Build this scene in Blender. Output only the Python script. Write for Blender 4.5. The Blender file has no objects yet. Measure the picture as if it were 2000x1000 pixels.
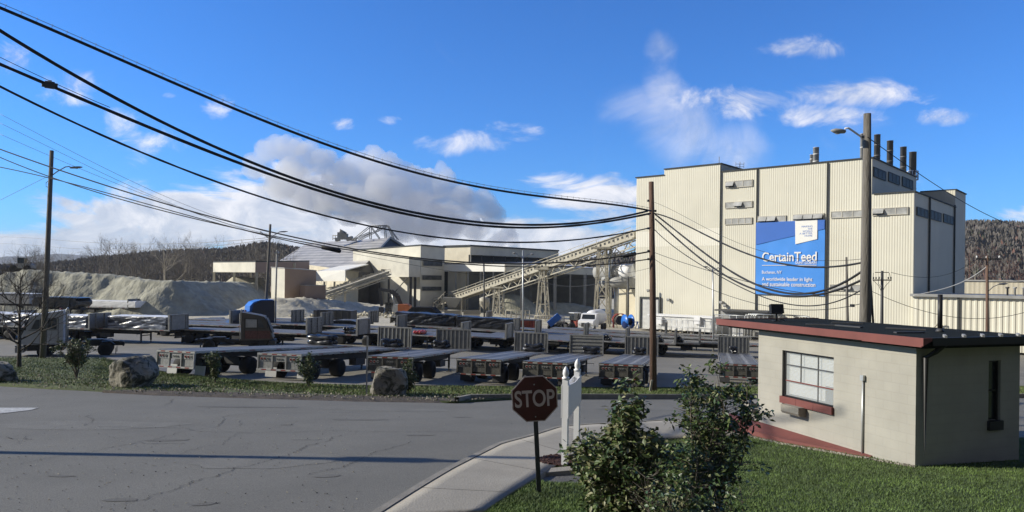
import bpy, math, random
from mathutils import Vector, Matrix, noise
random.seed(7)
S = bpy.context.scene
COL = S.collection
R = math.radians
# ------------------------------------------------------------ camera
FPX, CX, HY, ROLL = 1420.0, 1000.0, 543.0, 0.012
cd = bpy.data.cameras.new("camera"); cam = bpy.data.objects.new("camera", cd); COL.objects.link(cam)
cd.sensor_width = 36.0; cd.lens = FPX/2000*36.0; cd.shift_y = (HY-500)/2000.0
cd.clip_start = 0.2; cd.clip_end = 9000
cam.matrix_world = Matrix.Rotation(R(90), 4, 'X') @ Matrix.Rotation(ROLL, 4, 'Z')
S.camera = cam
# ------------------------------------------------------------ sky, sun, exposure
SUN_EL = R(27.0); SUN_DIR = Vector((-math.cos(SUN_EL), 0.035, math.sin(SUN_EL))).normalized()
S.view_settings.view_transform = 'Standard'; S.view_settings.look = 'None'
S.view_settings.exposure = 0.17; S.view_settings.gamma = 1.0
sd = bpy.data.lights.new("sun", 'SUN'); sd.energy = 5.0; sd.angle = R(0.5); sd.color = (1.0, 0.935, 0.80)
so = bpy.data.objects.new("sun", sd); COL.objects.link(so)
so.rotation_euler = (-SUN_DIR).to_track_quat('-Z', 'Y').to_euler(); so.location = (-60, 0, 60)
W = bpy.data.worlds.new("World"); S.world = W; W.use_nodes = True
WN = W.node_tree; WN.nodes.clear()
def wn(t, **k):
    n = WN.nodes.new(t)
    for a, b in k.items(): setattr(n, a, b)
    return n
def wm(op, a, b=None, c=None, clamp=False):
    n = wn('ShaderNodeMath', operation=op); n.use_clamp = clamp
    for i, v in enumerate((a, b, c)):
        if v is None: continue
        if isinstance(v, (int, float)): n.inputs[i].default_value = v
        else: WN.links.new(v, n.inputs[i])
    return n.outputs[0]
sky = wn('ShaderNodeTexSky', sky_type='NISHITA'); sky.sun_disc = False
sky.sun_elevation = SUN_EL; sky.sun_rotation = math.atan2(SUN_DIR.x, SUN_DIR.y)
sky.altitude = 200; sky.air_density = 1.0; sky.dust_density = 0.4; sky.ozone_density = 4.0
hs = wn('ShaderNodeMix', data_type='RGBA', blend_type='MULTIPLY'); hs.inputs[0].default_value = 1; hs.inputs[7].default_value = (.36, .90, 1.58, 1)
WN.links.new(sky.outputs[0], hs.inputs[6])
tc = wn('ShaderNodeTexCoord'); sx = wn('ShaderNodeSeparateXYZ'); WN.links.new(tc.outputs['Generated'], sx.inputs[0])
yy = wm('MAXIMUM', sx.outputs[1], 0.05)
U = wm('DIVIDE', sx.outputs[0], yy); V = wm('DIVIDE', sx.outputs[2], yy)
def cloudnoise(su, sv, det, rough, off, dist=0.0):
    cb = wn('ShaderNodeCombineXYZ')
    WN.links.new(wm('MULTIPLY', U, su), cb.inputs[0]); WN.links.new(wm('MULTIPLY', V, sv), cb.inputs[1]); cb.inputs[2].default_value = off
    nz = wn('ShaderNodeTexNoise'); nz.inputs['Scale'].default_value = 1.0; nz.inputs['Detail'].default_value = det
    nz.inputs['Roughness'].default_value = rough; nz.inputs['Distortion'].default_value = dist
    WN.links.new(cb.outputs[0], nz.inputs['Vector']); return nz.outputs[0]
def blobs(lst):
    tot = None
    for (px, py, rx, ry, st) in lst:
        u0 = (px-CX)/FPX; v0 = (HY-py+0.012*(px-CX))/FPX; rx /= FPX; ry /= FPX
        a = wm('MULTIPLY_ADD', U, 1/rx, -u0/rx); b = wm('MULTIPLY_ADD', V, 1/ry, -v0/ry)
        d = wm('ADD', wm('MULTIPLY', a, a), wm('MULTIPLY', b, b))
        e = wm('MULTIPLY', wm('SUBTRACT', 1.0, d, clamp=True), st)
        tot = e if tot is None else wm('MAXIMUM', tot, e)
    return tot
# clouds of the day: streaks low in the sky, small puffs higher up
low = blobs([(80,505,420,95,1.0),(330,440,380,120,1.0),(560,400,260,110,1.0),(760,440,300,120,1.0),(1060,470,260,70,0.9),(1150,375,190,60,0.85),
             (1600,520,520,60,0.7),(1180,460,200,80,0.8),(300,480,700,90,1.0),(1950,430,160,40,.5)])
puff = blobs([(425,205,50,34,.95),(130,165,90,60,.9),(20,115,70,50,.9),(290,290,110,60,.8),(240,240,60,50,.7),(665,243,45,18,.8),(750,236,40,14,.6),(325,187,22,10,.75),
              (900,280,150,34,.8),(1000,262,90,30,.6),(1580,95,140,34,.8),(1450,200,170,42,.85),(1660,180,200,44,.9),(1600,225,160,34,.85),(1845,230,90,28,.9),
              (1830,350,120,30,.5),(60,280,60,14,.5)])
wisp = blobs([(1290,95,45,50,.8),(1290,170,60,90,.7),(1330,250,130,110,.9),(1420,290,140,80,.9),(1250,200,110,60,.5),(1500,230,260,90,.5)])
nL = cloudnoise(7.0, 22.0, 9, 0.62, 3.1, 0.6); nP = cloudnoise(12.0, 17.0, 10, 0.64, 8.7, 0.7); nB = cloudnoise(2.4, 6.0, 4, 0.5, 5.5)
def ss(x, a, b):
    n = wn('ShaderNodeMapRange', interpolation_type='SMOOTHSTEP'); WN.links.new(x, n.inputs['Value'])
    n.inputs['From Min'].default_value = a; n.inputs['From Max'].default_value = b; return n.outputs[0]
dL = ss(wm('ADD', wm('MULTIPLY', low, .50), wm('MULTIPLY', nL, .95)), .68, .88)
dP = ss(wm('ADD', wm('MULTIPLY', puff, .50), wm('MULTIPLY', nP, 1.15)), .78, 1.22)
dW = ss(wm('ADD', wm('MULTIPLY', wisp, .5), wm('MULTIPLY', cloudnoise(6.0, 6.0, 8, .6, 1.7, 1.2), .9)), .55, 1.15)
dens = wm('MINIMUM', wm('ADD', wm('ADD', wm('MULTIPLY', dL, .9), wm('MULTIPLY', dP, .82)), wm('MULTIPLY', dW, .6)), 1.0)
fwd = ss(sx.outputs[1], 0.05, 0.3)
dens = wm('MULTIPLY', dens, fwd)
lit = wn('ShaderNodeMix', data_type='RGBA'); WN.links.new(ss(wm('ADD', wm('MULTIPLY', nP, .6), wm('MULTIPLY', nB, .5)), .40, .66), lit.inputs[0])
lit.inputs[6].default_value = (4.6, 5.1, 6.2, 1); lit.inputs[7].default_value = (9.6, 9.3, 9.3, 1)
mx = wn('ShaderNodeMix', data_type='RGBA'); WN.links.new(dens, mx.inputs[0]); WN.links.new(hs.outputs[2], mx.inputs[6]); WN.links.new(lit.outputs[2], mx.inputs[7])
bg = wn('ShaderNodeBackground'); bg.inputs[1].default_value = 0.104; back = wn('ShaderNodeMix', data_type='RGBA'); WN.links.new(wm('MULTIPLY', wm('SUBTRACT', 1.0, ss(sx.outputs[1], -0.25, 0.25)), .8), back.inputs[0])   # unseen grey added behind the camera to dim and neutralise sky fill
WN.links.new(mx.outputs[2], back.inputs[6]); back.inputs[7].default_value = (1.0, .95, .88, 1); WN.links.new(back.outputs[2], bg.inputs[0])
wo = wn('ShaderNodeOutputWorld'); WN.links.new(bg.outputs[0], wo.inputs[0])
S.cycles.max_bounces = 26; S.cycles.diffuse_bounces = 3; S.cycles.volume_bounces = 24; S.cycles.transparent_max_bounces = 12
# ------------------------------------------------------------ geometry helpers
def ray(px, py):
    u = px-CX; w = HY-py; c, s = math.cos(ROLL), math.sin(ROLL)
    return Vector(((u*c-w*s)/FPX, 1.0, (u*s+w*c)/FPX))
def P(px, py, D): return ray(px, py)*D
TAB = [(-50,-3.3),(0,-3.4),(10,-3.5),(20,-4.2),(33,-5.45),(43,-6.2),(57,-6.95),(75,-7.3),(100,-7.5),(9000,-7.5)]
def tab(y):
    if y <= TAB[0][0]: return TAB[0][1]
    for (a, za), (b, zb) in zip(TAB, TAB[1:]):
        if y <= b: return za+(zb-za)*(y-a)/(b-a)
    return TAB[-1][1]
def sstep(a, b, x):
    t = max(0, min(1, (x-a)/(b-a))); return t*t*(3-2*t)
def G(x, y):
    z = sum(tab(y+k) for k in (-3,-2,-1,0,1,2,3))/7.0
    return z-0.6*math.tanh(x/16.0)*sstep(18, 42, y)
def gp(px, py, h=0.0):
    d = ray(px, py); a, b = 3.0, None; t = 3.0
    while t < 1500:
        if d.z*t <= G(d.x*t, t)+h: b = t; break
        a = t; t *= 1.02
    if b is None: b = 1500
    for _ in range(30):
        m = (a+b)/2
        if d.z*m <= G(d.x*m, m)+h: b = m
        else: a = m
    return Vector((d.x*b, b, d.z*b))
def unit(x, y): v = Vector((x, y, 0)); return v.normalized()
def along(p, d, px, py=HY):      # walk from p along ground direction d until it stands at column px
    u = ray(px, py).x; s = (u*p.y-p.x)/(d.x-u*d.y); return p+d*s
class MB:
    def __init__(self): self.v = []; self.f = []; self.mi = []; self.mats = []; self.cur = 0; self.sm = []; self.smooth = False; self.M = None
    def mat(self, m):
        if m not in self.mats: self.mats.append(m)
        self.cur = self.mats.index(m); return self
    def add(self, vs, fs):
        n = len(self.v)
        for p in vs:
            p = Vector(p)
            if self.M is not None: p = self.M @ p
            self.v.append(p)
        for f in fs: self.f.append([n+i for i in f]); self.mi.append(self.cur); self.sm.append(self.smooth)
        return self
    def box(self, c, s, rz=0.0, ry=0.0, rx=0.0, taper=1.0):
        x, y, z = s[0]/2, s[1]/2, s[2]/2; M = Matrix.Rotation(rz, 3, 'Z') @ Matrix.Rotation(ry, 3, 'Y') @ Matrix.Rotation(rx, 3, 'X'); c = Vector(c)
        vs = [c+M@Vector((a*x*(taper if k > 0 else 1), b*y*(taper if k > 0 else 1), k*z)) for k in (-1,1) for a, b in ((-1,-1),(1,-1),(1,1),(-1,1))]
        return self.add(vs, [(3,2,1,0),(4,5,6,7),(0,1,5,4),(1,2,6,5),(2,3,7,6),(3,0,4,7)])
    def b2(self, a, b): # box by two corners
        return self.box([(a[i]+b[i])/2 for i in range(3)], [abs(b[i]-a[i]) for i in range(3)])
    def beam(self, p, q, w, h=None):
        h = h or w; p, q = Vector(p), Vector(q); d = (q-p); L = d.length
        if L < 1e-6: return self
        d.normalize(); up = Vector((0,0,1)) if abs(d.z) < .98 else Vector((1,0,0))
        s = d.cross(up).normalized(); t = s.cross(d).normalized()
        vs = [e+s*(a*w/2)+t*(b*h/2) for e in (p, q) for a, b in ((-1,-1),(1,-1),(1,1),(-1,1))]
        return self.add(vs, [(0,1,2,3),(7,6,5,4),(0,4,5,1),(1,5,6,2),(2,6,7,3),(3,7,4,0)])
    def tube(self, pts, r, n=8, cap=True, r1=None):
        pts = [Vector(p) for p in pts]; m = len(pts); vs = []; old = self.smooth; self.smooth = True
        ref = None
        for i, p in enumerate(pts):
            d = (pts[min(i+1, m-1)]-pts[max(i-1, 0)]).normalized()
            if ref is None: ref = Vector((0,0,1)) if abs(d.z) < .9 else Vector((1,0,0))
            s = d.cross(ref).normalized(); t = s.cross(d).normalized()
            rr = r[i] if isinstance(r, (list, tuple)) else (r if r1 is None else r+(r1-r)*i/max(1, m-1))
            for k in range(n):
                a = 2*math.pi*k/n; vs.append(p+s*(math.cos(a)*rr)+t*(math.sin(a)*rr))
        fs = [(i*n+k, i*n+(k+1)%n, (i+1)*n+(k+1)%n, (i+1)*n+k) for i in range(m-1) for k in range(n)]
        self.add(vs, fs); self.smooth = False
        if cap: 
            nb = len(self.v)
            self.f.append([nb-len(vs)+k for k in range(n)][::-1]); self.mi.append(self.cur); self.sm.append(False)
            self.f.append([nb-n+k for k in range(n)]); self.mi.append(self.cur); self.sm.append(False)
        self.smooth = old; return self
    def lathe(self, prof, c=(0,0,0), axis='z', n=16):   # profile of (r, h)
        old = self.smooth; self.smooth = True; vs = []; c = Vector(c)
        for (r, h) in prof:
            for k in range(n):
                a = 2*math.pi*k/n; x, y = r*math.cos(a), r*math.sin(a)
                vs.append(c+(Vector((x,y,h)) if axis == 'z' else Vector((x,h,y)) if axis == 'y' else Vector((h,x,y))))
        m = len(prof)
        self.add(vs, [(i*n+k, i*n+(k+1)%n, (i+1)*n+(k+1)%n, (i+1)*n+k) for i in range(m-1) for k in range(n)])
        self.smooth = False
        nb = len(self.v)
        if prof[0][0] > 1e-3: self.f.append([nb-len(vs)+k for k in range(n)][::-1]); self.mi.append(self.cur); self.sm.append(False)
        if prof[-1][0] > 1e-3: self.f.append([nb-n+k for k in range(n)]); self.mi.append(self.cur); self.sm.append(False)
        self.smooth = old; return self
    def prism(self, poly, axis, a, b):  # polygon in the plane across `axis`, from a to b
        def mk(p, h):
            return {'x': (h, p[0], p[1]), 'y': (p[0], h, p[1]), 'z': (p[0], p[1], h)}[axis]
        n = len(poly); vs = [mk(p, a) for p in poly]+[mk(p, b) for p in poly]
        return self.add(vs, [tuple(range(n))[::-1], tuple(range(n, 2*n))]+[(i, (i+1)%n, n+(i+1)%n, n+i) for i in range(n)])
    def slab(self, quad, th):           # 4 world points + thickness along the normal
        q = [Vector(p) for p in quad]; nn = (q[1]-q[0]).cross(q[2]-q[0]).normalized()*th; n = len(q)
        return self.add(q+[p-nn for p in q], [tuple(range(n)), tuple(range(n, 2*n))[::-1]]+[(i, n+i, n+(i+1)%n, (i+1)%n) for i in range(n)])
    def obj(self, name, mat=None, parent=None, fix=True):
        me = bpy.data.meshes.new(name); me.from_pydata([tuple(p) for p in self.v], [], self.f)
        if mat is not None and not self.mats: self.mats = [mat]
        for m in self.mats: me.materials.append(MAT[m] if isinstance(m, str) else m)
        if len(self.mats) > 1: me.polygons.foreach_set('material_index', self.mi)
        if any(self.sm): me.polygons.foreach_set('use_smooth', self.sm)
        if fix:
            import bmesh
            bm = bmesh.new(); bm.from_mesh(me); bmesh.ops.recalc_face_normals(bm, faces=bm.faces); bm.to_mesh(me); bm.free()
        me.update(); o = bpy.data.objects.new(name, me); COL.objects.link(o)
        if parent is not None: o.parent = parent
        return o
def tag(o, label=None, cat=None, group=None, kind=None):
    if label: o['label'] = label
    if cat: o['category'] = cat
    if group: o['group'] = group
    if kind: o['kind'] = kind
    return o
def thing(name, label, cat, loc=(0,0,0), rz=0.0, group=None):
    o = bpy.data.objects.new(name, None); COL.objects.link(o); o.location = loc; o.rotation_euler = (0,0,rz)
    o.empty_display_size = 0.3
    return tag(o, label, cat, group)
def dup(root, loc, rz=0.0, label=None, group=None, scale=None, swap=None):
    def cp(o, par):
        c = o.copy(); COL.objects.link(c)
        if par is not None: c.parent = par
        for ch in KIDS.get(o.name, []) or [k for k in o.children]: cp(ch, c)
        return c
    c = cp(root, None); c.location = loc; c.rotation_euler = (0,0,rz)
    if scale: c.scale = (scale,)*3 if isinstance(scale, (int, float)) else scale
    if label: c['label'] = label
    if group: c['group'] = group
    return c
KIDS = {}
# ------------------------------------------------------------ materials
MAT = {}
def mat(name, col, rough=.8, var=.15, sc=3.0, bump=0.0, bsc=None, metal=0.0, spec=.5, det=6, col2=None, stretch=(1,1,1), sc2=None, v2=.0, coat=0.0, sharp=.18):
    m = bpy.data.materials.new(name); m.use_nodes = True; nt = m.node_tree; N = nt.nodes; L = nt.links
    b = N['Principled BSDF']; b.inputs['Roughness'].default_value = rough; b.inputs['Metallic'].default_value = metal
    b.inputs['Specular IOR Level'].default_value = spec; b.inputs['Coat Weight'].default_value = coat
    t = N.new('ShaderNodeTexCoord'); mp = N.new('ShaderNodeMapping'); mp.inputs['Scale'].default_value = stretch; L.new(t.outputs['Object'], mp.inputs[0])
    nz = N.new('ShaderNodeTexNoise'); nz.inputs['Scale'].default_value = sc; nz.inputs['Detail'].default_value = det; nz.inputs['Roughness'].default_value = .6
    L.new(mp.outputs[0], nz.inputs['Vector'])
    cr = N.new('ShaderNodeValToRGB'); c1 = [c*(1-var) for c in col]; c2 = col2 or [min(1, c*(1+var)) for c in col]
    cr.color_ramp.elements[0].position = .5-sharp; cr.color_ramp.elements[1].position = .5+sharp
    cr.color_ramp.elements[0].color = (*c1, 1); cr.color_ramp.elements[1].color = (*c2, 1)
    L.new(nz.outputs[0], cr.inputs[0]); out = cr.outputs[0]
    if sc2:
        n2 = N.new('ShaderNodeTexNoise'); n2.inputs['Scale'].default_value = sc2; n2.inputs['Detail'].default_value = 4; L.new(t.outputs['Object'], n2.inputs['Vector'])
        mr = N.new('ShaderNodeMapRange'); mr.inputs['From Min'].default_value = .3; mr.inputs['From Max'].default_value = .7
        mr.inputs['To Min'].default_value = 1-v2; mr.inputs['To Max'].default_value = 1+v2; L.new(n2.outputs[0], mr.inputs[0])
        vm = N.new('ShaderNodeVectorMath'); vm.operation = 'SCALE'; L.new(out, vm.inputs[0]); L.new(mr.outputs[0], vm.inputs['Scale']); out = vm.outputs[0]
    L.new(out, b.inputs['Base Color'])
    if bump:
        n3 = N.new('ShaderNodeTexNoise'); n3.inputs['Scale'].default_value = bsc or sc*4; n3.inputs['Detail'].default_value = 5; L.new(mp.outputs[0], n3.inputs['Vector'])
        bp = N.new('ShaderNodeBump'); bp.inputs['Strength'].default_value = min(1, bump); bp.inputs['Distance'].default_value = .05*max(1, bump)
        L.new(n3.outputs[0], bp.inputs['Height']); L.new(bp.outputs[0], b.inputs['Normal'])
    MAT[name] = m; return m
mat('asphalt', (.160,.154,.134), .9, .10, .35, .5, 60, sc2=45, v2=.30)
mat('yard_dirt', (.48,.44,.34), .95, .18, .15, .6, 8, sc2=2.5, v2=.22)
mat('yard_conc', (.36,.33,.275), .9, .12, .2, .2, 8, sc2=2, v2=.10)
mat('yard_asphalt', (.20,.187,.158), .92, .14, .25, .3, 40, sc2=25, v2=.15)
mat('crack', (.028,.026,.024), .95, .2)
mat('concrete', (.295,.27,.222), .9, .12, .8, .3, 30, sc2=20, v2=.08)
mat('kerb', (.24,.222,.185), .9, .22, 2, .4, 30)
mat('grass_soil', (.05,.08,.018), .95, .35, .7, .6, 25, sc2=9, v2=.35, col2=(.085,.12,.03))
mat('verge_soil', (.060,.080,.020), .95, .3, .9, .8, 18, sc2=7, v2=.35, col2=(.105,.125,.04))
mat('dirt_edge', (.075,.060,.045), .95, .4, 2.5, 1, 20, sc2=18, v2=.5)
mat('blade', (.10,.155,.032), .7, .4, .8, sc2=3, v2=.3)
mat('blade2', (.075,.125,.03), .7, .3, .8)
mat('blade_dry', (.17,.165,.07), .7, .4, .8)
mat('siding', (.70,.64,.49), .7, .05, .12, sc2=.5, v2=.05)
mat('siding2', (.66,.60,.46), .7, .07, .12, sc2=.6, v2=.08)
mat('siding_white', (.80,.79,.74), .7, .05, .3)
mat('siding_light', (.68,.65,.55), .7, .10, .12, sc2=.5, v2=.08)
mat('trim_dark', (.05,.055,.05), .7, .15)
mat('roof_dark', (.045,.05,.052), .8, .2, .6)
mat('winframe', (.50,.47,.40), .6, .15, 1)
mat('glass_dirty_light', (.40,.40,.38), .35, .3, .8, spec=.6, stretch=(1,1,1))
mat('glass_dark', (.02,.025,.03), .12, .3, .5, spec=.8)
mat('steel_cream', (.43,.40,.32), .7, .15, .8)
mat('steel_grey', (.30,.30,.29), .6, .15, .8)
mat('steel_dark', (.05,.05,.052), .6, .25, .8)
mat('galv', (.50,.51,.50), .42, .15, 1.5, metal=.6)
mat('alu', (.36,.36,.35), .45, .18, 2.0, metal=.65)
mat('deck', (.125,.125,.128), .5, .25, 1.2, metal=.25, stretch=(.2,3,1), sc2=3, v2=.2)
mat('deck_lite', (.22,.22,.215), .5, .2, 1.5, stretch=(.2,3,1))
mat('frame_black', (.018,.018,.018), .6, .3, 2)
mat('tyre', (.02,.02,.02), .85, .3, 6)
mat('rim', (.55,.55,.53), .4, .15, 5, metal=.5)
mat('tape_red', (.28,.035,.025), .4, .1)
mat('tape_white', (.50,.50,.48), .4, .1)
mat('lamp_red', (.13,.015,.012), .3, .1)
mat('lamp_ring', (.45,.45,.43), .4, .1)
mat('tarp_black', (.018,.019,.022), .30, .3, 2, 1.6, 1.6, spec=.6, stretch=(.5,.5,2.2))
mat('tarp_white', (.72,.73,.74), .5, .1, 1, .5, 3)
mat('tarp_blue', (.05,.12,.32), .35, .3, 1, .8, 3)
mat('tarp_red', (.45,.05,.03), .5, .2, 3)
mat('wood_pole', (.17,.13,.095), .9, .3, 4, .7, 14, stretch=(3,3,.25))
mat('wood_brown', (.14,.085,.060), .9, .35, 4, .7, 14, stretch=(3,3,.25))
mat('wood_grey', (.155,.142,.122), .9, .3, 4, .7, 14, stretch=(3,3,.25))
mat('cable', (.012,.012,.012), .6, .1)
mat('cable_grey', (.25,.25,.24), .6, .1)
mat('gyp', (.35,.342,.268), .95, .14, .12, 3.5, 1.3, sc2=.9, v2=.16, stretch=(1.8,1.2,.5))
mat('blind', (.42,.42,.40), .6, .05)
mat('gyp_lite', (.52,.48,.37), .95, .15, .3, 1, 2, sc2=2, v2=.2)
mat('bark', (.13,.11,.085), .9, .3, 8, .6)
mat('bark_dark', (.055,.047,.04), .9, .3, 8, .6)
mat('asphalt_dark', (.132,.127,.112), .9, .12, 1.2, .5, 60, sc2=45, v2=.3)
mat('asphalt_light', (.172,.166,.146), .9, .1, 1.2, .5, 60, sc2=45, v2=.3)
mat('bark_far', (.108,.098,.086), .9, .3, .3)
mat('twig_far', (.128,.115,.102), .9, .3, .3)
mat('leaf', (.055,.095,.022), .5, .4, 2.5, spec=.4, col2=(.13,.17,.05))
mat('leaf_pale', (.17,.185,.075), .55, .3, 3, col2=(.28,.27,.14))
mat('leaf_dark', (.035,.070,.018), .45, .4, 3)
mat('rust_leaf', (.20,.085,.05), .8, .4, .5)
mat('rock', (.30,.27,.21), .95, .45, 1.1, 1.0, 5, sc2=4, v2=.5)
mat('white_paint', (.80,.80,.80), .45, .04, 2)
mat('white_dirty', (.62,.62,.60), .5, .12, 1.5)
mat('red_paint', (.17,.052,.042), .75, .12, 2)
mat('stop_red', (.085,.018,.014), .5, .25, 4)
mat('stop_white', (.60,.48,.43), .5, .15, 4)
mat('gutter_black', (.012,.012,.013), .5, .2)
mat('shingle', (.016,.019,.018), 1, .3, 5, .6, 30, spec=.1)
mat('plant_blue', (.03,.16,.55), .35, .1, 1)
mat('ban_light', (.055,.28,.80), .55, .05, .3)
mat('ban_dark', (.035,.15,.55), .55, .06, .3)
mat('ban_white', (.86,.85,.80), .6, .03)
mat('cab_brown', (.085,.075,.06), .5, .15, 2)
mat('cab_white', (.42,.42,.42), .45, .08, 1)
mat('brick_tan', (.36,.26,.19), .85, .1, .3)
mat('brown_wall', (.30,.23,.20), .8, .1, .3)
mat('orange', (.55,.17,.06), .55, .15, 1)
mat('rust', (.24,.05,.035), .8, .3, .8)
mat('metal_roof', (.42,.41,.39), .45, .12, .4, stretch=(1,1,1), sc2=.6, v2=.15)
mat('hill_near', (.112,.101,.088), 1, .25, .02, sc2=.12, v2=.4)
mat('hill_far', (.07,.065,.055), 1, .1, .005)
mat('mulch', (.06,.025,.018), .95, .5, 12, 1, 30)
mat('black_hole', (.01,.01,.01), 1, .1)
mat('road_paint', (.42,.42,.40), .8, .25, 4, sc2=15, v2=.3)
# ------------------------------------------------------------ ground and roads
def frange(a, b, n): return [a+(b-a)*i/n for i in range(n+1)]
xs = frange(-3200,-400,8)[:-1]+frange(-400,-130,9)[:-1]+frange(-130,-30,40)[:-1]+frange(-30,40,70)[:-1]+frange(40,160,40)[:-1]+frange(160,500,8)[:-1]+frange(500,3200,6)
ys = frange(-40,4,6)[:-1]+frange(4,62,58)[:-1]+frange(62,110,24)[:-1]+frange(110,260,20)[:-1]+frange(260,5000,12)
mb = MB(); mb.smooth = True
for y in ys:
    for x in xs:
        z = G(x, y)-(1.0 if (1.3 < x < 12 and 5 < y < 13.6) else 0)
        mb.v.append(Vector((x, y, z)))
nx = len(xs)
mb.f = [(j*nx+i, j*nx+i+1, (j+1)*nx+i+1, (j+1)*nx+i) for j in range(len(ys)-1) for i in range(nx-1)]
mb.mi = [0]*len(mb.f); mb.sm = [True]*len(mb.f)
tag(mb.obj('ground', 'asphalt', fix=False), kind='structure')
def resample(pts, n):
    pts = [Vector((p[0], p[1], 0)) for p in pts]
    L = [0]
    for a, b in zip(pts, pts[1:]): L.append(L[-1]+(b-a).length)
    out = []
    for k in range(n+1):
        s = L[-1]*k/n; i = 0
        while i < len(L)-2 and L[i+1] < s: i += 1
        t = 0 if L[i+1] == L[i] else (s-L[i])/(L[i+1]-L[i]); out.append(pts[i].lerp(pts[i+1], t))
    return out
def gps(lst): return [gp(*p) for p in lst]
def drape(name, A, B, nu, nv, dz, m, skirt=0.0, zf=None, kind='structure', label=None, taper=None):
    a, b = resample(A, nu), resample(B, nu); mb = MB(); mb.smooth = True
    zf = zf or G
    for i in range(nu+1):
        for j in range(nv+1):
            p = a[i].lerp(b[i], j/nv); mb.v.append(Vector((p.x, p.y, zf(p.x, p.y)+(dz if taper is None or j or a[i].x > taper else -.02))))
    w = nv+1
    for i in range(nu):
        for j in range(nv): mb.f.append((i*w+j, i*w+j+1, (i+1)*w+j+1, (i+1)*w+j)); mb.mi.append(0); mb.sm.append(True)
    if skirt:
        loop = [i*w for i in range(nu+1)]+[nu*w+j for j in range(1, w)]+[i*w+nv for i in range(nu-1, -1, -1)]+[j for j in range(nv-1, -1, -1)]
        n0 = len(mb.v)
        for k in loop: mb.v.append(mb.v[k]-Vector((0,0,skirt)))
        n = len(loop)
        for k in range(n-1): mb.f.append((loop[k], loop[k+1], n0+k+1, n0+k)); mb.mi.append(0); mb.sm.append(False)
    o = mb.obj(name, m); return tag(o, label, kind=kind)
dipc = gp(1103, 936); 
def GD(x, y):
    d2 = ((x-dipc.x)/.50)**2+((y-dipc.y)/.42)**2
    return G(x, y)-.62*math.exp(-d2*d2)
side_out = gps([(728,1026),(885,925),(980,875),(1046,857),(1094,841),(1145,836),(1270,829),(1370,823),(1540,823)])
side_in = gps([(945,1010),(1000,972),(1042,946),(1090,915),(1150,904),(1200,890),(1300,864),(1420,858),(1540,858)])
drape('sidewalk', side_out, side_in, 60, 6, .10, 'concrete', skirt=.75)
# joints of the sidewalk flags
ja, jb = resample(side_out, 60), resample(side_in, 60); mb = MB()
for i in range(6, 60, 9):
    p, q = ja[i].lerp(jb[i], .02), ja[i].lerp(jb[i], .98)
    for t in range(6):
        u, v = p.lerp(q, t/6), p.lerp(q, (t+1)/6)
        mb.beam((u.x, u.y, G(u.x, u.y)+.1), (v.x, v.y, G(v.x, v.y)+.1), .009, .006)
tag(mb.obj('sidewalk_joints', 'crack'), kind='structure')
def kerb(name, pts, n, h, w, m='kerb', side=1):
    a = resample(pts, n); mb = MB()
    L, Rr = [], []
    for i, p in enumerate(a):
        d = (a[min(i+1, n)]-a[max(i-1, 0)]).normalized(); s = Vector((-d.y, d.x, 0))*side
        L.append(p); Rr.append(p+s*w)
    for i in range(n):
        p0, p1, q0, q1 = L[i], L[i+1], Rr[i], Rr[i+1]
        z = lambda p, e: (p.x, p.y, G(p.x, p.y)+e)
        mb.add([z(p0,h), z(p1,h), z(q1,h), z(q0,h), z(p0,-.2), z(p1,-.2), z(q1,-.2), z(q0,-.2)], [(0,1,2,3),(0,4,5,1),(3,2,6,7)])
    return tag(mb.obj(name, m), kind='structure')
kerb('kerb', side_out, 60, .115, .14, side=1)
lawn_in = [p for p in side_in]
lawn2 = [(1.4,5.5),(12,5.5),(34,5.5),(34,21)]
drape('lawn', lawn_in, lawn2, 150, 60, .06, 'grass_soil', zf=GD)
mbp = MB()   # finer patch of lawn round the storm inlet is part of the same ground
verge_near = gps([(-60,754),(0,756),(100,762),(300,772),(500,778),(700,784),(890,788),(1000,781),(1100,779),(1484,778),(1700,778),(2060,776)])
verge_far = gps([(-60,700),(0,700),(200,701),(300,728),(420,742),(560,752),(720,757),(1000,758),(1484,758),(1700,758),(2060,757)])
verge_mid = [a.lerp(b, .25) for a, b in zip(resample(verge_near, 80), resample(verge_far, 80))]
drape('verge', verge_near, verge_far, 200, 14, .07, 'verge_soil', skirt=.3, taper=-2.6)
drape('verge_dirt', gps([(200,767),(300,773),(500,779),(700,785),(890,788)]), gps([(200,766),(300,764),(500,771),(700,776),(890,781)]), 80, 4, .08, 'dirt_edge', taper=1e9)
kerb('kerb', gps([(888,787),(915,781),(1000,780),(1100,779),(1484,778),(1700,778),(2060,776)]), 70, .24, .18, side=-1)
drape('parking_yard', gps([(-60,696),(0,696),(200,697),(300,724),(420,739),(560,749),(720,754),(1000,755),(1484,755),(1700,755),(2060,754)]), [(-90,104),(-60,104),(-30,101),(-10,99),(0,98),(14,99),(24,102),(60,104),(90,104)], 160, 60, .035, 'yard_asphalt')
drape('gravel_yard', [(-160,101),(-60,100),(-30,98),(0,96),(14,97),(24,100)], [(-220,420),(-90,420),(-30,420),(10,420),(40,420),(120,420)], 60, 40, .05, 'yard_dirt')
drape('loading_apron', gps([(1010,655),(1200,655),(1400,667),(1500,672)]), gps([(960,632),(1100,640),(1240,641),(1500,655)]), 20, 6, .06, 'yard_conc')
def gl(x2, y2): return (x2/2.5, 740+y2/2.5)
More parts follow.
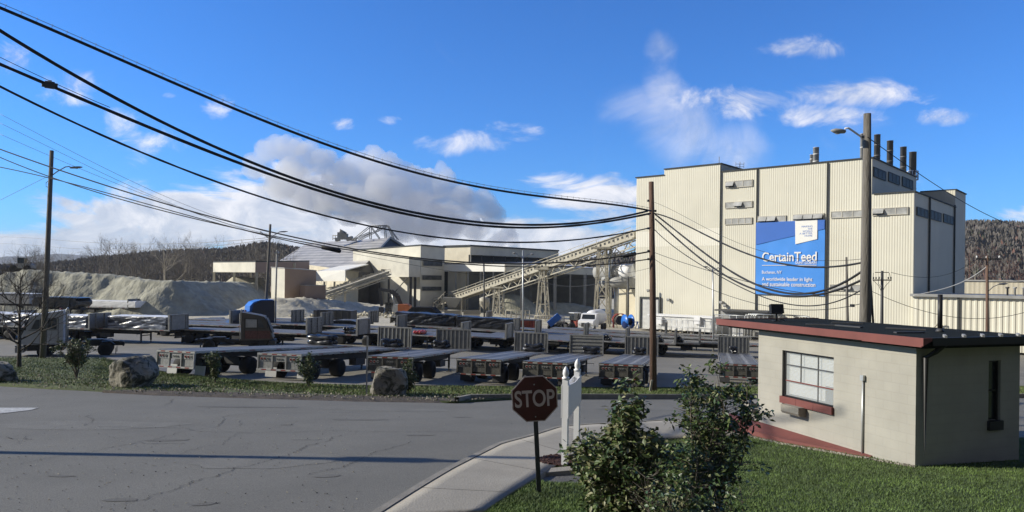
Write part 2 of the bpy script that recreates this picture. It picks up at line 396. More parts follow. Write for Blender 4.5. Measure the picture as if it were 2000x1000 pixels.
CR = [([(590,615),(700,575),(800,545),(900,510),(980,490),(1060,458),(1200,420),(1330,385),(1450,355),(1540,315),(1660,275)], .030),
      ([(1500,470),(1640,430),(1740,385),(1850,345),(2000,305)], .024), ([(480,235),(700,238),(900,243),(960,262),(1200,265),(1600,258),(2000,262),(2300,262)], .030),
      ([(860,370),(990,335),(1090,320),(1130,290),(1200,265)], .02), ([(500,340),(640,315),(800,285),(940,255),(1050,235),(1060,205),(1120,180),(1240,170),(1700,165),(2000,155)], .026),
      ([(420,230),(430,185),(460,178)], .03), ([(690,313),(910,313)], .035), ([(0,285),(170,295)], .04), ([(1430,300),(1570,295)], .05),
      ([(100,420),(260,385),(500,340)], .018),([(60,330),(100,280)], .015),([(1150,235),(1180,220),(1165,200)], .02),([(80,100),(230,70)], .02),([(800,130),(830,100)], .03)]
mb = MB()
for pts, w in CR:
    q = resample(gps([gl(*p) for p in pts]), len(pts)*14); o = 0
    for i in range(len(q)-1):
        o2 = max(-.16, min(.16, o+random.uniform(-.06, .06))); a = q[i]; b = q[i+1]; d = (b-a).normalized(); s = Vector((-d.y, d.x, 0))
        ww = w*random.uniform(.2, .85); p0 = a+s*o; p1 = b+s*o2
        mb.add([(p.x, p.y, G(p.x, p.y)+.012) for p in (p0-s*ww/2, p1-s*ww/2, p1+s*ww/2, p0+s*ww/2)], [(0,1,2,3)]); o = o2
tag(mb.obj('road_cracks', 'crack', fix=False), kind='structure')
mb = MB(); q = gps([(-30,797),(76,797),(60,801.5),(-30,812)]); mb.add([(p.x,p.y,G(p.x,p.y)+.014) for p in q], [(0,1,2,3)]); 
tag(mb.obj('road_marking', 'road_paint', fix=False), kind='structure')
mb = MB()
for (a, b) in (((1388,757),(1399,722)), ((1300,728),(1480,731)), ((1150,738),(1110,752)),((1240,672),(1404,678)),((1500,757),(1510,724))):
    p, q = gp(*a), gp(*b); d = (q-p).normalized(); s = Vector((-d.y, d.x, 0))*.07
    for t in range(8):
        u, v = p.lerp(q, t/8), p.lerp(q, (t+1)/8)
        mb.add([(w.x, w.y, G(w.x, w.y)+.03) for w in (u-s, v-s, v+s, u+s)], [(0,1,2,3)])
tag(mb.obj('parking_lines', 'road_paint', fix=False), kind='structure')
random.seed(61)
def blotch(name, spots, m, dz):
    mb = MB()
    for (px, py, rx, ry, rz) in spots:
        c = gp(px, py); n = 40; ring = []
        for i in range(n):
            a = 6.283*i/n; f = 1+.35*noise.noise(Vector((math.cos(a)*1.5+px, math.sin(a)*1.5, py*.1))); x = math.cos(a)*rx*f; y = math.sin(a)*ry*f
            ring.append((c.x+x*math.cos(rz)-y*math.sin(rz), c.y+x*math.sin(rz)+y*math.cos(rz)))
        k = len(mb.v); mb.v.append(Vector((c.x, c.y, G(c.x, c.y)+dz)))
        for r in (.5, 1):
            for x, y in ring: X_, Y_ = c.x+(x-c.x)*r, c.y+(y-c.y)*r; mb.v.append(Vector((X_, Y_, G(X_, Y_)+dz)))
        for i in range(n):
            j = (i+1)%n; mb.f.append((k, k+1+i, k+1+j)); mb.f.append((k+1+i, k+1+n+i, k+1+n+j, k+1+j)); mb.mi += [0,0]; mb.sm += [False,False]
    tag(mb.obj(name, m, fix=False), kind='structure')
blotch('road_stains', [(236,977,.30,.10,0),(330,860,.5,.15,.2),(640,930,.25,.12,.4),(820,850,.35,.12,.1),(560,830,.2,.1,0),(120,930,.25,.08,0),(470,795,1.6,.25,.05),(700,820,.9,.12,.1),(1200,800,.8,.12,.1),(900,815,.3,.12,0),(400,985,.18,.08,.5)], 'asphalt_dark', .007)
blotch('road_patches', [(180,830,2.6,.9,.1),(760,800,2.2,.6,.0),(520,900,1.5,.8,.3),(1300,800,2.4,.5,.05)], 'asphalt_light', .0045)
mb = MB(); mb.mats = ['rock', 'crack']
for _ in range(800):
    px, py = random.uniform(0, 1250), random.uniform(790, 1000); p = gp(px, py)
    if px > 700 and py > 830: continue
    s = random.uniform(.006, .018); mb.cur = random.random() < .15; mb.cur = int(mb.cur); mb.box((p.x, p.y, p.z+s*.5+.012), (s*1.5, s, s*.7), random.uniform(0, 3))
tag(mb.obj('road_grit'), kind='stuff')
# grass blades
def blades(name, pick, n, h, w, zf, mats, dz=.06, lean=.5):
    mb = MB(); mb.mats = list(mats)
    for _ in range(n):
        x, y = pick(); z = zf(x, y)+dz-.01; a = random.uniform(0, 6.28); hh = h*random.uniform(.5, 1.3); ww = w*random.uniform(.7, 1.3)
        c, s = math.cos(a)*ww, math.sin(a)*ww; lx, ly = random.gauss(0, lean)*hh, random.gauss(0, lean)*hh; k = len(mb.v)
        mb.v += [Vector((x-c, y-s, z)), Vector((x+c, y+s, z)), Vector((x+lx, y+ly, z+hh))]
        mb.f.append((k, k+1, k+2)); mb.mi.append(0 if random.random() < .72 else 1); mb.sm.append(False)
    return tag(mb.obj(name, fix=False), kind='stuff')
la, lb = resample(side_in, 150), resample(lawn2, 150)
def pick_lawn():
    while True:
        i = random.random()**1.0*149; k = int(i); t = random.random()
        p = la[k].lerp(la[k+1], i-k); q = lb[k].lerp(lb[k+1], i-k); r = p.lerp(q, t)
        if r.y > 8.8 and r.y < 21 and r.x < r.y*.75 and not (math.hypot(r.x-dipc.x, r.y-dipc.y) < .34) and not (abs((r.x-8.36)*.944+(r.y-15)*.33-1.5) < 1.5 and 0 < -(r.x-8.36)*.33+(r.y-15)*.944 < 5): return r.x, r.y
blades('lawn_grass', pick_lawn, 130000, .05, .008, GD, ('blade', 'blade2'))
va, vb = resample(verge_near, 200), resample(verge_far, 200)
def pick_verge():
    i = random.random()*198.9; k = int(i); t = random.random(); lo = .06 if (va[k].x < -11 or va[k].x > -1.5) else .22
    t = lo+(1-lo)*t if random.random() < .93 else random.random()
    r = va[k].lerp(vb[k], t).lerp(va[k+1].lerp(vb[k+1], t), i-k); return r.x, r.y
blades('verge_grass', pick_verge, 90000, .08, .018, G, ('blade', 'blade_dry'), .09)
def pick_dirt():
    i = random.random()*88; k = int(i); t = random.random()*.3; r = va[k].lerp(vb[k], t).lerp(va[k+1].lerp(vb[k+1], t), i-k); return r.x, r.y
mb = MB()
for _ in range(1000):
    x, y = pick_dirt(); s = random.uniform(.012, .05); mb.box((x, y, G(x, y)+.115), (s*1.5, s, s), random.uniform(0, 3), random.uniform(0, .5), .3)
tag(mb.obj('gravel_litter', 'rock'), kind='stuff')
# ------------------------------------------------------------ guard hut
def block_mat(name, c1, c2, mortar):
    m = bpy.data.materials.new(name); m.use_nodes = True; nt = m.node_tree; N = nt.nodes; L = nt.links; b = N['Principled BSDF']; b.inputs['Roughness'].default_value = .85
    t = N.new('ShaderNodeTexCoord'); s = N.new('ShaderNodeSeparateXYZ'); L.new(t.outputs['Object'], s.inputs[0]); a = N.new('ShaderNodeMath'); a.operation = 'ADD'
    L.new(s.outputs[0], a.inputs[0]); L.new(s.outputs[1], a.inputs[1]); c = N.new('ShaderNodeCombineXYZ'); L.new(a.outputs[0], c.inputs[0]); L.new(s.outputs[2], c.inputs[1])
    k = N.new('ShaderNodeTexBrick'); k.inputs['Scale'].default_value = 1; k.inputs['Brick Width'].default_value = .41; k.inputs['Row Height'].default_value = .203
    k.inputs['Mortar Size'].default_value = .006; k.inputs['Mortar Smooth'].default_value = .3; k.inputs['Color1'].default_value = (*c1, 1); k.inputs['Color2'].default_value = (*c2, 1); k.inputs['Mortar'].default_value = (*mortar, 1)
    L.new(c.outputs[0], k.inputs['Vector']); n = N.new('ShaderNodeTexNoise'); n.inputs['Scale'].default_value = 1.4; n.inputs['Detail'].default_value = 8; L.new(t.outputs['Object'], n.inputs['Vector'])
    mr = N.new('ShaderNodeMapRange'); mr.inputs['From Min'].default_value = .3; mr.inputs['From Max'].default_value = .7; mr.inputs['To Min'].default_value = .9; mr.inputs['To Max'].default_value = 1.06; L.new(n.outputs[0], mr.inputs[0])
    v = N.new('ShaderNodeVectorMath'); v.operation = 'SCALE'; L.new(k.outputs[0], v.inputs[0]); L.new(mr.outputs[0], v.inputs['Scale']); L.new(v.outputs[0], b.inputs['Base Color'])
    n2 = N.new('ShaderNodeTexNoise'); n2.inputs['Scale'].default_value = 90; L.new(t.outputs['Object'], n2.inputs['Vector'])
    ad = N.new('ShaderNodeMath'); ad.operation = 'MULTIPLY_ADD'; L.new(n2.outputs[0], ad.inputs[0]); ad.inputs[1].default_value = .25
    iv = N.new('ShaderNodeMath'); iv.operation = 'SUBTRACT'; iv.inputs[0].default_value = 1; L.new(k.outputs['Fac'], iv.inputs[1]); L.new(iv.outputs[0], ad.inputs[2])
    bp = N.new('ShaderNodeBump'); bp.inputs['Strength'].default_value = .35; bp.inputs['Distance'].default_value = .008; L.new(ad.outputs[0], bp.inputs['Height']); L.new(bp.outputs[0], b.inputs['Normal']); MAT[name] = m
block_mat('block', (.365,.348,.298), (.377,.360,.308), (.34,.322,.275))
HO = Vector((8.36, 15.0, -3.76)); HRZ = math.atan2(.33, .944)
hut = thing('guard_hut', 'cream block guard hut with flat black roof and red fascia on the lawn', 'hut', HO, HRZ)
def wallbox(mb, x0, x1, y0, y1, z0, z1): mb.b2((x0, y0, z0), (x1, y1, z1))
mb = MB(); T = .2   # front wall (x from 0 to T) with a window opening
wy0, wy1, wz0, wz1 = 2.27, 4.05, .80, 1.98
wallbox(mb, 0, T, 0, wy0, -.7, 2.42); wallbox(mb, 0, T, wy1, 5.0, -.7, 2.42); wallbox(mb, 0, T, wy0, wy1, -.7, wz0); wallbox(mb, 0, T, wy0, wy1, wz1, 2.42)
mb.obj('wall', 'block', hut)
mb = MB(); sx0, sx1, sz0, sz1 = 2.06, 2.42, .80, 2.1
wallbox(mb, T, sx0, 0, T, -.7, 2.42); wallbox(mb, sx1, 3.0, 0, T, -.7, 2.42); wallbox(mb, sx0, sx1, 0, T, -.7, sz0); wallbox(mb, sx0, sx1, 0, T, sz1, 2.42)
mb.obj('wall', 'block', hut)
mb = MB(); wallbox(mb, 2.8, 3.0, T, 5.0, -.9, 2.42); wallbox(mb, T, 2.8, 4.8, 5.0, -.9, 2.42); mb.obj('wall', 'block', hut)
mb = MB(); mb.b2((.2,.2,-.1),(2.8,4.8,0)); mb.obj('floor', 'concrete', hut)
mb = MB(); mb.prism([(-.30,-.40),(3.30,-.40),(3.30,6.4),(-.30,6.4)], 'z', 2.46, 2.64); mb.b2((-.1,-.2,2.42),(3.1,6.2,2.46)); roof = mb.obj('roof', 'shingle', hut)
mb = MB(); mb.b2((-.34,-.42,2.49),(-.302,6.42,2.66)); mb.b2((-.34,-.42,2.475),(-.30,1.1,2.49)); mb.b2((-.34,6.42,2.49),(3.3,6.46,2.66)); mb.prism([(-.34,2.50),(-.10,2.60),(-.10,2.66),(-.34,2.66)],'y',-.46,-.42); mb.obj('fascia', 'red_paint', hut)
mb = MB(); mb.b2((-.08,-.46,2.5),(3.32,-.40,2.66))
mb.obj('gutter', 'gutter_black', hut)
for i in range(6):
    x = .25+i*.52; mb = MB(); mb.beam((x, -.47, 2.68), (x+.08, -.36, 2.70), .05, .05); mb.obj('gutter_clip', 'steel_grey', hut)
for a, b in (((.6,3.9),(1.1,3.4)), ((1.1,3.4),(1.15,2.6)), ((1.6,2.3),(2.1,1.6)), ((.5,1.0),(1.2,.9)), ((1.9,4.4),(2.5,3.9))):
    mb = MB(); mb.beam((a[0],a[1],2.655), (b[0],b[1],2.655), .10, .03); mb.obj('roof_seam', 'steel_dark', hut)
mb = MB(); mb.tube([(.35,-.40,2.55),(.30,-.20,2.35),(.18,-.07,2.22),(.18,-.07,.15)], .055, 10); mb.obj('downspout', 'gutter_black', hut)
mb = MB(); mb.tube([(-.03,1.36,-.3),(-.03,1.36,1.6)], .022, 8); mb.box((-.04,1.36,1.62), (.07,.09,.12)); mb.obj('conduit', 'galv', hut)
# front window
w = MB(); e = .05
for (a, b) in (((.06,wy0,wz0),(.12,wy0+e,wz1)), ((.06,wy1-e,wz0),(.12,wy1,wz1)), ((.06,wy0+e,wz1-e),(.12,wy1-e,wz1)), ((.06,wy0+e,wz0),(.12,wy1-e,wz0+.03))): w.b2(a, b)
win = w.obj('window', 'gutter_black', hut)
w = MB(); mz = wz0+.42
for i in (1, 2): y = wy0+(wy1-wy0)*i/3; w.b2((.075, y-.012, mz), (.105, y+.012, wz1-e))
w.b2((.075, wy0+e, mz+.38), (.105, wy1-e, mz+.405)); w.b2((.078, wy0+(wy1-wy0)/3-.012, wz0+.03), (.102, wy0+(wy1-wy0)/3+.012, mz)); w.obj('muntin', 'steel_dark', win)
w = MB(); w.b2((.068, wy0+e, mz-.025), (.112, wy1-e, mz)); w.obj('meeting_rail', 'red_paint', win)
w = MB()
n = 34
for i in range(n):
    z = wz0+.07+i*(wz1-wz0-.1)/n; w.box((.17, (wy0+wy1)/2+(.2 if i < 12 else 0), z), (.022, wy1-wy0-.06-(.40 if i < 12 else 0), .024), ry=.5)
w.obj('blind', 'blind', win)
mglass = bpy.data.materials.new('glass'); mglass.use_nodes = True; gb = mglass.node_tree.nodes['Principled BSDF']; gb.inputs['Roughness'].default_value = .05
gb.inputs['Base Color'].default_value = (.8,.85,.85,1); gb.inputs['Alpha'].default_value = .22; MAT['glass'] = mglass
w = MB(); w.b2((.086, wy0+e, wz0+.03), (.092, wy1-e, wz1-e)); w.obj('pane', 'glass', win)
w = MB(); yy0 = wy0-.02
for i in range(3): w.b2((-.07, yy0+i*.605+.004, wz0-.17), (.06, yy0+(i+1)*.605-.004, wz0)); 
w.obj('sill', 'red_paint', win)
w = MB(); w.prism([(-.24,.48),(-.20,.42),(0,.42),(0,.64),(-.24,.64)], 'y', 3.16, 3.80); w.obj('tray', 'concrete', hut)
# side window
w = MB(); w.b2((sx0,.06,sz0),(sx0+.04,.14,sz1)); w.b2((sx1-.04,.06,sz0),(sx1,.14,sz1)); w.b2((sx0,.06,sz1-.04),(sx1,.14,sz1)); w.b2((sx0,.07,1.42),(sx1,.13,1.46)); win2 = w.obj('window', 'gutter_black', hut)
w = MB(); w.b2((sx0+.04,.10,sz0),(sx1-.04,.106,sz1-.04)); w.obj('pane', 'glass_dark', win2)
w = MB(); w.b2((sx0-.03,-.06,sz0-.2),(sx1+.03,.06,sz0)); w.obj('sill', 'gutter_black', win2)
# painted footing
w = MB(); w.add([(-.62,6.2,-.62),(-.55,3.3,-.62),(-.05,1.0,-.62),(0,1.0,-.62),(0,6.2,-.62),(-.62,6.2,-.20),(-.50,3.3,-.15),(-.05,1.1,-.07),(0,1.1,-.06),(0,6.2,-.04)], [(0,1,2,3,4),(9,8,7,6,5),(0,5,6,1),(1,6,7,2),(2,7,8,3),(3,8,9,4),(4,9,5,0)])
w.obj('footing', 'red_paint', hut)
mb = MB()
for i in range(420):
    y = random.uniform(-.05, 5.6); x = -.66+.6*max(0,(3-y)/3)+random.uniform(-.06, .05); s = random.uniform(.015, .05)
    p = Matrix.Rotation(HRZ, 3, 'Z') @ Vector((x, y, 0))+HO; mb.box((p.x, p.y, G(p.x, p.y)+.07), (s*1.6, s, s), random.uniform(0, 3), .2, .2)
tag(mb.obj('rubble', 'concrete'), kind='stuff')
def hl(x, y, z): return Matrix.Rotation(HRZ, 3, 'Z') @ Vector((x, y, z))+HO
fl = thing('floodlight', 'black box floodlight with blue glass tilted on the far end of the hut roof', 'floodlight', hl(.9, 5.4, 2.64), HRZ+R(-15))
mb = MB(); mb.box((0,0,.34), (.36,.16,.26), rx=R(-12)); mb.obj('housing', 'gutter_black', fl)
mb = MB(); mb.box((0,-.088,.27), (.31,.012,.09), rx=R(-12)); mb.obj('lens', 'plant_blue', fl)
mb = MB(); mb.tube([(0,0,.0),(0,0,.22)], .022, 8); mb.tube([(0,0,.02),(.12,-.05,.05),(.25,0,.02),(.3,.08,.02)], .014, 6); mb.box((0,0,.01),(.2,.15,.02)); mb.obj('bracket', 'gutter_black', fl)
vp = thing('vent_pipe', 'dark round vent pipe standing on the right of the hut roof', 'vent pipe', hl(2.0, 1.15, 2.64), HRZ)
mb = MB(); mb.tube([(0,0,0),(0,0,.86)], .052, 14); mb.obj('pipe', 'gutter_black', vp); mb = MB(); mb.lathe([(.09,0),(.085,.03),(.056,.08)], n=14); mb.obj('collar', 'steel_dark', vp)
# handrail and steps beside the hut
hr = thing('stair_railing', 'dark steel stair railing beside the far end of the hut', 'railing', gp(1475, 828))
o = hr.location; mb = MB()
a, b = P(1462,800,o.y)-o, P(1486,783,o.y)-o; mb.tube([(a.x,0,0),(a.x,0,a.z),(b.x,.9,b.z)], .025, 8); mb.tube([(a.x,0,a.z-.28),(b.x,.9,b.z-.3)], .018, 8); mb.tube([(a.x+.2,0,0),(b.x,.9,b.z-.55)], .018, 8)
mb.tube([(b.x,.9,b.z),(b.x,.9,0)], .025, 8); mb.obj('rail', 'frame_black', hr)
st = MB(); 
for i in range(4): st.b2((o.x+.1, o.y+.1+i*.28, G(o.x,o.y)-.1), (o.x+1.2, o.y+1.6, G(o.x,o.y)+.10+.13*i))
tag(st.obj('concrete_steps', 'concrete'), 'dark shaded concrete steps under the stair railing', 'steps')
# ------------------------------------------------------------ stop sign
def text_mesh(txt, name, size=1.0, bold=0.0, shear=0.0, ext=.002, spacing=1.0):
    c = bpy.data.curves.new(name, 'FONT'); c.body = txt; c.size = size; c.offset = bold; c.extrude = ext; c.shear = shear; c.space_character = spacing
    t = bpy.data.objects.new(name, c); COL.objects.link(t); bpy.context.view_layer.update()
    me = bpy.data.meshes.new_from_object(t.evaluated_get(bpy.context.evaluated_depsgraph_get())); bpy.data.objects.remove(t)
    return me
def text_obj(txt, name, box, plane, m, parent, bold=.0, dpt=.002, spacing=1.0, off=0.0):
    """fit the text in box=(x0,x1,z0,z1) of the parent's x/z plane at y=plane, facing -y"""
    me = text_mesh(txt, name, 1.0, bold, ext=.5, spacing=spacing); vs = [v.co.copy() for v in me.vertices]
    x0, x1 = min(v.x for v in vs), max(v.x for v in vs); y0, y1 = min(v.y for v in vs), max(v.y for v in vs)
    for v in me.vertices:
        c = v.co; v.co = Vector((box[0]+(c.x-x0)/(x1-x0)*(box[1]-box[0]), plane-(c.z)*dpt*2, box[2]+(c.y-y0)/(y1-y0)*(box[3]-box[2])))
    me.materials.clear(); me.materials.append(MAT[m]); o = bpy.data.objects.new(name, me); COL.objects.link(o); o.parent = parent; return o
sg = gp(1053, 963, .06); ss_ = thing('stop_sign', 'octagonal red STOP sign on a leaning steel post at the sidewalk edge', 'stop sign', sg, R(3)); ss_.rotation_euler = (R(2), R(-3.6), R(4))
k = sg.y/FPX
mb = MB(); hz = 186*k   # centre height
mb.b2((-.032,.0,-.3),(.032,.006,hz+.25)); mb.b2((-.038,0,-.3),(-.032,.03,hz+.25)); mb.b2((.032,0,-.3),(.038,.03,hz+.25))
for i in range(30): mb.b2((-.006,-.002,i*.052+.02),(.006,.0,i*.052+.035))
mb.obj('post', 'steel_dark', ss_)
r8 = 44.5*k; oc = [(r8/math.cos(R(22.5))*math.cos(R(22.5+45*i)), hz+r8/math.cos(R(22.5))*math.sin(R(22.5+45*i))) for i in range(8)]
mb = MB(); mb.mat('stop_white').prism(oc, 'y', -.014, -.010); oi = [(x*.955, hz+(z-hz)*.955) for x, z in oc]; mb.mat('stop_red').prism(oi, 'y', -.017, -.0145); mb.mat('galv').prism(oc, 'y', -.0098, -.006)
pn = mb.obj('panel', None, ss_)
text_obj('STOP', 'lettering', (-.375*r8/.44*1.03, .375*r8/.44*1.03, hz-.135, hz+.15), -.019, 'stop_white', ss_, bold=.018, dpt=.002)
mb = MB(); mb.lathe([(.012,-.024),(.012,-.017)], (0,0,hz+.24), 'y', 8); mb.lathe([(.012,-.024),(.012,-.017)], (0,0,hz-.3), 'y', 8); mb.obj('bolt', 'galv', ss_)
# ------------------------------------------------------------ white two-post sign board
p1 = gp(1103, 912, .06); p2 = along(p1, unit(.36, 1.0), 1130); L12 = (p2-p1).length; 
sb = thing('sign_board', 'white two-post sign board seen nearly edge-on beside the stop sign', 'sign board', p1, math.atan2(p2.y-p1.y, p2.x-p1.x))
def post(x, h, zb):
    mb = MB(); w = .057; mb.b2((x-w,-w,zb),(x+w,w,h)); o = mb.obj('post', 'white_paint', sb)
    mb = MB(); q = [(w*1.35,h),(w*1.35,h+.03),(w*.9,h+.035),(w*.9,h+.06),(w*1.15,h+.10),(w*1.05,h+.16),(w*.55,h+.22),(.004,h+.255)]
    mb.lathe(q, (x,0,0), n=4 if False else 12); mb.obj('finial', 'white_paint', o)
hp = 172*p1.y/FPX
post(0, hp, -.4); post(L12, hp+.06, -.4)
mb = MB(); t = .075
mb.prism([(-.06,.98),(L12+.06,1.16),(L12+.06,hp-.04),(L12*.5,hp-.12),(-.06,hp-.12)], 'y', -t, -t+.015); mb.prism([(-.06,.98),(L12+.06,1.16),(L12+.06,hp-.04),(L12*.5,hp-.12),(-.06,hp-.12)], 'y', t-.015, t)
mb.b2((.06,-t+.016,1.2),(L12-.06,t-.016,hp-.2))
mb.obj('panel', 'white_paint', sb)
c = (p1+p2)/2; mb = MB()
for i in range(1500):
    a = random.uniform(0, 6.28); r = math.sqrt(random.random()); x = c.x-.12+math.cos(a)*r*.55; y = c.y+.1+math.sin(a)*r*.6; s = random.uniform(.015, .045)
    mb.box((x, y, G(x, y)+.085+random.random()*.03), (s*2, s, s*.6), random.uniform(0, 3), random.uniform(-.5, .5), .2)
tag(mb.obj('mulch', 'mulch'), 'dark red bark mulch at the foot of the white sign board', kind='stuff')
# storm inlet slab and grate in the hollow
ic = dipc; iz = G(ic.x, ic.y)
inl = thing('storm_inlet', 'sunken storm inlet with iron grate beside the sidewalk behind the stop sign', 'storm inlet', (ic.x, ic.y, iz), R(20))
mb = MB(); mb.b2((-.45,.34,-.5),(.62,.62,.06)); mb.obj('headwall', 'concrete', inl)
mb = MB()
for i in range(9): mb.beam((-.3+i*.08, -.22, -.42), (-.3+i*.08, .3, -.42), .018, .03)
mb.obj('grate', 'frame_black', inl)
# ------------------------------------------------------------ plants
def leafgeo(mb, p, L, wd, d, n):
    """one pointed, slightly folded leaf at p along d with normal n"""
    s = d.cross(n).normalized(); t = p+d*L
    k = len(mb.v); mid = p+d*(L*.5)-n*(L*.08)
    mb.v += [p, mid+s*wd/2+n*wd*.15, t-n*L*.18, mid-s*wd/2+n*wd*.15, mid]
    for f in ((0,1,4),(1,2,4),(2,3,4),(3,0,4)): mb.f.append([k+i for i in f]); mb.mi.append(mb.cur); mb.sm.append(False)
def rv(): 
    while True:
        v = Vector((random.uniform(-1,1), random.uniform(-1,1), random.uniform(-1,1)))
        if .05 < v.length < 1: return v.normalized()
def shrub(name, label, base, h, wd, stems, leaves, L, mats=('leaf','leaf_pale','leaf_dark'), wts=(.55,.25,.2), lo=.15, shape='cone', stemr=.014, seed=1, clump=.12, barkm='bark', cat='shrub', twigs=6, lean=(0,0), group=None, wpow=1.0):
    random.seed(seed); root = thing(name, label, cat, base, 0, group); sb_ = MB(); fol = MB(); fol.mats = list(mats); pts = []
    def width(t): 
        if shape == 'cone': return (1-t)**.75*(.35+.65*min(1, t*4+.3))
        if shape == 'round': return math.sqrt(max(0, 1-((t-.55)/.5)**2))*.95+.05
        return (.45+.55*math.sin(math.pi*min(1, t*1.05)))  # loose
    for s in range(stems):
        a = 6.283*s/stems+random.uniform(-.5, .5); ht = h*random.uniform(.62, 1.0)*(1 if s else 1.0); rr = wd/2*random.uniform(.25, .95)
        if s == 0: ht = h; rr = wd*.08
        elif shape == 'cone': ht = h*(1.0-.62*(rr/(wd/2)))*random.uniform(.9, 1.08)
        p = Vector((0,0,-.1)); line = [p]; n = 9
        for i in range(1, n+1):
            t = i/n; q = Vector((math.cos(a)*rr*t**1.3*(width(t*ht/h)+.2)+lean[0]*t, math.sin(a)*rr*t**1.3*(width(t*ht/h)+.2)+lean[1]*t, ht*t))+Vector((random.gauss(0,.015*h), random.gauss(0,.015*h), 0)); line.append(q)
        sb_.tube(line, [stemr*(1.15-i/n) for i in range(n+1)], 5, cap=False)
        for i in range(2, n+1):
            t = i/n; pts.append((line[i], t))
            for _ in range(twigs):
                d = rv(); d.z = abs(d.z)*.8+.15; d.normalize(); ln = wd*.5*random.uniform(.2, .55)*max(.25, width(t*ht/h)); q = line[i]+d*ln
                if t > lo: sb_.tube([line[i], line[i].lerp(q, .5)+rv()*.02, q], [stemr*.4, stemr*.28, stemr*.15], 3, cap=False); pts += [(q, t)]*2+[(line[i].lerp(q, .6), t)]
    sb_.obj('stem', barkm, root)
    pts = [p for p in pts if p[1] > lo]
    cl = [(p+rv()*clump*.6, random.random()) for p, t in random.choices(pts, k=max(10, leaves//14))]
    for _ in range(leaves):
        c, q = random.choice(cl); r = random.choices(range(len(mats)), weights=wts)[0]
        fol.cur = r; p = c+rv()*clump*random.random()**.6; d = rv(); d.z = d.z*.5-.1; d.normalize(); n = rv(); n.z = abs(n.z)+.5; n.normalize()
        leafgeo(fol, p, L*random.uniform(.6, 1.25), L*random.uniform(.4, .6), d, n)
    fol.obj('foliage', None, root, fix=False); return root
def on(px, D): q = ray(px, 900)*D; return Vector((q.x, q.y, G(q.x, q.y)+.05))
shrub('shrub', 'dense broad-leaved shrub left of its neighbour in front of the lawn', on(1224, 9.3), 2.1, 2.0, 13, 8500, .10, seed=3, clump=.13, wts=(.47,.33,.2), lo=.08, shape='cone', stemr=.02)
shrub('shrub', 'looser upright shrub with bare stems showing in front of the hut', on(1388, 9.9), 2.25, 1.42, 12, 6200, .082, seed=11, clump=.10, shape='loose', stemr=.017, twigs=5, wts=(.45,.12,.43), lo=.12)
shrub('shrub', 'low leafy shrub filling the bottom edge between the two large bushes', on(1320, 8.6), 1.3, 1.7, 10, 4200, .07, seed=5, clump=.12, shape='round', stemr=.012, wts=(.35,.15,.5), lo=.1)
shrub('shrub', 'small rounded shrub on the verge near the white yard truck', gp(150, 739, .09), 1.78, 1.7, 8, 1900, .13, seed=21, clump=.15, shape='round', lo=.42, stemr=.03, twigs=5, lean=(-.1,0))
shrub('shrub', 'slim upright shrub on the verge before the leftmost flatbed trailer', gp(421, 747, .09), 1.5, .7, 6, 1300, .12, seed=22, clump=.13, shape='loose', stemr=.02, lo=.05, lean=(-.12,0), twigs=3)
shrub('shrub', 'shrub on the verge before the second flatbed from the left', gp(602, 755, .09), 1.42, .9, 6, 1500, .12, seed=23, clump=.14, shape='loose', stemr=.02, lo=.1, twigs=3)
shrub('shrub', 'shrub growing tight against the right side of the pointed boulder', gp(797, 768, .09), 1.75, .8, 7, 1500, .12, seed=24, clump=.13, shape='cone', stemr=.02, lo=.05, twigs=3)
# bare young tree on the verge
def bare_tree(name, label, base, h, spread, m1, m2, seed, depth=5, r0=.11, fork=.25, nbr=7, blen=.32, group=None, cat='tree', nb=(3,4), crown='crown'):
    random.seed(seed); root = thing(name, label, cat, base, 0, group); tr = MB(); cr = MB()
    tr.tube([(0,0,-.2),(random.gauss(0,.01*h),0,h*fork*.5),(random.gauss(0,.012*h),random.gauss(0,.01*h),h*fork),(0,0,h*.6),(random.gauss(0,.02*h),0,h*.97)], [r0*1.15, r0, r0*.85, r0*.45, r0*.08], 7, cap=False)
    def grow(p, d, L, r, k):
        q = p+d*L*.5+rv()*L*.06; e = q+(d+rv()*.25+Vector((0,0,.12))).normalized()*L*.5
        cr.tube([p, q, e], [r, r*.75, r*.5], 4 if k > 2 else 3, cap=False)
        if k <= 0: return
        for _ in range(random.randint(*nb)):
            nd = (d+rv()*spread).normalized(); nd.z = max(nd.z, -.05)+.08; nd.normalize(); st = random.choice((q, e, e, p.lerp(e, .75)))
            grow(st, nd, L*random.uniform(.55, .78), r*.52, k-1)
    n = nbr
    for i in range(n):
        t = fork+(.92-fork)*i/n; a = i*2.4+random.uniform(-.4, .4); d = Vector((math.cos(a), math.sin(a), .35+.9*t)).normalized()
        grow(Vector((0,0,h*t)), d, h*blen*(1.15-t*.75), r0*.5*(1.1-t*.8), depth-2)
    tr.obj('trunk', m1, root, fix=False); cr.obj(crown, m2, root, fix=False); return root
bare_tree('bare_tree', 'small leafless tree on the verge in front of the white yard truck', gp(37, 716, .09), 5.6, .7, 'bark_dark', 'bark_dark', 4, depth=6, r0=.12, fork=.16, nbr=20, blen=.36)
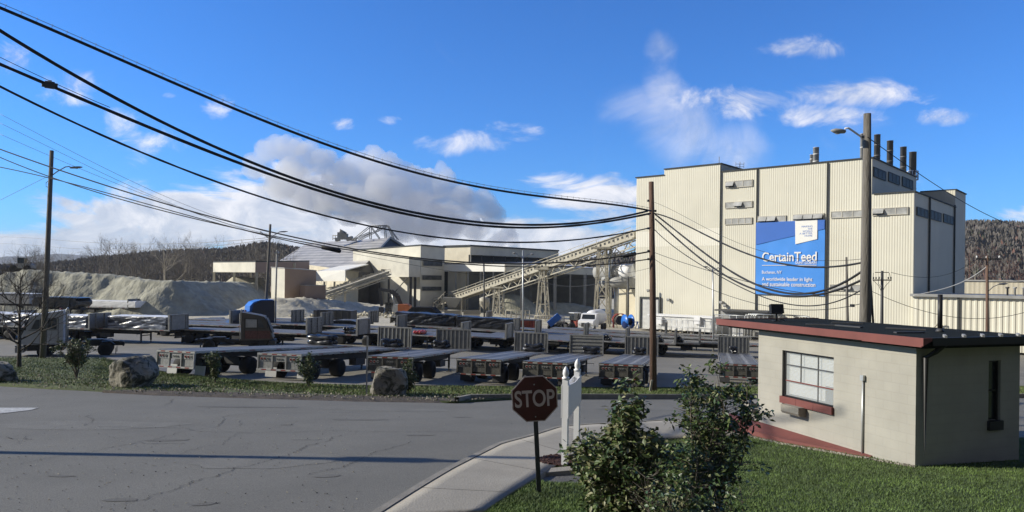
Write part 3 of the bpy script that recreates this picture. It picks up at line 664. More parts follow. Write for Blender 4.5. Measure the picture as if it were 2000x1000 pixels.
# boulders
def boulder(label, px0, px1, ytop, ybase, seed, depthk=.8, slant=0.0, slice_=()):
    import bmesh
    g = gp((px0+px1)/2, ybase); k = g.y/FPX; w = (px1-px0)*k; h = (ybase-ytop)*k*1.03
    bm = bmesh.new(); bmesh.ops.create_icosphere(bm, subdivisions=5, radius=1.0); random.seed(seed)
    pl = [(rv(), random.uniform(.62, .88)) for _ in range(14)]+[(Vector((0,0,1)), .8)]
    for v in bm.verts:
        c = v.co.copy()
        for n, d in pl:
            e = c.dot(n)-d
            if e > 0: c -= n*e*.72
        f = noise.fractal(c*1.7+Vector((seed,0,0)), 1.0, 2.0, 5)*.10+noise.ridged_multi_fractal(c*2.6+Vector((0,seed,0)), 1, 2, 4, 1, 2)*.035
        c *= 1+f; v.co = c
    for v in bm.verts:
        c = v.co; t = (c.z+.7)/1.4; c.x += slant*t*(1 if True else 0)
        v.co = Vector((c.x*w*.60, c.y*w*.60*depthk, (c.z+.55)*h*.70))
    xs_ = [v.co.x for v in bm.verts]; zs = [v.co.z for v in bm.verts]; sx_ = w/(max(xs_)-min(xs_)); sz_ = h/max(zs); cx = (max(xs_)+min(xs_))/2
    for v in bm.verts: v.co.x = (v.co.x-cx)*sx_; v.co.z *= sz_
    me = bpy.data.meshes.new('boulder'); bm.to_mesh(me); bm.free(); me.materials.append(MAT['rockm'])
    o = bpy.data.objects.new('boulder', me); COL.objects.link(o); o.location = g; return tag(o, label, 'boulder')
def rock_mat():
    m = mat('rockm', (.25,.23,.185), .95, .4, .9, 1.0, 4); nt = m.node_tree; N = nt.nodes; L = nt.links; b = N['Principled BSDF']
    src = b.inputs['Base Color'].links[0].from_socket; t = N.new('ShaderNodeTexCoord')
    n = N.new('ShaderNodeTexNoise'); n.inputs['Scale'].default_value = 1.6; n.inputs['Detail'].default_value = 9; n.inputs['Roughness'].default_value = .7; n.inputs['Distortion'].default_value = 1.2; L.new(t.outputs['Object'], n.inputs['Vector'])
    cr = N.new('ShaderNodeValToRGB'); cr.color_ramp.elements[0].position = .47; cr.color_ramp.elements[1].position = .56; L.new(n.outputs[0], cr.inputs[0])
    mx = N.new('ShaderNodeMix'); mx.data_type = 'RGBA'; L.new(cr.outputs[0], mx.inputs[0]); L.new(src, mx.inputs[6]); mx.inputs[7].default_value = (.045,.045,.03,1); L.new(mx.outputs[2], b.inputs['Base Color'])
rock_mat()
boulder('large mossy boulder on the verge left of the leftmost flatbed trailer', 212, 307, 696, 757, 8, .85, .1)
boulder('pointed leaning boulder on the verge beside the thin metal post', 721, 797, 718, 774, 9, .8, .15)
boulder('boulder cut off by the left edge of the photo', -40, 33, 708, 747, 13, .8, 0)
# thin metal post on the verge
g = gp(716, 772, .09); mb = MB(); k = g.y/FPX; mb.mat('steel_grey').b2((-.03,-.02,-.3),(.03,.0,116*k)); mb.mat('rim').b2((.031,-.03,56*k),(.045,0,116*k)); o = mb.obj('sign_post', None); 
o.location = g; tag(o, 'thin galvanized post without a sign beside the pointed boulder', 'post')
def sheet_mat():
    m = mat('roof_sheet', (.40,.385,.36), .45, .14, .3, sc2=.5, v2=.15); nt = m.node_tree; N = nt.nodes; L_ = nt.links; b = N['Principled BSDF']; src = b.inputs['Base Color'].links[0].from_socket
    t = N.new('ShaderNodeTexCoord'); w = N.new('ShaderNodeTexWave'); w.wave_type = 'BANDS'; w.bands_direction = 'Z'; w.inputs['Scale'].default_value = .42; w.inputs['Distortion'].default_value = .4; L_.new(t.outputs['Object'], w.inputs['Vector'])
    mr = N.new('ShaderNodeMapRange'); mr.inputs['To Min'].default_value = .72; mr.inputs['To Max'].default_value = 1.2; L_.new(w.outputs['Fac'], mr.inputs[0]); v = N.new('ShaderNodeVectorMath'); v.operation = 'SCALE'; L_.new(src, v.inputs[0]); L_.new(mr.outputs[0], v.inputs['Scale']); L_.new(v.outputs[0], b.inputs['Base Color'])
sheet_mat(); mat('ban_tag', (.13,.25,.62), .6, .03); mat('glass_mid', (.085,.09,.09), .55, .5, 1.2, spec=.25); mat('siding_band', (.80,.77,.66), .65, .04, .1); mat('steel_stack', (.19,.185,.18), .6, .2, .6, metal=.2)
# ------------------------------------------------------------ facade frames and ribbed walls
class Fr:
    def __init__(self, O, d): self.O = Vector(O); self.d = unit(d.x, d.y); self.n = Vector((-self.d.y, self.d.x, 0)); self.rz = math.atan2(self.d.y, self.d.x)
    def loc(self, px, py, off=0.0):
        r = ray(px, py); c = self.O-self.n*off; t = c.dot(self.n)/Vector((r.x, r.y, 0)).dot(self.n) if False else (self.n.x*c.x+self.n.y*c.y)/(self.n.x*r.x+self.n.y*r.y)
        p = r*t; q = p-self.O; return q.dot(self.d), q.z
    def x(self, px, off=0.0): return self.loc(px, HY, off)[0]
    def z(self, px, py, off=0.0): return self.loc(px, py, off)[1]
    def w(self, x, y, z): return self.O+self.d*x+self.n*y+Vector((0,0,z))
def ribwall(mb, A, B, z0, zA, zB=None, per=.30, dep=.017, holes=()):
    zB = zA if zB is None else zB; A = Vector((A[0], A[1], 0)); B = Vector((B[0], B[1], 0)); L = (B-A).length; d = (B-A)/L; o = Vector((d.y, -d.x, 0))
    n = max(1, int(L/per)); p = L/n; prof = []
    for i in range(n): prof += [(i*p, 0), (i*p+p*.36, 0), (i*p+p*.5, dep), (i*p+p*.86, dep)]
    prof.append((L, 0)); k = len(mb.v)
    for s, e in prof:
        q = A+d*s+o*e; mb.v.append(Vector((q.x, q.y, z0))); mb.v.append(Vector((q.x, q.y, zA+(zB-zA)*s/L)))
    for i in range(len(prof)-1): mb.f.append((k+2*i, k+2*i+2, k+2*i+3, k+2*i+1)); mb.mi.append(mb.cur); mb.sm.append(False)
def siding_mat(name, c, band):
    m = mat(name, c, .65, .05, .10, sc2=.35, v2=.035); return m
siding_mat('sidingA', (.69,.66,.545), 0)
D0 = ray(1240, 640)*114.8; FB = Fr((D0.x, D0.y, -7.65), unit(.748, -.664)); X = FB.x
plant = thing('factory_building', 'tall cream corrugated factory building with a big blue banner', 'factory', FB.O, FB.rz)
x0, xs1, x1, x2, x3 = 0.0, X(1295), X(1405), X(1701), X(1784); z_a, z_b, z_c = FB.z(1240,348), FB.z(1350,326), FB.z(1408,338); z_c2 = FB.z(1700,307); z_d = FB.z(1784,375)
z_c = z_c2 = (z_c+z_c2)/2
upY = 22.0; FS = Fr(FB.w(x2, 0, 0), unit(.664, .748)); upY = FS.x(1787); FS3 = Fr(FB.w(x3, 0, 0), unit(.664, .748)); lowY = FS3.x(1864); backY = FS3.x(1884)
mb = MB()
def core(a, b, zt, yb, y0=.02): mb.b2((a, y0, 0), (b, yb, zt-.02))
core(x0+.02, xs1, z_a, 24); core(xs1, x1-.02, z_b, 24); core(x1, x2-.02, z_c, upY); core(x2, x3-.02, z_d, lowY); mb.b2((x2, lowY-.01, 0), (x3-.02, backY, z_d+2.6)); mb.b2((x1, upY, 0),(x2,backY-.02, z_d-.1))
ribwall(mb, (x0,0), (xs1,0), 0, z_a); ribwall(mb, (xs1,-.003), (x1,-.003), 0, z_b); ribwall(mb, (x1,0), (x2,0), 0, z_c); ribwall(mb, (x2,0), (x3,0), 0, z_d)
ribwall(mb, (x3,0), (x3,lowY), 0, z_d); ribwall(mb, (x3,lowY), (x3,backY), 0, z_d+2.6); ribwall(mb, (x2,0), (x2,upY), z_d, z_c); ribwall(mb, (x1,0), (x1,24), z_c, z_b)
ribwall(mb, (x2+(x3-x2)*.62,lowY-.03), (x3,lowY-.03), z_d, z_d+2.6)
mb.obj('wall', 'sidingA', plant)
mb = MB(); za_, zb_ = FB.z(1240,483), FB.z(1240,455)+.1; ribwall(mb, (x0+.01,-.008), (x1-.01,-.012), za_, zb_, zb_+.2); mb.obj('repainted_band', 'siding_band', plant)
mb = MB(); e = .18
mb.b2((x0-e,-e,z_a),(xs1,24,z_a+.14)); mb.b2((xs1-.02,-e-.01,z_b),(x1+e,24,z_b+.14)); mb.b2((x1+e+.01,-e,z_c),(x2+e,upY,z_c+.14)); mb.b2((x2+e+.01,-e,z_d),(x3+e,lowY-.04,z_d+.13)); mb.b2((x2+.2,lowY-.08,z_d+2.6),(x3+e,backY,z_d+2.75))
mb.obj('roof', 'roof_dark', plant)
def pipe_down(px, ptop, pbot, side=None, w=.11):
    F = side or FB; x = F.x(px); zt = F.z(px, ptop); o = MB(); o.b2((x-w/2, -.24, max(0, F.z(px, pbot))), (x+w/2, -.06, zt)); ob = o.obj('downspout', 'trim_dark', plant)
    if side: ob.matrix_local = Matrix.Translation((FB.loc(px,500)[0]*0, 0, 0)); 
    return ob
for px, a, b in ((1406,322,640),(1477,330,640),(1614,318,640)): pipe_down(px, a, b)
for (Fq, xx, lst) in ((FS3, x3, ((1812,384,577),(1861,400,577))),):
    for px, a, b in lst:
        s = Fq.x(px); o = MB(); o.b2((xx+.06, s-.1, Fq.z(px, b)), (xx+.26, s+.1, Fq.z(px, a))); o.obj('downspout', 'trim_dark', plant)
def window_strip(px0, px1, y0, y1, n=3, openp=(), F=None, xx=None, dark=False):
    F = F or FB; a, b = F.x(px0), F.x(px1); m = (px0+px1)/2; zt, zb = F.z(m, y0), F.z(m, y1)
    side = xx is not None
    def bx(o, s0, s1, d0, d1, z0, z1):
        if side: o.b2((xx-d1, s0, z0), (xx-d0, s1, z1))
        else: o.b2((s0, d0, z0), (s1, d1, z1))
    o = MB(); t = .09
    bx(o, a, b, -.16, -.02, zb-t, zb); bx(o, a, b, -.16, -.02, zt, zt+t); bx(o, a-t, a, -.16, -.02, zb-t, zt+t); bx(o, b, b+t, -.16, -.02, zb-t, zt+t)
    for i in range(1, n): s = a+(b-a)*i/n; bx(o, s-.05, s+.05, -.15, -.02, zb, zt)
    wd = o.obj('window', 'trim_dark' if dark else 'winframe', plant)
    o = MB()
    for i in range(n):
        s0, s1 = a+(b-a)*i/n+.05, a+(b-a)*(i+1)/n-.05
        if i in openp:
            g = (zt-zb)*.5; o.slab([(s0, -.1, zt), (s1, -.1, zt), (s1, -.1-g*1.1, zb+g*.35), (s0, -.1-g*1.1, zb+g*.35)], .05)
        else: bx(o, s0, s1, -.115, -.085, zb, zt)
        if dark:
            for q in range(1, 4): u = s0+(s1-s0)*q/4; bx(o, u-.02, u+.02, -.13, -.12, zb, zt)
    o.obj('pane', 'glass_dirty_light' if not dark else 'glass_mid', wd)
    if openp:
        o = MB()
        for i in openp: s0, s1 = a+(b-a)*i/n+.05, a+(b-a)*(i+1)/n-.05; bx(o, s0, s1, -.07, -.06, zb, zt)
        o.obj('opening', 'glass_dark', wd)
window_strip(1416,1467,354,365,3,(0,)); window_strip(1416,1467,395,405,3,(1,)); window_strip(1416,1467,427,437,4)
window_strip(1480,1533,423,434,3,(0,1)); window_strip(1549,1607,419,430,3,(0,1,2)); window_strip(1623,1686,413,424,3); window_strip(1704,1771,407,419,3,(0,)); window_strip(1623,1685,557,567,3,(1,))
for a, b, c, d in ((1703,1726,331,347),(1732,1753,340,356),(1759,1779,349,365)): window_strip(a,b,c,d,3,F=FS,xx=x2,dark=True)
for a, b, c, d in ((1788,1809,408,422),(1815,1835,414,429),(1840,1859,421,435)): window_strip(a,b,c,d,3,F=FS3,xx=x3,dark=True)
# roll-up door and wall lights
dx0, dx1, dz = FB.x(1254), FB.x(1289), FB.z(1270, 583)
o = MB(); o.b2((dx0-.25,-.3,0),(dx0,-.02,dz+.25)); o.b2((dx0,-.3,dz),(dx1,-.02,dz+.25)); o.b2((dx1,-.3,0),(dx1+.25,-.02,dz+.25)); dr = o.obj('door', 'trim_dark', plant)
o = MB()
for i in range(24): z = dz*i/24; o.box(((dx0+dx1)/2+.0, -.07, z+dz/48), (dx1-dx0, .05, dz/24-.02))
o.obj('shutter', 'white_dirty', dr)
for px, py in ((1268,567),(1307,585),(1410,590),(1417,596)):
    x_, z_ = FB.loc(px, py); o = MB(); o.box((x_,-.25,z_),(.45,.4,.3)); o.tube([(x_,-.3,z_-.1),(x_,-.5,z_-.2)], .12, 8); o.obj('wall_lamp', 'steel_grey', plant)
# stacks
def stack(px, w, ytop, D, zbase, m, label, basket=False):
    p = P(px, ytop, D); r = w/2*D/FPX; t = thing('exhaust_stack', label, 'stack', (p.x, p.y, zbase)); h = p.z-zbase; o = MB()
    o.lathe([(r,0),(r,h-.05),(r*1.06,h-.05),(r*1.06,h),(r*.85,h),(r*.8,h-.6)], n=20); o.obj('pipe', m, t)
    for f in (.33,.66):
        o = MB(); o.lathe([(r*1.06,h*f),(r*1.06,h*f+.14)], n=20); o.obj('band', m, t)
    if basket:
        o = MB()
        for i in range(3): o.tube([(r*1.5*math.cos(a/12*6.283), r*1.5*math.sin(a/12*6.283), h-4.2+i*.65) for a in range(13)], .05, 5)
        for a in range(12): c, s = math.cos(a/12*6.283)*r*1.5, math.sin(a/12*6.283)*r*1.5; o.tube([(c,s,h-4.2),(c,s,h-2.9)], .05, 5)
        o.lathe([(r,h-4.3),(r*1.55,h-4.25)], n=16); o.obj('platform', 'white_paint', t)
    return t
zr = FB.O.z+z_c+.2; zl = FB.O.z+z_d+.2; zrm = FB.O.z+z_c+.2
def Dl(off, px): # depth of column px on a line parallel to the side wall, set `off` inside it
    p = FB.w(x2-off, 0, 0); return along(p, FS.d, px).y
stack(1713.5, 11.5, 263, Dl(1.8,1713.5), zr, 'steel_stack', 'leftmost and tallest of the four dark exhaust stacks on the factory roof')
stack(1738.5, 11.5, 275, Dl(1.8,1738.5), zr, 'steel_stack', 'second dark exhaust stack from the left on the factory roof')
stack(1764.5, 11.5, 287, Dl(1.8,1764.5), zr, 'steel_stack', 'third dark exhaust stack from the left on the factory roof')
p = FS.w(FS.x(1782, -.0)+.3, 1.0, 0); stack(1783, 13, 297, (FB.w(x2-.2, upY+1.0, 0)).y, zl, 'steel_stack', 'rightmost dark exhaust stack ringed by a small white platform', True)
stack(1685, 9, 261, Dl(6,1685), zr, 'white_dirty', 'white exhaust stack right behind the tall grey light pole')
stack(1594, 11, 288, FB.w(FB.x(1594), 9, 0).y, zr, 'white_dirty', 'taller pale exhaust stack of the close pair on the factory roof')
stack(1585, 6, 302, FB.w(FB.x(1585), 9, 0).y, zr, 'white_dirty', 'short thin stack of the close pair on the factory roof')
q = FB.w(FB.x(1827), lowY*.6, 0); q = along(FB.w(x3-2.5,0,0), FS.d, 1831); vt = thing('roof_ventilator', 'small black mushroom ventilator on the lower factory roof', 'ventilator', (q.x, q.y, zl)); o = MB(); o.lathe([(.3,0),(.3,.45)], n=14); o.obj('neck', 'steel_dark', vt); o = MB(); o.lathe([(.42,.45),(.7,.5),(.7,.75),(.3,.95)], n=14); o.obj('hood', 'steel_dark', vt)
def antenna(px, ybot, ytop, D, arms, label):
    p = P(px, ybot, D); h = (ybot-ytop)*D/FPX; t = thing('antenna', label, 'antenna', p); o = MB(); o.tube([(0,0,-.4),(0,0,h)], .05, 6); o.obj('mast', 'steel_grey', t)
    if arms:
        o = MB()
        for z in arms: o.tube([(-.6,0,h*z),(.6,0,h*z)], .035, 5); o.tube([(-.6,0,h*z-.2),(-.6,0,h*z+.3)], .03, 5); o.tube([(.6,0,h*z-.2),(.6,0,h*z+.3)], .03, 5)
        o.obj('crossbar', 'steel_grey', t)
antenna(1404.5, 319, 306, FB.w(x1,2,0).y, (), 'thin twin-less rod antenna at the corner of the tall factory tower'.replace('twin-less ', ''))
antenna(1445, 331, 316, FB.w(X(1445),6,0).y, (.35,.7), 'small antenna with crossbars on the factory roof beside the tower')
# banner
bx0, bx1 = FB.x(1475.5, .25), FB.x(1610, .25); bz1, bz0 = (FB.z(1476,436,.25)+FB.z(1610,428,.25))/2, (FB.z(1476,575,.25)+FB.z(1610,577,.25))/2
bn = thing('banner', 'large blue and white company banner hung on the factory wall', 'banner', FB.w(0,0,0)+Vector((0,0,0)), FB.rz)
def BX(px): return FB.x(px, .25)
def BZ(px, py): return FB.z(px, py, .25)
o = MB(); n1, n2 = 30, 26
for i in range(n1+1):
    for j in range(n2+1):
        u, v = i/n1, j/n2; x = bx0+(bx1-bx0)*u; z = bz0+(bz1-bz0)*v; dy = noise.noise(Vector((x*.5, z*.5, 3)))*.05
        o.v.append(Vector((x, -.25+min(dy,.03), z)))
o.f = [(i*(n2+1)+j, (i+1)*(n2+1)+j, (i+1)*(n2+1)+j+1, i*(n2+1)+j+1) for i in range(n1) for j in range(n2)]; o.mi = [0]*len(o.f); o.sm = [True]*len(o.f)
o.b2((bx0, -.19, bz0), (bx1, -.10, bz1)); o.mi[-6:] = [0]*6
o.obj('cloth', 'ban_light', bn)
o = MB(); o.prism([(BX(1476),BZ(1476,478)),(BX(1609.5),BZ(1609.5,447)),(BX(1609.5),bz1-.02),(bx0+.02,bz1-.02)], 'y', -.315, -.31); o.obj('upper_field', 'ban_dark', bn)
o = MB(); o.prism([(BX(1553),BZ(1553,477)),(BX(1595.5),BZ(1595.5,467)),(BX(1595.5),bz1-.02),(BX(1552),bz1-.02)], 'y', -.335, -.33); o.obj('tag_field', 'ban_white', bn)
def btext(s, px0, px1, yb, yt, m='ban_white', bold=.0, d=-.34, sp=1.0):
    xa, xb = BX(px0), BX(px1); zm0, zm1 = (BZ(px0,yb)+BZ(px1,yb))/2, (BZ(px0,yt)+BZ(px1,yt))/2
    text_obj(s, 'lettering', (xa, xb, zm0, zm1), d, m, bn, bold=bold, dpt=.004, spacing=sp)
btext('CertainTeed', 1488.5, 1595, 510.5, 492, bold=.014, d=-.325, sp=1.0)
btext('SAINT-GOBAIN', 1553.5, 1594.5, 515.5, 510.5, bold=.006, d=-.325)
btext('Buchanan, NY', 1488.5, 1527, 535.5, 528.5, d=-.325, bold=.004)
btext('A worldwide leader in light', 1488.5, 1587, 551, 541.5, bold=.008, d=-.325)
btext('and sustainable construction', 1489, 1593, 559.5, 551.5, bold=.008, d=-.325)
for s, a, b, y in (('MAKING',1565,1586,444),('THE',1577,1586,448.6),('WORLD',1567,1586,453.2),('A BETTER',1561,1586,457.8),('HOME',1571,1586,462.2)): btext(s, a, b, y, y-3.4, 'ban_tag', d=-.345)
for ob in bn.children:
    if ob.name.startswith('lettering') and not ob.data.materials: pass
o = MB(); o.b2((BX(1488.5),-.33,BZ(1540,518.6)),(BX(1595),-.32,BZ(1540,517.6))); o.obj('rule', 'ban_white', bn)
# annex to the right, and the low store behind it
an = thing('annex', 'low cream corrugated annex with a flat grey roof right of the factory', 'building', FB.w(x3,0,0), FB.rz)
L = 30.0; zt = FB.z(1800,579)
o = MB(); ribwall(o, (.1,-.5), (L,-.5), 0, zt, per=.60, dep=.06); o.b2((.1,-.45,0),(L,11.5,zt-.03)); o.obj('wall', 'sidingA', an)
o = MB(); o.b2((-.15,-.95,zt),(L+.2,12,zt+.32)); o.obj('roof', 'steel_grey', an)
for px in (1873,): x_ = FB.x(px,.5)-x3; o = MB(); o.b2((x_-.1,-.75,0),(x_+.1,-.57,zt)); o.obj('downspout', 'trim_dark', an)
x_ = FB.x(1835,.5)-x3; z_ = FB.z(1835,636); o = MB(); o.tube([(x_-1.4,-.8,z_-1.3),(x_,-1.0,z_+.3),(x_+.35,-1.0,z_+.35),(x_+.5,-1,z_),(x_+.3,-1,z_-.25)], .1, 8); o.obj('bent_duct', 'steel_cream', an)
for i, (px, py) in enumerate(((1963,570),(1978,570),(1995,566))):
    s, z_ = FB.loc(px, 577, .2); s -= x3; o = MB(); o.lathe([(.10,0),(.10,.8),(.2,.85),(.2,1.0)], (s, 1.5, zt+.3), n=10); o.obj('roof_vent', 'steel_grey' if i else 'steel_dark', an)
p = P(1883, 577, 128); F2 = Fr((p.x, p.y, -7.5), unit(.80, -.6)); s2 = thing('storehouse', 'long cream storehouse behind the annex at the right edge', 'building', F2.O, F2.rz)
zt2 = F2.z(1883,549); o = MB(); ribwall(o, (-4,0), (F2.x(2000)+40,0), 0, zt2, per=.7); o.b2((-4,.02,0),(F2.x(2000)+40,20,zt2-.03)); o.obj('wall', 'siding2', s2); o = MB(); o.b2((-4.2,-.2,zt2),(F2.x(2000)+40,20,zt2+.25)); o.obj('roof', 'metal_roof', s2)
# white site office with air conditioners, fence and pipes at the foot of the factory
OF = 5.5; ot = thing('site_office', 'long white site office trailer at the foot of the factory', 'office trailer', FB.w(0,0,0), FB.rz)
ax, bx_ = FB.x(1268, OF), FB.x(1391, OF); zt = FB.z(1330, 619, OF); o = MB(); ribwall(o, (ax,-OF), (bx_,-OF), .5, zt, per=.9, dep=.02); o.b2((ax+.01,-OF+.02,.5),(bx_-.01,-OF+3,zt-.02)); o.obj('wall', 'white_dirty', ot)
o = MB(); o.b2((ax-.15,-OF-.2,zt),(bx_+.15,-OF+3.2,zt+.18)); o.obj('roof', 'white_paint', ot)
for px in (1289, 1363): x_, z_ = FB.loc(px, 626, OF+.2); o = MB(); o.b2((x_-.45,-OF-.5,z_-.5),(x_+.45,-OF-.04,z_+.5)); o.obj('air_conditioner', 'white_paint', ot)
o = MB(); 
for i in range(7): x_ = ax+(bx_-ax)*i/6; o.box((x_,-OF+.5,.25),(.3,.3,.5)); 
o.obj('pier', 'concrete', ot)
fn = thing('railing', 'long galvanized pipe railing in front of the white site office', 'railing', FB.w(0,0,0), FB.rz); o = MB(); rx0, rx1 = FB.x(1282, 8), FB.x(1400, 8)
for z_ in (1.1, 2.1): o.tube([(rx0,-8,z_),(rx1,-8,z_)], .04, 5)
for i in range(12): x_ = rx0+(rx1-rx0)*i/11; o.tube([(x_,-8,-.2),(x_,-8,2.1)], .045, 5)
o.obj('rail', 'galv', fn)
cf = thing('mesh_gate', 'steel framed mesh gates seen under the hut roof edge', 'gate', FB.w(0,0,0), FB.rz); o = MB(); gx = [FB.x(p_, 6) for p_ in (1396,1412,1426,1440,1456,1468,1484,1500)]
for x_ in gx: o.tube([(x_,-6,-.2),(x_,-6,3.0)], .07, 6)
for z_ in (.3,1.7,3.0): o.tube([(gx[0],-6,z_),(gx[-1],-6,z_)], .05, 5)
o.obj('frame', 'galv', cf)
o = MB(); 
for i in range(60): x_ = gx[0]+(gx[-1]-gx[0])*i/59; o.tube([(x_,-6,.2),(x_,-6,3)], .012, 3)
o.obj('mesh', 'steel_grey', cf)
o = MB(); x_a, x_b = FB.x(1432,4.5), FB.x(1452,4.5); z_ = FB.z(1440,632,4.5); t = thing('storage_cabinet', 'white storage cabinet behind the mesh gates', 'cabinet', FB.w(x_a,-4.5,0), FB.rz); o.b2((0,0,0),(x_b-x_a,1.5,z_)); o.obj('case', 'white_paint', t); o = MB(); o.b2((.1,-.03,.15),((x_b-x_a)/2-.03,-.001,z_-.15)); o.b2(((x_b-x_a)/2+.03,-.03,.15),(x_b-x_a-.1,-.001,z_-.15)); o.obj('door', 'white_dirty', t)
x_a, x_b = FB.x(1396,3.5), FB.x(1500,3.5); t = thing('shelter', 'dark open lean-to shelter behind the mesh gates', 'shelter', FB.w(x_a,-3.5,0), FB.rz); o = MB(); o.b2((0,2,0),(x_b-x_a,3.3,3.4)); o.obj('back_wall', 'steel_grey', t); o = MB(); o.b2((0,0,3.4),(x_b-x_a,3.3,3.6)); o.obj('roof', 'steel_dark', t)
pp = thing('pipe_rack', 'bundle of bent silver pipes against the factory wall above the hut roof', 'pipes', FB.w(0,0,0), FB.rz); o = MB()
for i in range(6):
    x_ = FB.x(1457+i*5, 3); zz = FB.z(1460, 612, 3); xr = FB.x(1555+i*7, 3); yb = -3-.22*i
    o.tube([(x_,yb,zz-2.5),(x_,yb,zz-.45),(x_+.15,yb,zz-.12),(x_+.45,yb,zz),(xr-.5,yb,zz),(xr-.1,yb,zz-.15),(xr,yb,zz-.5),(xr,yb,zz-2.6)], .085, 7)
o.obj('pipe', 'galv', pp)
o = MB(); 
for px in (1470,1500,1530,1560,1590): x_ = FB.x(px, 3); o.b2((x_-.08,-4.4,0),(x_+.08,-2.9,FB.z(1500,616,3)))
o.obj('support', 'steel_grey', pp)
# ------------------------------------------------------------ plant buildings in the middle distance
dR, dL = unit(.664,.748), unit(-.748,.664)
def block(name, label, cat, foot, zb, zt, wm_='siding_light', rm='roof_dark', over=.25, rth=.3, group=None):
    """foot: world ground points counter-clockwise; zt: one height or one per corner"""
    c = foot[0]; t = thing(name, label, cat, (c.x, c.y, zb), 0, group); n = len(foot); zt = zt if isinstance(zt, (list, tuple)) else [zt]*n
    cx = sum(p.x for p in foot)/n; cy = sum(p.y for p in foot)/n; o = MB()
    vs = [(p.x-c.x, p.y-c.y, 0) for p in foot]+[(p.x-c.x, p.y-c.y, z-zb) for p, z in zip(foot, zt)]
    o.add(vs, [tuple(range(n, 2*n))]+[(i, (i+1)%n, n+(i+1)%n, n+i) for i in range(n)]); o.obj('wall', wm_, t)
    o = MB(); q = []
    for p, z in zip(foot, zt):
        v = Vector((p.x-cx, p.y-cy, 0)); v = v*(1+over/max(.1, v.length)); q.append(Vector((v.x+cx-c.x, v.y+cy-c.y, z-zb+.004)))
    o.add(q+[p+Vector((0,0,rth)) for p in q], [tuple(range(n))[::-1], tuple(range(n, 2*n))]+[(i, (i+1)%n, n+(i+1)%n, n+i) for i in range(n)]); o.obj('roof', rm, t)
    return t
C1 = ray(821, HY)*155; C1.z = 0; A1 = along(C1, dL, 689); B1 = along(C1, dR, 868); K1 = A1+(B1-C1)
zA, zC, zB = P(689,490,A1.y).z, P(821,480,C1.y).z, P(868,484,B1.y).z
mill = block('process_building', 'cream process building where the short conveyor ends', 'building', [A1, C1, B1, K1], -7.6, [zA, zC, zB, zB-.3])
M1 = Fr((C1.x, C1.y, -7.6), dR); off = C1-Vector((A1.x, A1.y, 0))
def mwin(px0, px1, y0, y1, par=mill, ext=0.0):
    O = Vector(par.location); a, b = M1.x(px0, -ext), M1.x(px1, -ext); m = (px0+px1)/2; z0, z1 = M1.z(m, y1), M1.z(m, y0); o = MB(); q = lambda s, y, z: M1.w(s, y, z)-O
    cs = [q(a,-.15,z0), q(b,-.15,z0), q(b,-.15,z1), q(a,-.15,z1)]; o.slab(cs, -.12); wd = o.obj('window', 'glass_mid', par)
    o = MB()
    for i in range(6): s = a+(b-a)*i/5; o.beam(q(s,-.17,z0), q(s,-.17,z1), .10)
    o.beam(q(a,-.17,z0), q(b,-.17,z0), .12); o.beam(q(a,-.17,z1), q(b,-.17,z1), .12); o.obj('frame', 'winframe', wd)
mwin(825,862,509,519.5); mwin(823.5,861,538,546.5); mwin(823.5,861,560,567.5)
Fm = Fr((A1.x, A1.y, -7.6), (C1-A1)); 
def mdoor(px0, px1, y0, y1, m, name='door', dpt=.12):
    O = Vector(mill.location); a, b = Fm.x(px0), Fm.x(px1); z0, z1 = Fm.z(px0, y1), Fm.z(px0, y0); o = MB(); o.slab([Fm.w(a,-dpt,z0)-O, Fm.w(b,-dpt,z0)-O, Fm.w(b,-dpt,z1)-O, Fm.w(a,-dpt,z1)-O], -.1); return o.obj(name, m, mill)
mdoor(703,709,552,582,'glass_dark'); mdoor(731,740,580,600,'glass_dark'); mdoor(697,702,560,600,'rust', 'stain_panel')
bxC = C1-dR*3.2; bxA = along(bxC, dL, 756); bxB = bxC+dR*3.1; bxK = bxA+dR*3.1
z1_, z0_ = P(795,501.5,bxC.y).z, P(795,541,bxC.y).z
hh = thing('conveyor_head_house', 'cream box-shaped conveyor head house jutting from the process building', 'head house', (bxC.x, bxC.y, z0_))
o = MB(); o.add([(p.x-bxC.x, p.y-bxC.y, z) for z in (0, z1_-z0_) for p in (bxA, bxC, bxB, bxK)], [(3,2,1,0),(4,5,6,7),(0,1,5,4),(1,2,6,5),(2,3,7,6),(3,0,4,7)]); o.obj('wall', 'siding_light', hh)
o = MB()
for p in (bxC-dR*-.3, bxC+dR*1.5): o = MB(); o.beam((p.x-bxC.x+.2, p.y-bxC.y, -7.6-z0_), (p.x-bxC.x+.2, p.y-bxC.y, 0), .5); o.obj('column', 'steel_dark', hh)
p = bxA+dR*.5; o = MB(); o.beam((p.x-bxC.x, p.y-bxC.y, -7.6-z0_), (p.x-bxC.x, p.y-bxC.y, 0), .4); o.beam((bxA.x-bxC.x+.3, bxA.y-bxC.y, -5), (bxC.x-bxC.x-.4, .4, -.2), .15); o.obj('column', 'steel_dark', hh)
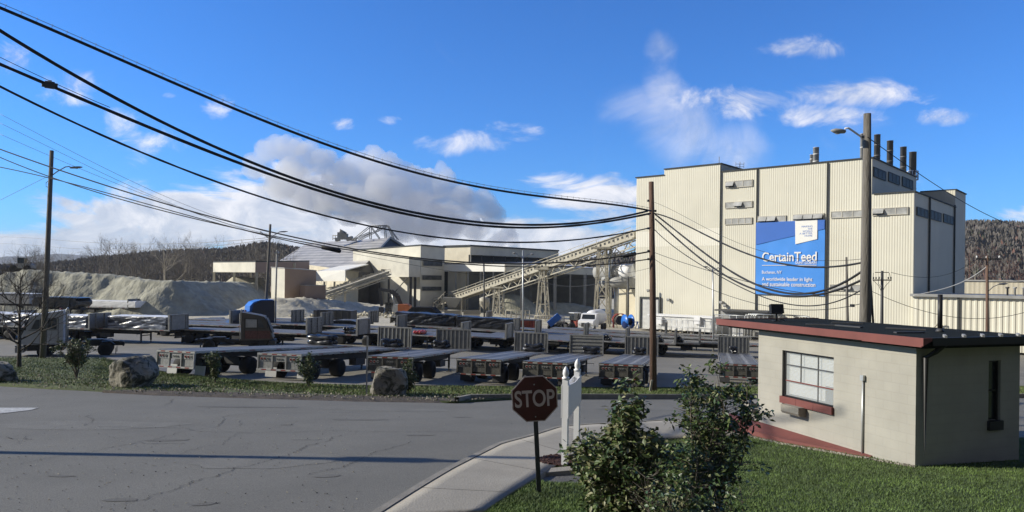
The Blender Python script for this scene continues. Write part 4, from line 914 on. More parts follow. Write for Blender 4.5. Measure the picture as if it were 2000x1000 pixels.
# upper gallery building whose dark open side is a black sheet
C3 = ray(918, HY)*165; C3.z = 0; A3 = along(C3, dL, 866); B3 = along(C3, dR, 1090); K3 = A3+(B3-C3); z3t, z3b = P(918,481,165).z, P(918,513,165).z; zm_ = P(918,497.5,165).z
gal = thing('gallery_building', 'flat-roofed gallery building with a black band below its grey side wall', 'building', (C3.x, C3.y, -7.5)); lc = lambda p, z: (p.x-C3.x, p.y-C3.y, z+7.5)
o = MB(); o.add([lc(p, z) for z in (zm_, z3t) for p in (A3, C3, B3, K3)], [(3,2,1,0),(0,1,5,4),(1,2,6,5),(2,3,7,6),(3,0,4,7)]); 
o.slab([lc(A3,z3b), lc(C3,z3b), lc(C3,zm_), lc(A3,zm_)], .3); o.obj('wall', 'siding2', gal)
o = MB(); i3 = dL*2.5; 
o.add([lc(p+ (dL*2.2), z) for z in (-7.4, zm_+.01) for p in (C3, B3)]+[lc(p, z) for z in (-7.4, zm_+.01) for p in (A3, K3)], [(0,1,3,2),(4,5,7,6)]); o.obj('recess', 'frame_black', gal)
o = MB(); o.add([lc(p, z) for z in (z3t, z3t+.35) for p in (A3-dR*.3, C3-dR*.3-dL*.3, B3-dL*.3, K3)], [(3,2,1,0),(4,5,6,7),(0,1,5,4),(1,2,6,5),(2,3,7,6),(3,0,4,7)]); o.obj('roof', 'roof_dark', gal)
o = MB()
for i in range(9): p = C3.lerp(B3, i/8); o = MB(); o.beam(lc(p-dL*-.3, z3b-1), lc(p-dL*-.3, zm_), .3); o.obj('column', 'steel_dark', gal)
# open storage shed
C4 = ray(987, HY)*148; C4.z = 0; A4 = along(C4, dL, 865); B4 = along(C4, dR, 1172); K4 = A4+(B4-C4); z4t, z4b = P(987,515,148).z, P(987,530.5,148).z
shed = thing('storage_shed', 'open gypsum storage shed with a pale canopy edge behind the long conveyor', 'shed', (C4.x, C4.y, -7.5)); lc4 = lambda p, z: (p.x-C4.x, p.y-C4.y, z+7.5)
o = MB(); o.slab([lc4(A4,z4b), lc4(C4,z4b), lc4(C4,z4t), lc4(A4,z4t)], .25); o.obj('fascia', 'siding_white', shed); o = MB(); o.slab([lc4(C4,z4b), lc4(B4,z4b-.4), lc4(B4,z4t-.5), lc4(C4,z4t)], .25); o.obj('fascia', 'siding2', shed)
o = MB(); o.add([lc4(A4,z4t+.1),lc4(C4,z4t+.1),lc4(B4,z4t-.4),lc4(K4,z4t+1.6),lc4(A4,z4t-.1),lc4(C4,z4t-.1),lc4(B4,z4t-.6),lc4(K4,z4t+1.4)], [(0,1,2,3),(7,6,5,4),(0,4,5,1),(1,5,6,2),(2,6,7,3),(3,7,4,0)]); o.obj('roof', 'metal_roof', shed)
o = MB(); 
for i in range(7):
    p = C4.lerp(B4, i/6)+dL*.4; o = MB(); o.beam(lc4(p,-7.7), lc4(p,z4b), .7 if i%2 else .35); o.obj('column', 'steel_grey', shed)
for i in range(1,5): p = C4.lerp(A4, i/5)+dR*.4; o = MB(); o.beam(lc4(p,-7.7), lc4(p,z4b), .35); o.obj('column', 'steel_grey', shed)
for i in range(1, 6): p = C4.lerp(B4, i/6)+dL*12; o = MB(); o.beam(lc4(p,-7.7), lc4(p,z4b), .5); o.obj('column', 'steel_grey', shed)
o = MB(); E4, H4 = A4+dR*.2, A4.lerp(C4,.15); 
o.slab([lc4(K4+dL*-2,-7.6), lc4(A4+dR*3,-7.6), lc4(A4+dR*3,z4b+.5), lc4(K4+dL*-2,z4b+1)], .3); o.slab([lc4(B4,-7.6), lc4(K4,-7.6), lc4(K4,z4b+.6), lc4(B4,z4b)], .3); o.obj('wall', 'steel_grey', shed)
o = MB(); q = A4.lerp(C4,.30); o.slab([lc4(A4+dR*1.5,-7.6), lc4(q+dR*1.5,-7.6), lc4(q+dR*1.5,z4b), lc4(A4+dR*1.5,z4b)], .3); o.obj('partition', 'siding2', shed)
# far barn with the long metal roof and its head gear
T_ = lambda px, py, D: P(px, py, D)
bA, bB, bC, bD = T_(600,474.5,212), T_(762,464.5,182), T_(700,531,160), T_(546,509,196)
barn = thing('storage_barn', 'long metal-roofed storage barn with a gable at its right end', 'barn', (bD.x, bD.y, -7.5)); lb_ = lambda p: (p.x-bD.x, p.y-bD.y, p.z+7.5)
o = MB(); o.slab([lb_(bD), lb_(bC), lb_(bB), lb_(bA)], .25); bE = bB+Vector((13,14,0)); bE.z = bC.z; bE2 = bA+Vector((13,14,0)); bE2.z = bD.z; o.slab([lb_(bA), lb_(bB), lb_(bE), lb_(bE2)], .25); o.obj('roof', 'roof_sheet', barn)
o = MB(); o.add([lb_(bC), lb_(bE), lb_(bB), (bC.x-bD.x,bC.y-bD.y,0), (bE.x-bD.x,bE.y-bD.y,0)], [(0,1,2),(0,3,4,1)]); gq = [Vector(lb_(p)) for p in (bB, bC)]; o.obj('gable', 'steel_dark', barn)
o = MB(); pr = [bB+Vector((0,-.6,.1)), bB.lerp(bC,.45)+Vector((0,-.6,.1)), bB.lerp(bE,.7)+Vector((0,-.6,.1))]; o.beam(lb_(pr[0]), lb_(pr[1]), .5, .5); o.beam(lb_(pr[0]), lb_(pr[2]), .5, .5); o.obj('gable_trim', 'metal_roof', barn)
o = MB(); o.add([(bD.x-bD.x,0,0),(bC.x-bD.x,bC.y-bD.y,0),lb_(bC),lb_(bD)], [(0,1,2,3)]); o.add([(0,0,0),(bE2.x-bD.x,bE2.y-bD.y,0),lb_(bE2),lb_(bA),lb_(bD)], [(0,1,2,3,4)]); o.obj('wall', 'siding2', barn)
lo1, lo2, lo3, lo4 = T_(617,530,157), T_(674,527,150), T_(674,549,150), T_(614,549,157)
lt = thing('lean_to', 'white sloping lean-to roof between the barn and process building', 'lean-to', (lo4.x, lo4.y, -7.5)); ll = lambda p: (p.x-lo4.x, p.y-lo4.y, p.z+7.5)
o = MB(); o.slab([ll(lo4), ll(lo3), ll(lo2), ll(lo1)], .2); o.slab([ll(lo1), ll(lo2), ll(lo2+Vector((2,14,1.5))), ll(lo1+Vector((2,14,1.5)))], .2); o.obj('roof', 'siding_white', lt)
o = MB(); 
for t_ in (0,.33,.66,1): p = lo4.lerp(lo3,t_); o.beam((p.x-lo4.x,p.y-lo4.y+.2,0), (p.x-lo4.x,p.y-lo4.y+.2,p.z+7.4), .35)
o.obj('column', 'steel_cream', lt); o = MB(); p = Vector((2,12,0)); a_, b__ = lo4+p, lo3+p; o.slab([(a_.x-lo4.x,a_.y-lo4.y,0),(b__.x-lo4.x+3,b__.y-lo4.y,0),(b__.x-lo4.x+3,b__.y-lo4.y,lo3.z+8),(a_.x-lo4.x,a_.y-lo4.y,lo3.z+8)], .2); o.obj('back_wall', 'steel_dark', lt)
tr = thing('roof_truss', 'bare steel truss frame standing on the barn roof ridge', 'truss', T_(722,466,184)); O = Vector(tr.location); o = MB()
for a, b in (((688,468),(722,441)),((722,441),(756,440)),((756,440),(776,468)),((700,468),(756,440)),((722,441),(741,467)),((722,441),(722,466)),((750,440),(752,466)),((756,440),(768,467)),((735,452),(741,440)),((722,453),(688,468))):
    for dy in (0, 2.2): o.tube([P(*a,184)-O+Vector((0,dy,0)), P(*b,184)-O+Vector((0,dy,0))], .11, 6)
for a in ((722,441),(756,440),(722,466),(752,466)): o.tube([P(*a,184)-O, P(*a,184)-O+Vector((0,2.2,0))], .08, 5)
o.obj('truss', 'steel_grey', tr)
hg = thing('head_gear', 'cluster of grey machinery with a railed platform on the barn ridge', 'machinery', T_(668,472,190)); O = Vector(hg.location); o = MB(); random.seed(3)
for px, py, w, h in ((665,461,9,14),(673,462,12,12),(683,466,12,7),(669,453,6,5),(660,468,8,7),(690,468,10,4)): c = P(px,py,190)-O; s = 190/FPX; o.box((c.x,c.y+random.uniform(-.5,.5),c.z),(w*s,1.6,h*s),ry=random.uniform(-.3,.3))
o.tube([P(664,455,190)-O, P(664,449,190)-O, P(676,456,190)-O], .3, 8); o.obj('machine', 'steel_grey', hg)
o = MB(); 
for py in (460,466): o.tube([P(650,py,190)-O, P(664,py,190)-O], .09, 5)
for px in (650,655,660,664): o.tube([P(px,469,190)-O, P(px,459,190)-O], .09, 5)
o.obj('railing', 'steel_cream', hg)
# left open shed, brown store
C5 = ray(499,HY)*150; C5.z = 0; A5 = along(C5, dL, 416); B5 = along(C5, dR, 604); K5 = A5+(B5-C5); t5, b5 = P(499,512,150).z, P(499,532,150).z
sh = thing('open_shed', 'open-fronted cream shed on posts behind the stockpile', 'shed', (C5.x, C5.y, -7.5)); l5 = lambda p, z: (p.x-C5.x, p.y-C5.y, z+7.5)
o = MB(); o.slab([l5(A5,b5), l5(C5,b5), l5(C5,t5), l5(A5,t5)], .2); o.obj('fascia', 'siding_light', sh); o = MB(); o.slab([l5(C5,b5), l5(B5,b5), l5(B5,t5+.4), l5(C5,t5)], .2); q = C5.lerp(B5,.28); o.slab([l5(q+dL*.1,-7.5), l5(B5+dL*.1,-7.5), l5(B5+dL*.1,b5+.1), l5(q+dL*.1,b5+.1)], .2); o.obj('side_wall', 'brown_wall', sh)
o = MB(); o.slab([l5(A5,t5+.02), l5(C5,t5+.02), l5(B5,t5+.42), l5(K5,t5+.42)], -.25); o.obj('roof', 'roof_dark', sh)
o = MB(); 
for t_ in (0,.5,1): p = A5.lerp(C5,t_)+dR*.2; o.beam(l5(p,-7.6), l5(p,b5), .4)
for t_ in (0,.5,1): p = A5.lerp(C5,t_)+dR*9; o.beam(l5(p,-7.6), l5(p,t5), .4)
o.obj('post', 'steel_cream', sh)
C6 = ray(556,HY)*132; C6.z = 0; A6 = along(C6, dL, 530); B6 = along(C6, dR, 617); K6 = A6+(B6-C6); t6 = P(556,524,132).z
brown = block('store_building', 'small store with a cream lit side and a tan brown side', 'building', [A6, C6, B6, K6], -7.5, [t6+.15, t6, t6-.35, t6-.1], 'siding_light', 'metal_roof', .15, .12)
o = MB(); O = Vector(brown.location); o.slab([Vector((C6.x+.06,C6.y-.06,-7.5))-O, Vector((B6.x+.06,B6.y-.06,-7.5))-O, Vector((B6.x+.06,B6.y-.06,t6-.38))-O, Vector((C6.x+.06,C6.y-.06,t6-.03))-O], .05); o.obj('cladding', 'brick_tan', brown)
C7 = ray(597,HY)*133; C7.z = 0; block('lean_building', 'low brown lean-to at the right end of the tan store', 'building', [C7, C7+unit(1,.2)*3.6, C7+unit(1,.2)*3.6+dL*4, C7+dL*4], -7.5, P(600,558,133).z, 'brown_wall', 'steel_grey', .1, .12)
# ducts beside the factory
du = thing('duct', 'pair of large grey horizontal ducts meeting the left wall of the factory', 'duct', FB.w(0,4,0), 0); O = Vector(du.location)
a1, a2 = P(1165,532,124)-O, P(1240,529,119)-O; o = MB(); o.tube([a1, a2], 1.15, 18); o.tube([P(1178,551,122)-O, P(1240,551,119)-O], .95, 18); o.obj('duct', 'steel_grey', du); o = MB(); o.tube([P(1215,531,120.5)-O, P(1240,529.5,119)-O], 1.22, 18); o.obj('sleeve', 'white_paint', du)
o = MB()
for px in (1185,1205,1225): p = P(px,540,121.5)-O; o.beam((p.x,p.y,0),(p.x,p.y,p.z),.3)
o.obj('support', 'steel_cream', du)
bb = along(FB.w(0,8,0), dL, 1200); sb2 = block('boiler_house', 'low cream block between the lattice tower and factory', 'building', [bb, FB.w(-.1,8,0), FB.w(-.1,20,0), bb+dR*12], -7.6, P(1240,566,115).z, 'siding2', 'roof_dark', .1, .2)
# ------------------------------------------------------------ conveyors
def conveyor(name, label, a, b, wd, h, truss, m, holes=0, depth=2.0):
    t = thing(name, label, 'conveyor', a); O = Vector(a); d = (b-a); L_ = d.length; d.normalize(); s = Vector((d.y, -d.x, 0)).normalized(); up = s.cross(d).normalized()
    if up.z < 0: up = -up
    o = MB(); pt = lambda u, v, w: d*u+s*v+up*w
    o.mat(m).add([pt(u, v, w) for u in (0, L_) for v, w in ((-wd/2,0),(wd/2,0),(wd/2,h),(-wd/2,h))], [(0,1,2,3),(7,6,5,4),(0,4,5,1),(1,5,6,2),(2,6,7,3),(3,7,4,0)])
    if holes:
        for i in range(holes): u = L_*(i+.5)/holes; o.mat('frame_black').add([pt(u+a_, wd/2+.02, w) for a_, w in ((-.22,h*.32),(.22,h*.32),(.22,h*.68),(-.22,h*.68))], [(0,1,2,3)])
    o.obj('housing', None, t)
    o = MB(); n = int(L_/1.5)
    for v in (-wd/2-.15, wd/2+.15):
        o.beam(pt(0,v,h+.05), pt(L_,v,h+.05), .14); o.beam(pt(L_*truss,v,-depth), pt(L_,v,-depth), .18); o.beam(pt(0,v,-.15), pt(L_,v,-.15), .2)
        for i in range(int(n*truss), n): o.beam(pt(L_*i/n, v, -.1 if i%2 else -depth), pt(L_*(i+1)/n, v, -depth if i%2 else -.1), .12)
    o.obj('truss', 'steel_cream', t)
    o = MB()
    for i in range(0, n+1, 2): o.beam(pt(L_*i/n, wd/2+.5, -.2), pt(L_*i/n, wd/2+.5, h+.5), .06)
    o.beam(pt(0,wd/2+.5,h+.5), pt(L_,wd/2+.5,h+.5), .07); o.beam(pt(0,wd/2+.5,-.2), pt(L_,wd/2+.5,-.2), .12, .25); o.obj('walkway', 'steel_cream', t)
    if name == 'belt_conveyor_short': pass
    return t
ca, cb = P(858,597,158), P(1246,463,116.5); conveyor('conveyor', 'long inclined conveyor rising to the left wall of the factory', ca, cb, 1.8, 1.05, .30, 'steel_cream', 58, 1.6)
c2a, c2b = P(632,577,141), P(757,534,152); cv2 = conveyor('conveyor', 'short open conveyor rising to the box-shaped head house', c2a, c2b, 1.4, .45, 0.0, 'steel_cream', 0, .9)
o = MB(); random.seed(8); dd = c2b-c2a
for i in range(40): t_ = i/40; o.box(dd*t_+Vector((0,-.9,.9+random.uniform(-.1,.2))), (.5,.3,random.uniform(.1,.4)))
o.obj('idler', 'steel_cream', cv2)
def trestle(label, px, D, ztop, wb, wt, cat='trestle', tag_=''):
    p = ray(px, HY)*D; zb = G(p.x, D)-.1; t = thing('lattice_tower', label, cat, (p.x, p.y, zb), R(-15)); h = ztop-zb; o = MB(); n = max(3, int(h/2.6))
    cor = lambda z, i: Vector(((wb+(wt-wb)*z/h)/2*(1 if i in (1,2) else -1), 1.6*(1 if i > 1 else -1)*(1-.3*z/h), z))
    for i in range(4): MB().beam(cor(0,i), cor(h,i), .24).obj('leg', 'steel_cream', t)
    o = MB()
    for k in range(n):
        z0, z1 = h*k/n, h*(k+1)/n
        for i, j in ((0,1),(1,2),(2,3),(3,0)):
            o.beam(cor(z0,i) if k%2 else cor(z0,j), cor(z1,j) if k%2 else cor(z1,i), .14); 
            if k: o.beam(cor(z0,i), cor(z0,j), .12)
    o.obj('bracing', 'steel_cream', t); o = MB(); o.b2((-wt/2-.9,-1.4,h-.1),(wt/2+.9,1.4,h+.2)); o.obj('cap', 'steel_cream', t); return t
trestle('lattice tower carrying the middle of the long conveyor', 1061, 131.5, P(1062,526,131.5).z, 1.9, .7)
trestle('tallest lattice tower under the upper end of the long conveyor', 1176, 119.5, P(1181,485,119.5).z, 2.3, 1.1)
trestle('short lattice tower under the lower part of the long conveyor', 974, 142, P(978,562,142).z, 1.5, .9)
# vertical pipes by the tall tower
t = thing('riser_pipe', 'two vertical steel pipes right of the tallest lattice tower', 'pipes', (ray(1192,HY)*121).xy.to_3d()+Vector((0,0,-7.5))); o = MB(); o.tube([(0,0,0),(0,0,P(1190,470,121).z+7.5)], .28, 10); o.tube([(1.1,.3,0),(1.1,.3,P(1190,548,121).z+7.5)], .4, 10); o.obj('pipe', 'galv', t)
# low rails, barriers and steps at the conveyor foot
def fence3(label, pxs, py0, py1, D, m='steel_cream', rails=(.5,1.0), r=.09, name='guard_rail', cat='guard rail'):
    a = P(pxs[0], py1, D); t = thing(name, label, cat, a); s = D/FPX; h = (py1-py0)*s; o = MB(); xs_ = [(p_-pxs[0])*s for p_ in pxs]
    for f in rails: o.tube([(xs_[0],0,h*f),(xs_[-1],0,h*f)], r, 5)
    o.obj('rail', m, t)
    for x_ in xs_: o = MB(); o.tube([(x_,0,-.2),(x_,0,h)], r*1.2, 5); o.obj('post', m, t)
fence3('white pipe guard rail right of the tall slim steel post', [988,998,1008,1018,1026,1034], 606, 621, 124)
fence3('small cream guard rail in front of the concrete barriers', [874,883,892,901,910], 606, 618, 128, rails=(1.0,))
fence3('guard rail beside the foot of the tallest lattice tower', [1160,1175,1190,1205,1215], 612, 637, 116, rails=(.5,1.0), r=.05)
fence3('rail before the gypsum heaps inside the storage shed', [1044,1056,1070,1085], 617, 628, 121, rails=(.6,1.0))
st_ = thing('stairway', 'cream steel stairway at the foot of the long conveyor', 'stairs', P(848,604,152)); O = Vector(st_.location)
o = MB(); 
for dy in (0,1.2):
    o.beam(P(848,604,152+dy)-O, P(872,580,152+dy)-O, .2, .3); o.tube([P(846,594,152+dy)-O, P(870,570,152+dy)-O], .09, 5)
    for k_ in range(5): q_ = P(848+5*k_,604-5*k_,152+dy)-O; o.tube([q_, q_+Vector((-.2,0,1.1))], .07, 5)
o.obj('stringer', 'steel_cream', st_); o = MB()
for k_ in range(12): q_ = P(848+2*k_,604-2*k_,152.6)-O; o.box(q_, (.4,1.2,.06))
o.obj('tread', 'steel_cream', st_)
hp_ = thing('hopper', 'dusty feed hopper under the lower end of the long conveyor', 'hopper', P(884,606,150)); o = MB(); o.add([(-2,-1.4,2.6),(2,-1.4,2.6),(2,1.4,2.6),(-2,1.4,2.6),(-.7,-.6,.6),(.7,-.6,.6),(.7,.6,.6),(-.7,.6,.6)], [(4,5,6,7),(0,4,5,1),(1,5,6,2),(2,6,7,3),(3,7,4,0),(0,1,2,3)]); o.obj('bin', 'steel_grey', hp_); [MB().beam((x_,y_,0),(x_,y_,2.6),.2).obj('leg', 'steel_cream', hp_) for x_ in (-1.9,1.9) for y_ in (-1.3,1.3)]
sl = thing('silo', 'pale cone-bottomed silo under the long conveyor', 'silo', P(946,614,136)); o = MB(); o.lathe([(.15,.9),(.95,1.9),(.95,3.0),(.3,3.3)], n=18); o.obj('bin', 'steel_cream', sl); [MB().beam((x_,y_,0),(x_,y_,2.6),.14).obj('leg', 'steel_cream', sl) for x_ in (-.8,.8) for y_ in (-.8,.8)]
for k_, (px, lab) in enumerate(((884,'left'),(921,'right'))):
    t = thing('concrete_barrier', '%s one of the two pale concrete barriers before the plant yard' % lab, 'barrier', P(px,618,126)); o = MB(); w_ = 32*126/FPX/2; o.prism([(-.4,0),(.4,0),(.2,.35),(.15,1.05),(-.15,1.05),(-.2,.35)], 'x', -w_, w_); o.obj('barrier', 'concrete', t)
mat('tarp_matte', (.02,.02,.021), .85, .3, 2, .5, 3, spec=.1)
# ------------------------------------------------------------ flatbed trailers
TL = 14.2
def wheel_geo(r, w, parent, x, y, z, out=1, name='wheel', rimm='rim'):
    o = MB(); o.lathe([(r*.62,-w/2),(r*.93,-w/2),(r,-w*.32),(r,w*.32),(r*.93,w/2),(r*.62,w/2)], axis='y', n=22); o.lathe([(r*.62,-w/2),(r*.62,w/2)], axis='y', n=22); t = o.obj(name, 'tyre', parent); t.location = (x, y, z)
    o = MB(); s = out*w/2; o.lathe([(r*.63,s*.96),(r*.58,s*.98),(r*.52,s*.55),(r*.28,s*.5),(r*.26,s*.95),(.001,s*.97)], axis='y', n=20); q = o.obj('rim', rimm, t)
    return t
def trailer(hb='v', rear='silver', label=None, group=None, name='flatbed_trailer', axles=(1.5, 4.3), length=TL, deckm='deck'):
    t = thing(name, label, 'trailer', (0,0,0), 0, group); L = length; o = MB(); zt = 1.42
    for i in range(9):     # planks and lighter nail strips, one deck
        y0 = -1.16+i*.2578; o.mat('deck_lite' if i in (2, 6) else deckm).b2((.06, y0+.004, zt-.05), (L-.02, y0+.2538, zt-(.0 if i%2 else .004)))
    o.obj('deck', None, t)
    for s in (-1, 1):
        o = MB(); o.mat('alu').b2((0, s*1.17, zt-.13), (L, s*1.21, zt+.01)); o.mat('alu').b2((0, s*1.27, zt-.10), (L, s*1.30, zt-.0))
        for i in range(24): o.mat('frame_black').b2((.3+i*.585, s*1.212, zt-.12), (.42+i*.585, s*1.268, zt-.01))
        for i in range(12): o.mat('tape_red' if i%2 else 'tape_white').b2((.5+i*1.15, s*1.302, zt-.075), (.95+i*1.15, s*1.306, zt-.03))
        o.obj('side_rail', None, t)
    o = MB()
    for s in (-1, 1): o.prism([(.2,1.0),(4.9,1.0),(5.8,.86),(10.2,.86),(11.2,1.08),(L-.3,1.15),(L-.3,1.34),(.2,1.34)], 'y', s*.48-.04, s*.48+.04)
    for i in range(22): x = .5+i*.62; o.b2((x, -1.16, 1.26), (x+.05, 1.16, 1.36))
    o.obj('chassis', 'frame_black' if rear != 'silver' else 'steel_dark', t)
    rm = 'rear_silver' if rear == 'silver' else 'rear_dark'
    o = MB(); o.b2((-.04,-1.3,1.28),(.05,1.3,1.40)); o.b2((0,-1.28,.98),(.05,1.28,1.27)); 
    for y in (-1.27,-.43,.37,1.21): o.b2((-.05,y,.58),(.05,y+.07,1.27))
    o.b2((.02,-1.25,.62),(.04,-.43,.97)); o.b2((.02,.43,.62),(.04,1.25,.97))
    if rear != 'silver': o.b2((.02,-.4,.68),(.04,.4,.97))
    rp = o.obj('rear_frame', rm, t)
    o = MB(); o.b2((-.07,-1.3,.50),(.03,1.3,.60)); o.obj('bumper', 'rear_silver' if rear == 'silver' else rm, t)
    for zz in (1.34, .55):
        o = MB()
        for i in range(9): o.mat('tape_red' if i%2 else 'tape_white').b2((-.078 if zz < 1 else -.046, -1.28+i*.285, zz-.022), (-.07 if zz < 1 else -.04, -1.28+i*.285+.27, zz+.022))
        o.obj('reflective_tape', None, t)
    for cy, n_ in ((-.86,3),(0,3),(.86,3)):
        o = MB(); sp = .19 if cy else .13; r_ = .065 if cy else .042
        for i in range(n_): o.mat('lamp_ring').lathe([(r_*1.15,-.03),(r_*1.15,.0)], (0,cy+(i-1)*sp,1.12), 'x', 12)
        for i in range(n_): o.mat('lamp_red' if (cy and i) else 'steel_dark').lathe([(r_*.9,-.036),(r_*.9,-.028)], (0,cy+(i-1)*sp,1.12), 'x', 12)
        o.obj('tail_lamp', None, t)
    for s in (-1, 1): o = MB(); o.prism([(.70,.12),(.72,.12),(.77,.62),(.74,.62)], 'y', s*.62, s*1.28); o.obj('mudflap', 'white_dirty' if rear == 'silver' else 'steel_dark', t)
    for ax in axles:
        o = MB(); o.tube([(ax,-1.0,.5),(ax,1.0,.5)], .07, 8); o.b2((ax-.25,-.55,.55),(ax+.25,.55,.95)); o.obj('axle', 'frame_black', t)
        for s in (-1, 1): wheel_geo(.50, .56, t, ax, s*.98, .50, s, rimm='rim' if rear != 'x' else 'rim')
    for s in (-1, 1): o = MB(); o.b2((10.4,s*.62-.06,.25),(10.52,s*.62+.06,1.2)); o.b2((10.26,s*.62-.14,.0),(10.66,s*.62+.14,.04)); o.b2((10.43,s*.62-.04,.04),(10.49,s*.62+.04,.3)); o.obj('landing_leg', 'steel_dark', t)
    o = MB(); o.b2((10.43,-.6,.7),(10.49,.6,.78)); o.tube([(10.46,-.66,.9),(10.46,-1.15,.9),(10.46,-1.15,.6)], .02, 5); o.obj('leg_brace', 'frame_black', t)
    o = MB(); o.b2((6.2,-1.15,.55),(7.4,-.7,.95)); o.obj('tool_box', 'steel_dark', t)
    if hb:
        H = 1.38; o = MB(); x = L-.03; o.b2((x-.02,-1.22,zt),(x,1.22,zt+H)); 
        for s in (-1, 1): o.b2((x-.12,s*1.24-.04,zt-.05),(x+.05,s*1.24+.04,zt+H))
        o.b2((x-.10,-1.24,zt+H-.08),(x+.05,1.24,zt+H+.02))
        if hb == 'v':
            for i in range(8): y = -1.1+i*.306; o.b2((x-.09,y,zt),(x-.02,y+.10,zt+H-.08))
            for y in (-.6,0,.6): o.b2((x,y-.05,zt),(x+.09,y+.05,zt+H))
        elif hb == 'h':
            for i in range(5): z = zt+.10+i*.26; o.b2((x-.08,-1.2,z),(x-.02,1.2,z+.12)); o.b2((x,-1.2,z),(x+.05,1.2,z+.12))
            for y in (-.5,.5): o.b2((x,y-.06,zt),(x+.12,y+.06,zt+H))
        else:
            o.b2((x,-1.0,zt),(x+.06,-.9,zt+H)); o.b2((x,.9,zt),(x+.06,1.0,zt+H))
        o.obj('headboard', 'hb_alu', t)
    return t
mat('hb_alu', (.25,.25,.24), .5, .14, 2.2, metal=.3, sc2=5, v2=.12); mat('rear_silver', (.33,.33,.32), .45, .15, 3, metal=.3, sc2=8, v2=.2); mat('rear_dark', (.095,.09,.078), .6, .25, 3, sc2=8, v2=.2)
def place(t, rear, head):
    L = TL; a = unit(head.x, head.y); f = rear+a*L; zr_, zf = G(rear.x, rear.y)+.0, G(f.x, f.y)
    t.location = (rear.x, rear.y, zr_); t.rotation_euler = (0, math.atan2(zr_-zf, L), math.atan2(a.y, a.x)); return t
def at_h(px, py, h): return gp(px, py, h)
ROWF = [(295,388,684,None,'silver',None,'leftmost empty flatbed trailer of the front row, silver rear with pale mudflaps'),
        (502,587,690,(774,677),'silver','v','second flatbed trailer from the left in the front row'),
        (722,800,696,(911,676),'dark','v','third flatbed trailer from the left in the front row, behind the pointed boulder'),
        (896,973,701,(1050,683),'dark','v','fourth flatbed trailer from the left in the front row, left of the STOP sign top'),
        (1025,1103,707,(1155,688),'dark','h','flatbed trailer with the horizontally ribbed headboard behind the STOP sign'),
        (1173,1252,711,(1259,688),'dark','v','flatbed trailer right beside the brown wooden pole, in the front row'),
        (1409,1482,711,(1436,697),'dark','v','rightmost flatbed trailer of the front row, next to the hut wall')]
protos = {}; FT = []
hd2 = None
for (a, b, y, fr, rear, hb, lab) in ROWF:
    r_ = at_h((a+b)/2, y, 1.42)
    if fr: f_ = at_h(fr[0], fr[1], 1.42); hd = f_-r_; hd.z = 0
    else: hd = Vector((.36,.93,0))
    key = (rear, hb)
    if key not in protos: protos[key] = trailer(hb, rear, lab, 'empty flatbed trailers parked in the front row'); t = protos[key]
    else: t = dup(protos[key], (0,0,0), 0, lab, 'empty flatbed trailers parked in the front row')
    r_ = r_-hd.normalized()*.0; FT.append(place(t, r_, hd))
AH = Vector((.963,-.27,0)).normalized(); AN = Vector((.27,.963,0)).normalized()
MID = [(27,634,'h','far left of the second row behind the bare tree'),(175,641,'h','loaded with tarped bundles behind the white yard truck cab'),(331,644,'p','loaded with tarped bundles, its plain headboard left of the brown yard truck'),
       (600,651,'h','empty, its ribbed headboard below the blue truck'),(698,653,'p','empty with a black roll by its plain headboard'),(902,658,'p','with a red tarp roll on its deck'),
       (988,660,'p','empty, headboard left of the double-armed steel lamp post'),(1141,657,'p','empty, low headboard in front of the white tanker truck'),(1223,668,'p','empty, seen end-on left of the brown pole'),
       (1319,671,'p','empty, first thin headboard right of the brown pole'),(1367,671,'p','empty, second thin headboard right of the brown pole')]
MT = []; gm = 'flatbed trailers parked crosswise in the second row'
for px, py, hb, lab in MID:
    key = ('mid', hb); lab = 'crosswise flatbed trailer '+lab
    if key not in protos: protos[key] = trailer(hb, 'dark', lab, gm, deckm='deck_pale' if 'deck_pale' in MAT else 'deck'); t = protos[key]
    else: t = dup(protos[key], (0,0,0), 0, lab, gm)
    c = at_h(px, py, 1.42); rear_ = c-AH*TL+AN*1.25; MT.append(place(t, rear_, AH))
FAR = [(250,601,'p','farther back, loaded, its pale load top above the nearer bundles'),(571,629,'h','farther back, white ribbed headboard right of the blue truck'),(628,635,'h','farther back, beige ribbed headboard before the black dump box'),(776,641,'p','farther back, narrow pale headboard left of the long black tarped load'),
       (721,630,'v','farther back, short light grey ribbed headboard before the excavator'),(1046,651,'p','farther back, low headboard right of the red container'),(950,628,'v','farther back, ribbed headboard above the end of the black tarped load'),
       (1004,646,'p','farther back, carrying the end of the long black tarped load'),(1290,660,None,'farther back without headboard, before the white site office'),(1429,664,'p','farther back, headboard under the hut eave'),(1180,652,None,'farther back without headboard, before the tanker truck'),
       (1110,665,None,'farther back without headboard, left of the horizontally ribbed headboard'),(1405,657,None,'farther back without headboard, ending before the mesh gates'),(850,646,None,'farther back without headboard, right beyond the red tarp roll'),
       (520,638,None,'farther back without headboard, left beyond the brown yard truck'),(450,631,'p','farther back with plain headboard, left of the brown yard truck'),(1490,674,None,'farther back without headboard, running behind the hut corner'),(1300,652,'p','farther back with plain headboard, before the middle of the site office')]
gf = 'flatbed trailers parked farther back in the yard'; FRT = []
for px, py, hb, lab in FAR:
    key = ('mid', hb); lab = 'crosswise flatbed trailer '+lab
    if key not in protos: protos[key] = trailer(hb, 'dark', lab, gf); t = protos[key]
    else: t = dup(protos[key], (0,0,0), 0, lab, gf)
    c = at_h(px, py, 1.42); rear_ = c-AH*TL+AN*1.25; FRT.append(place(t, rear_, AH))
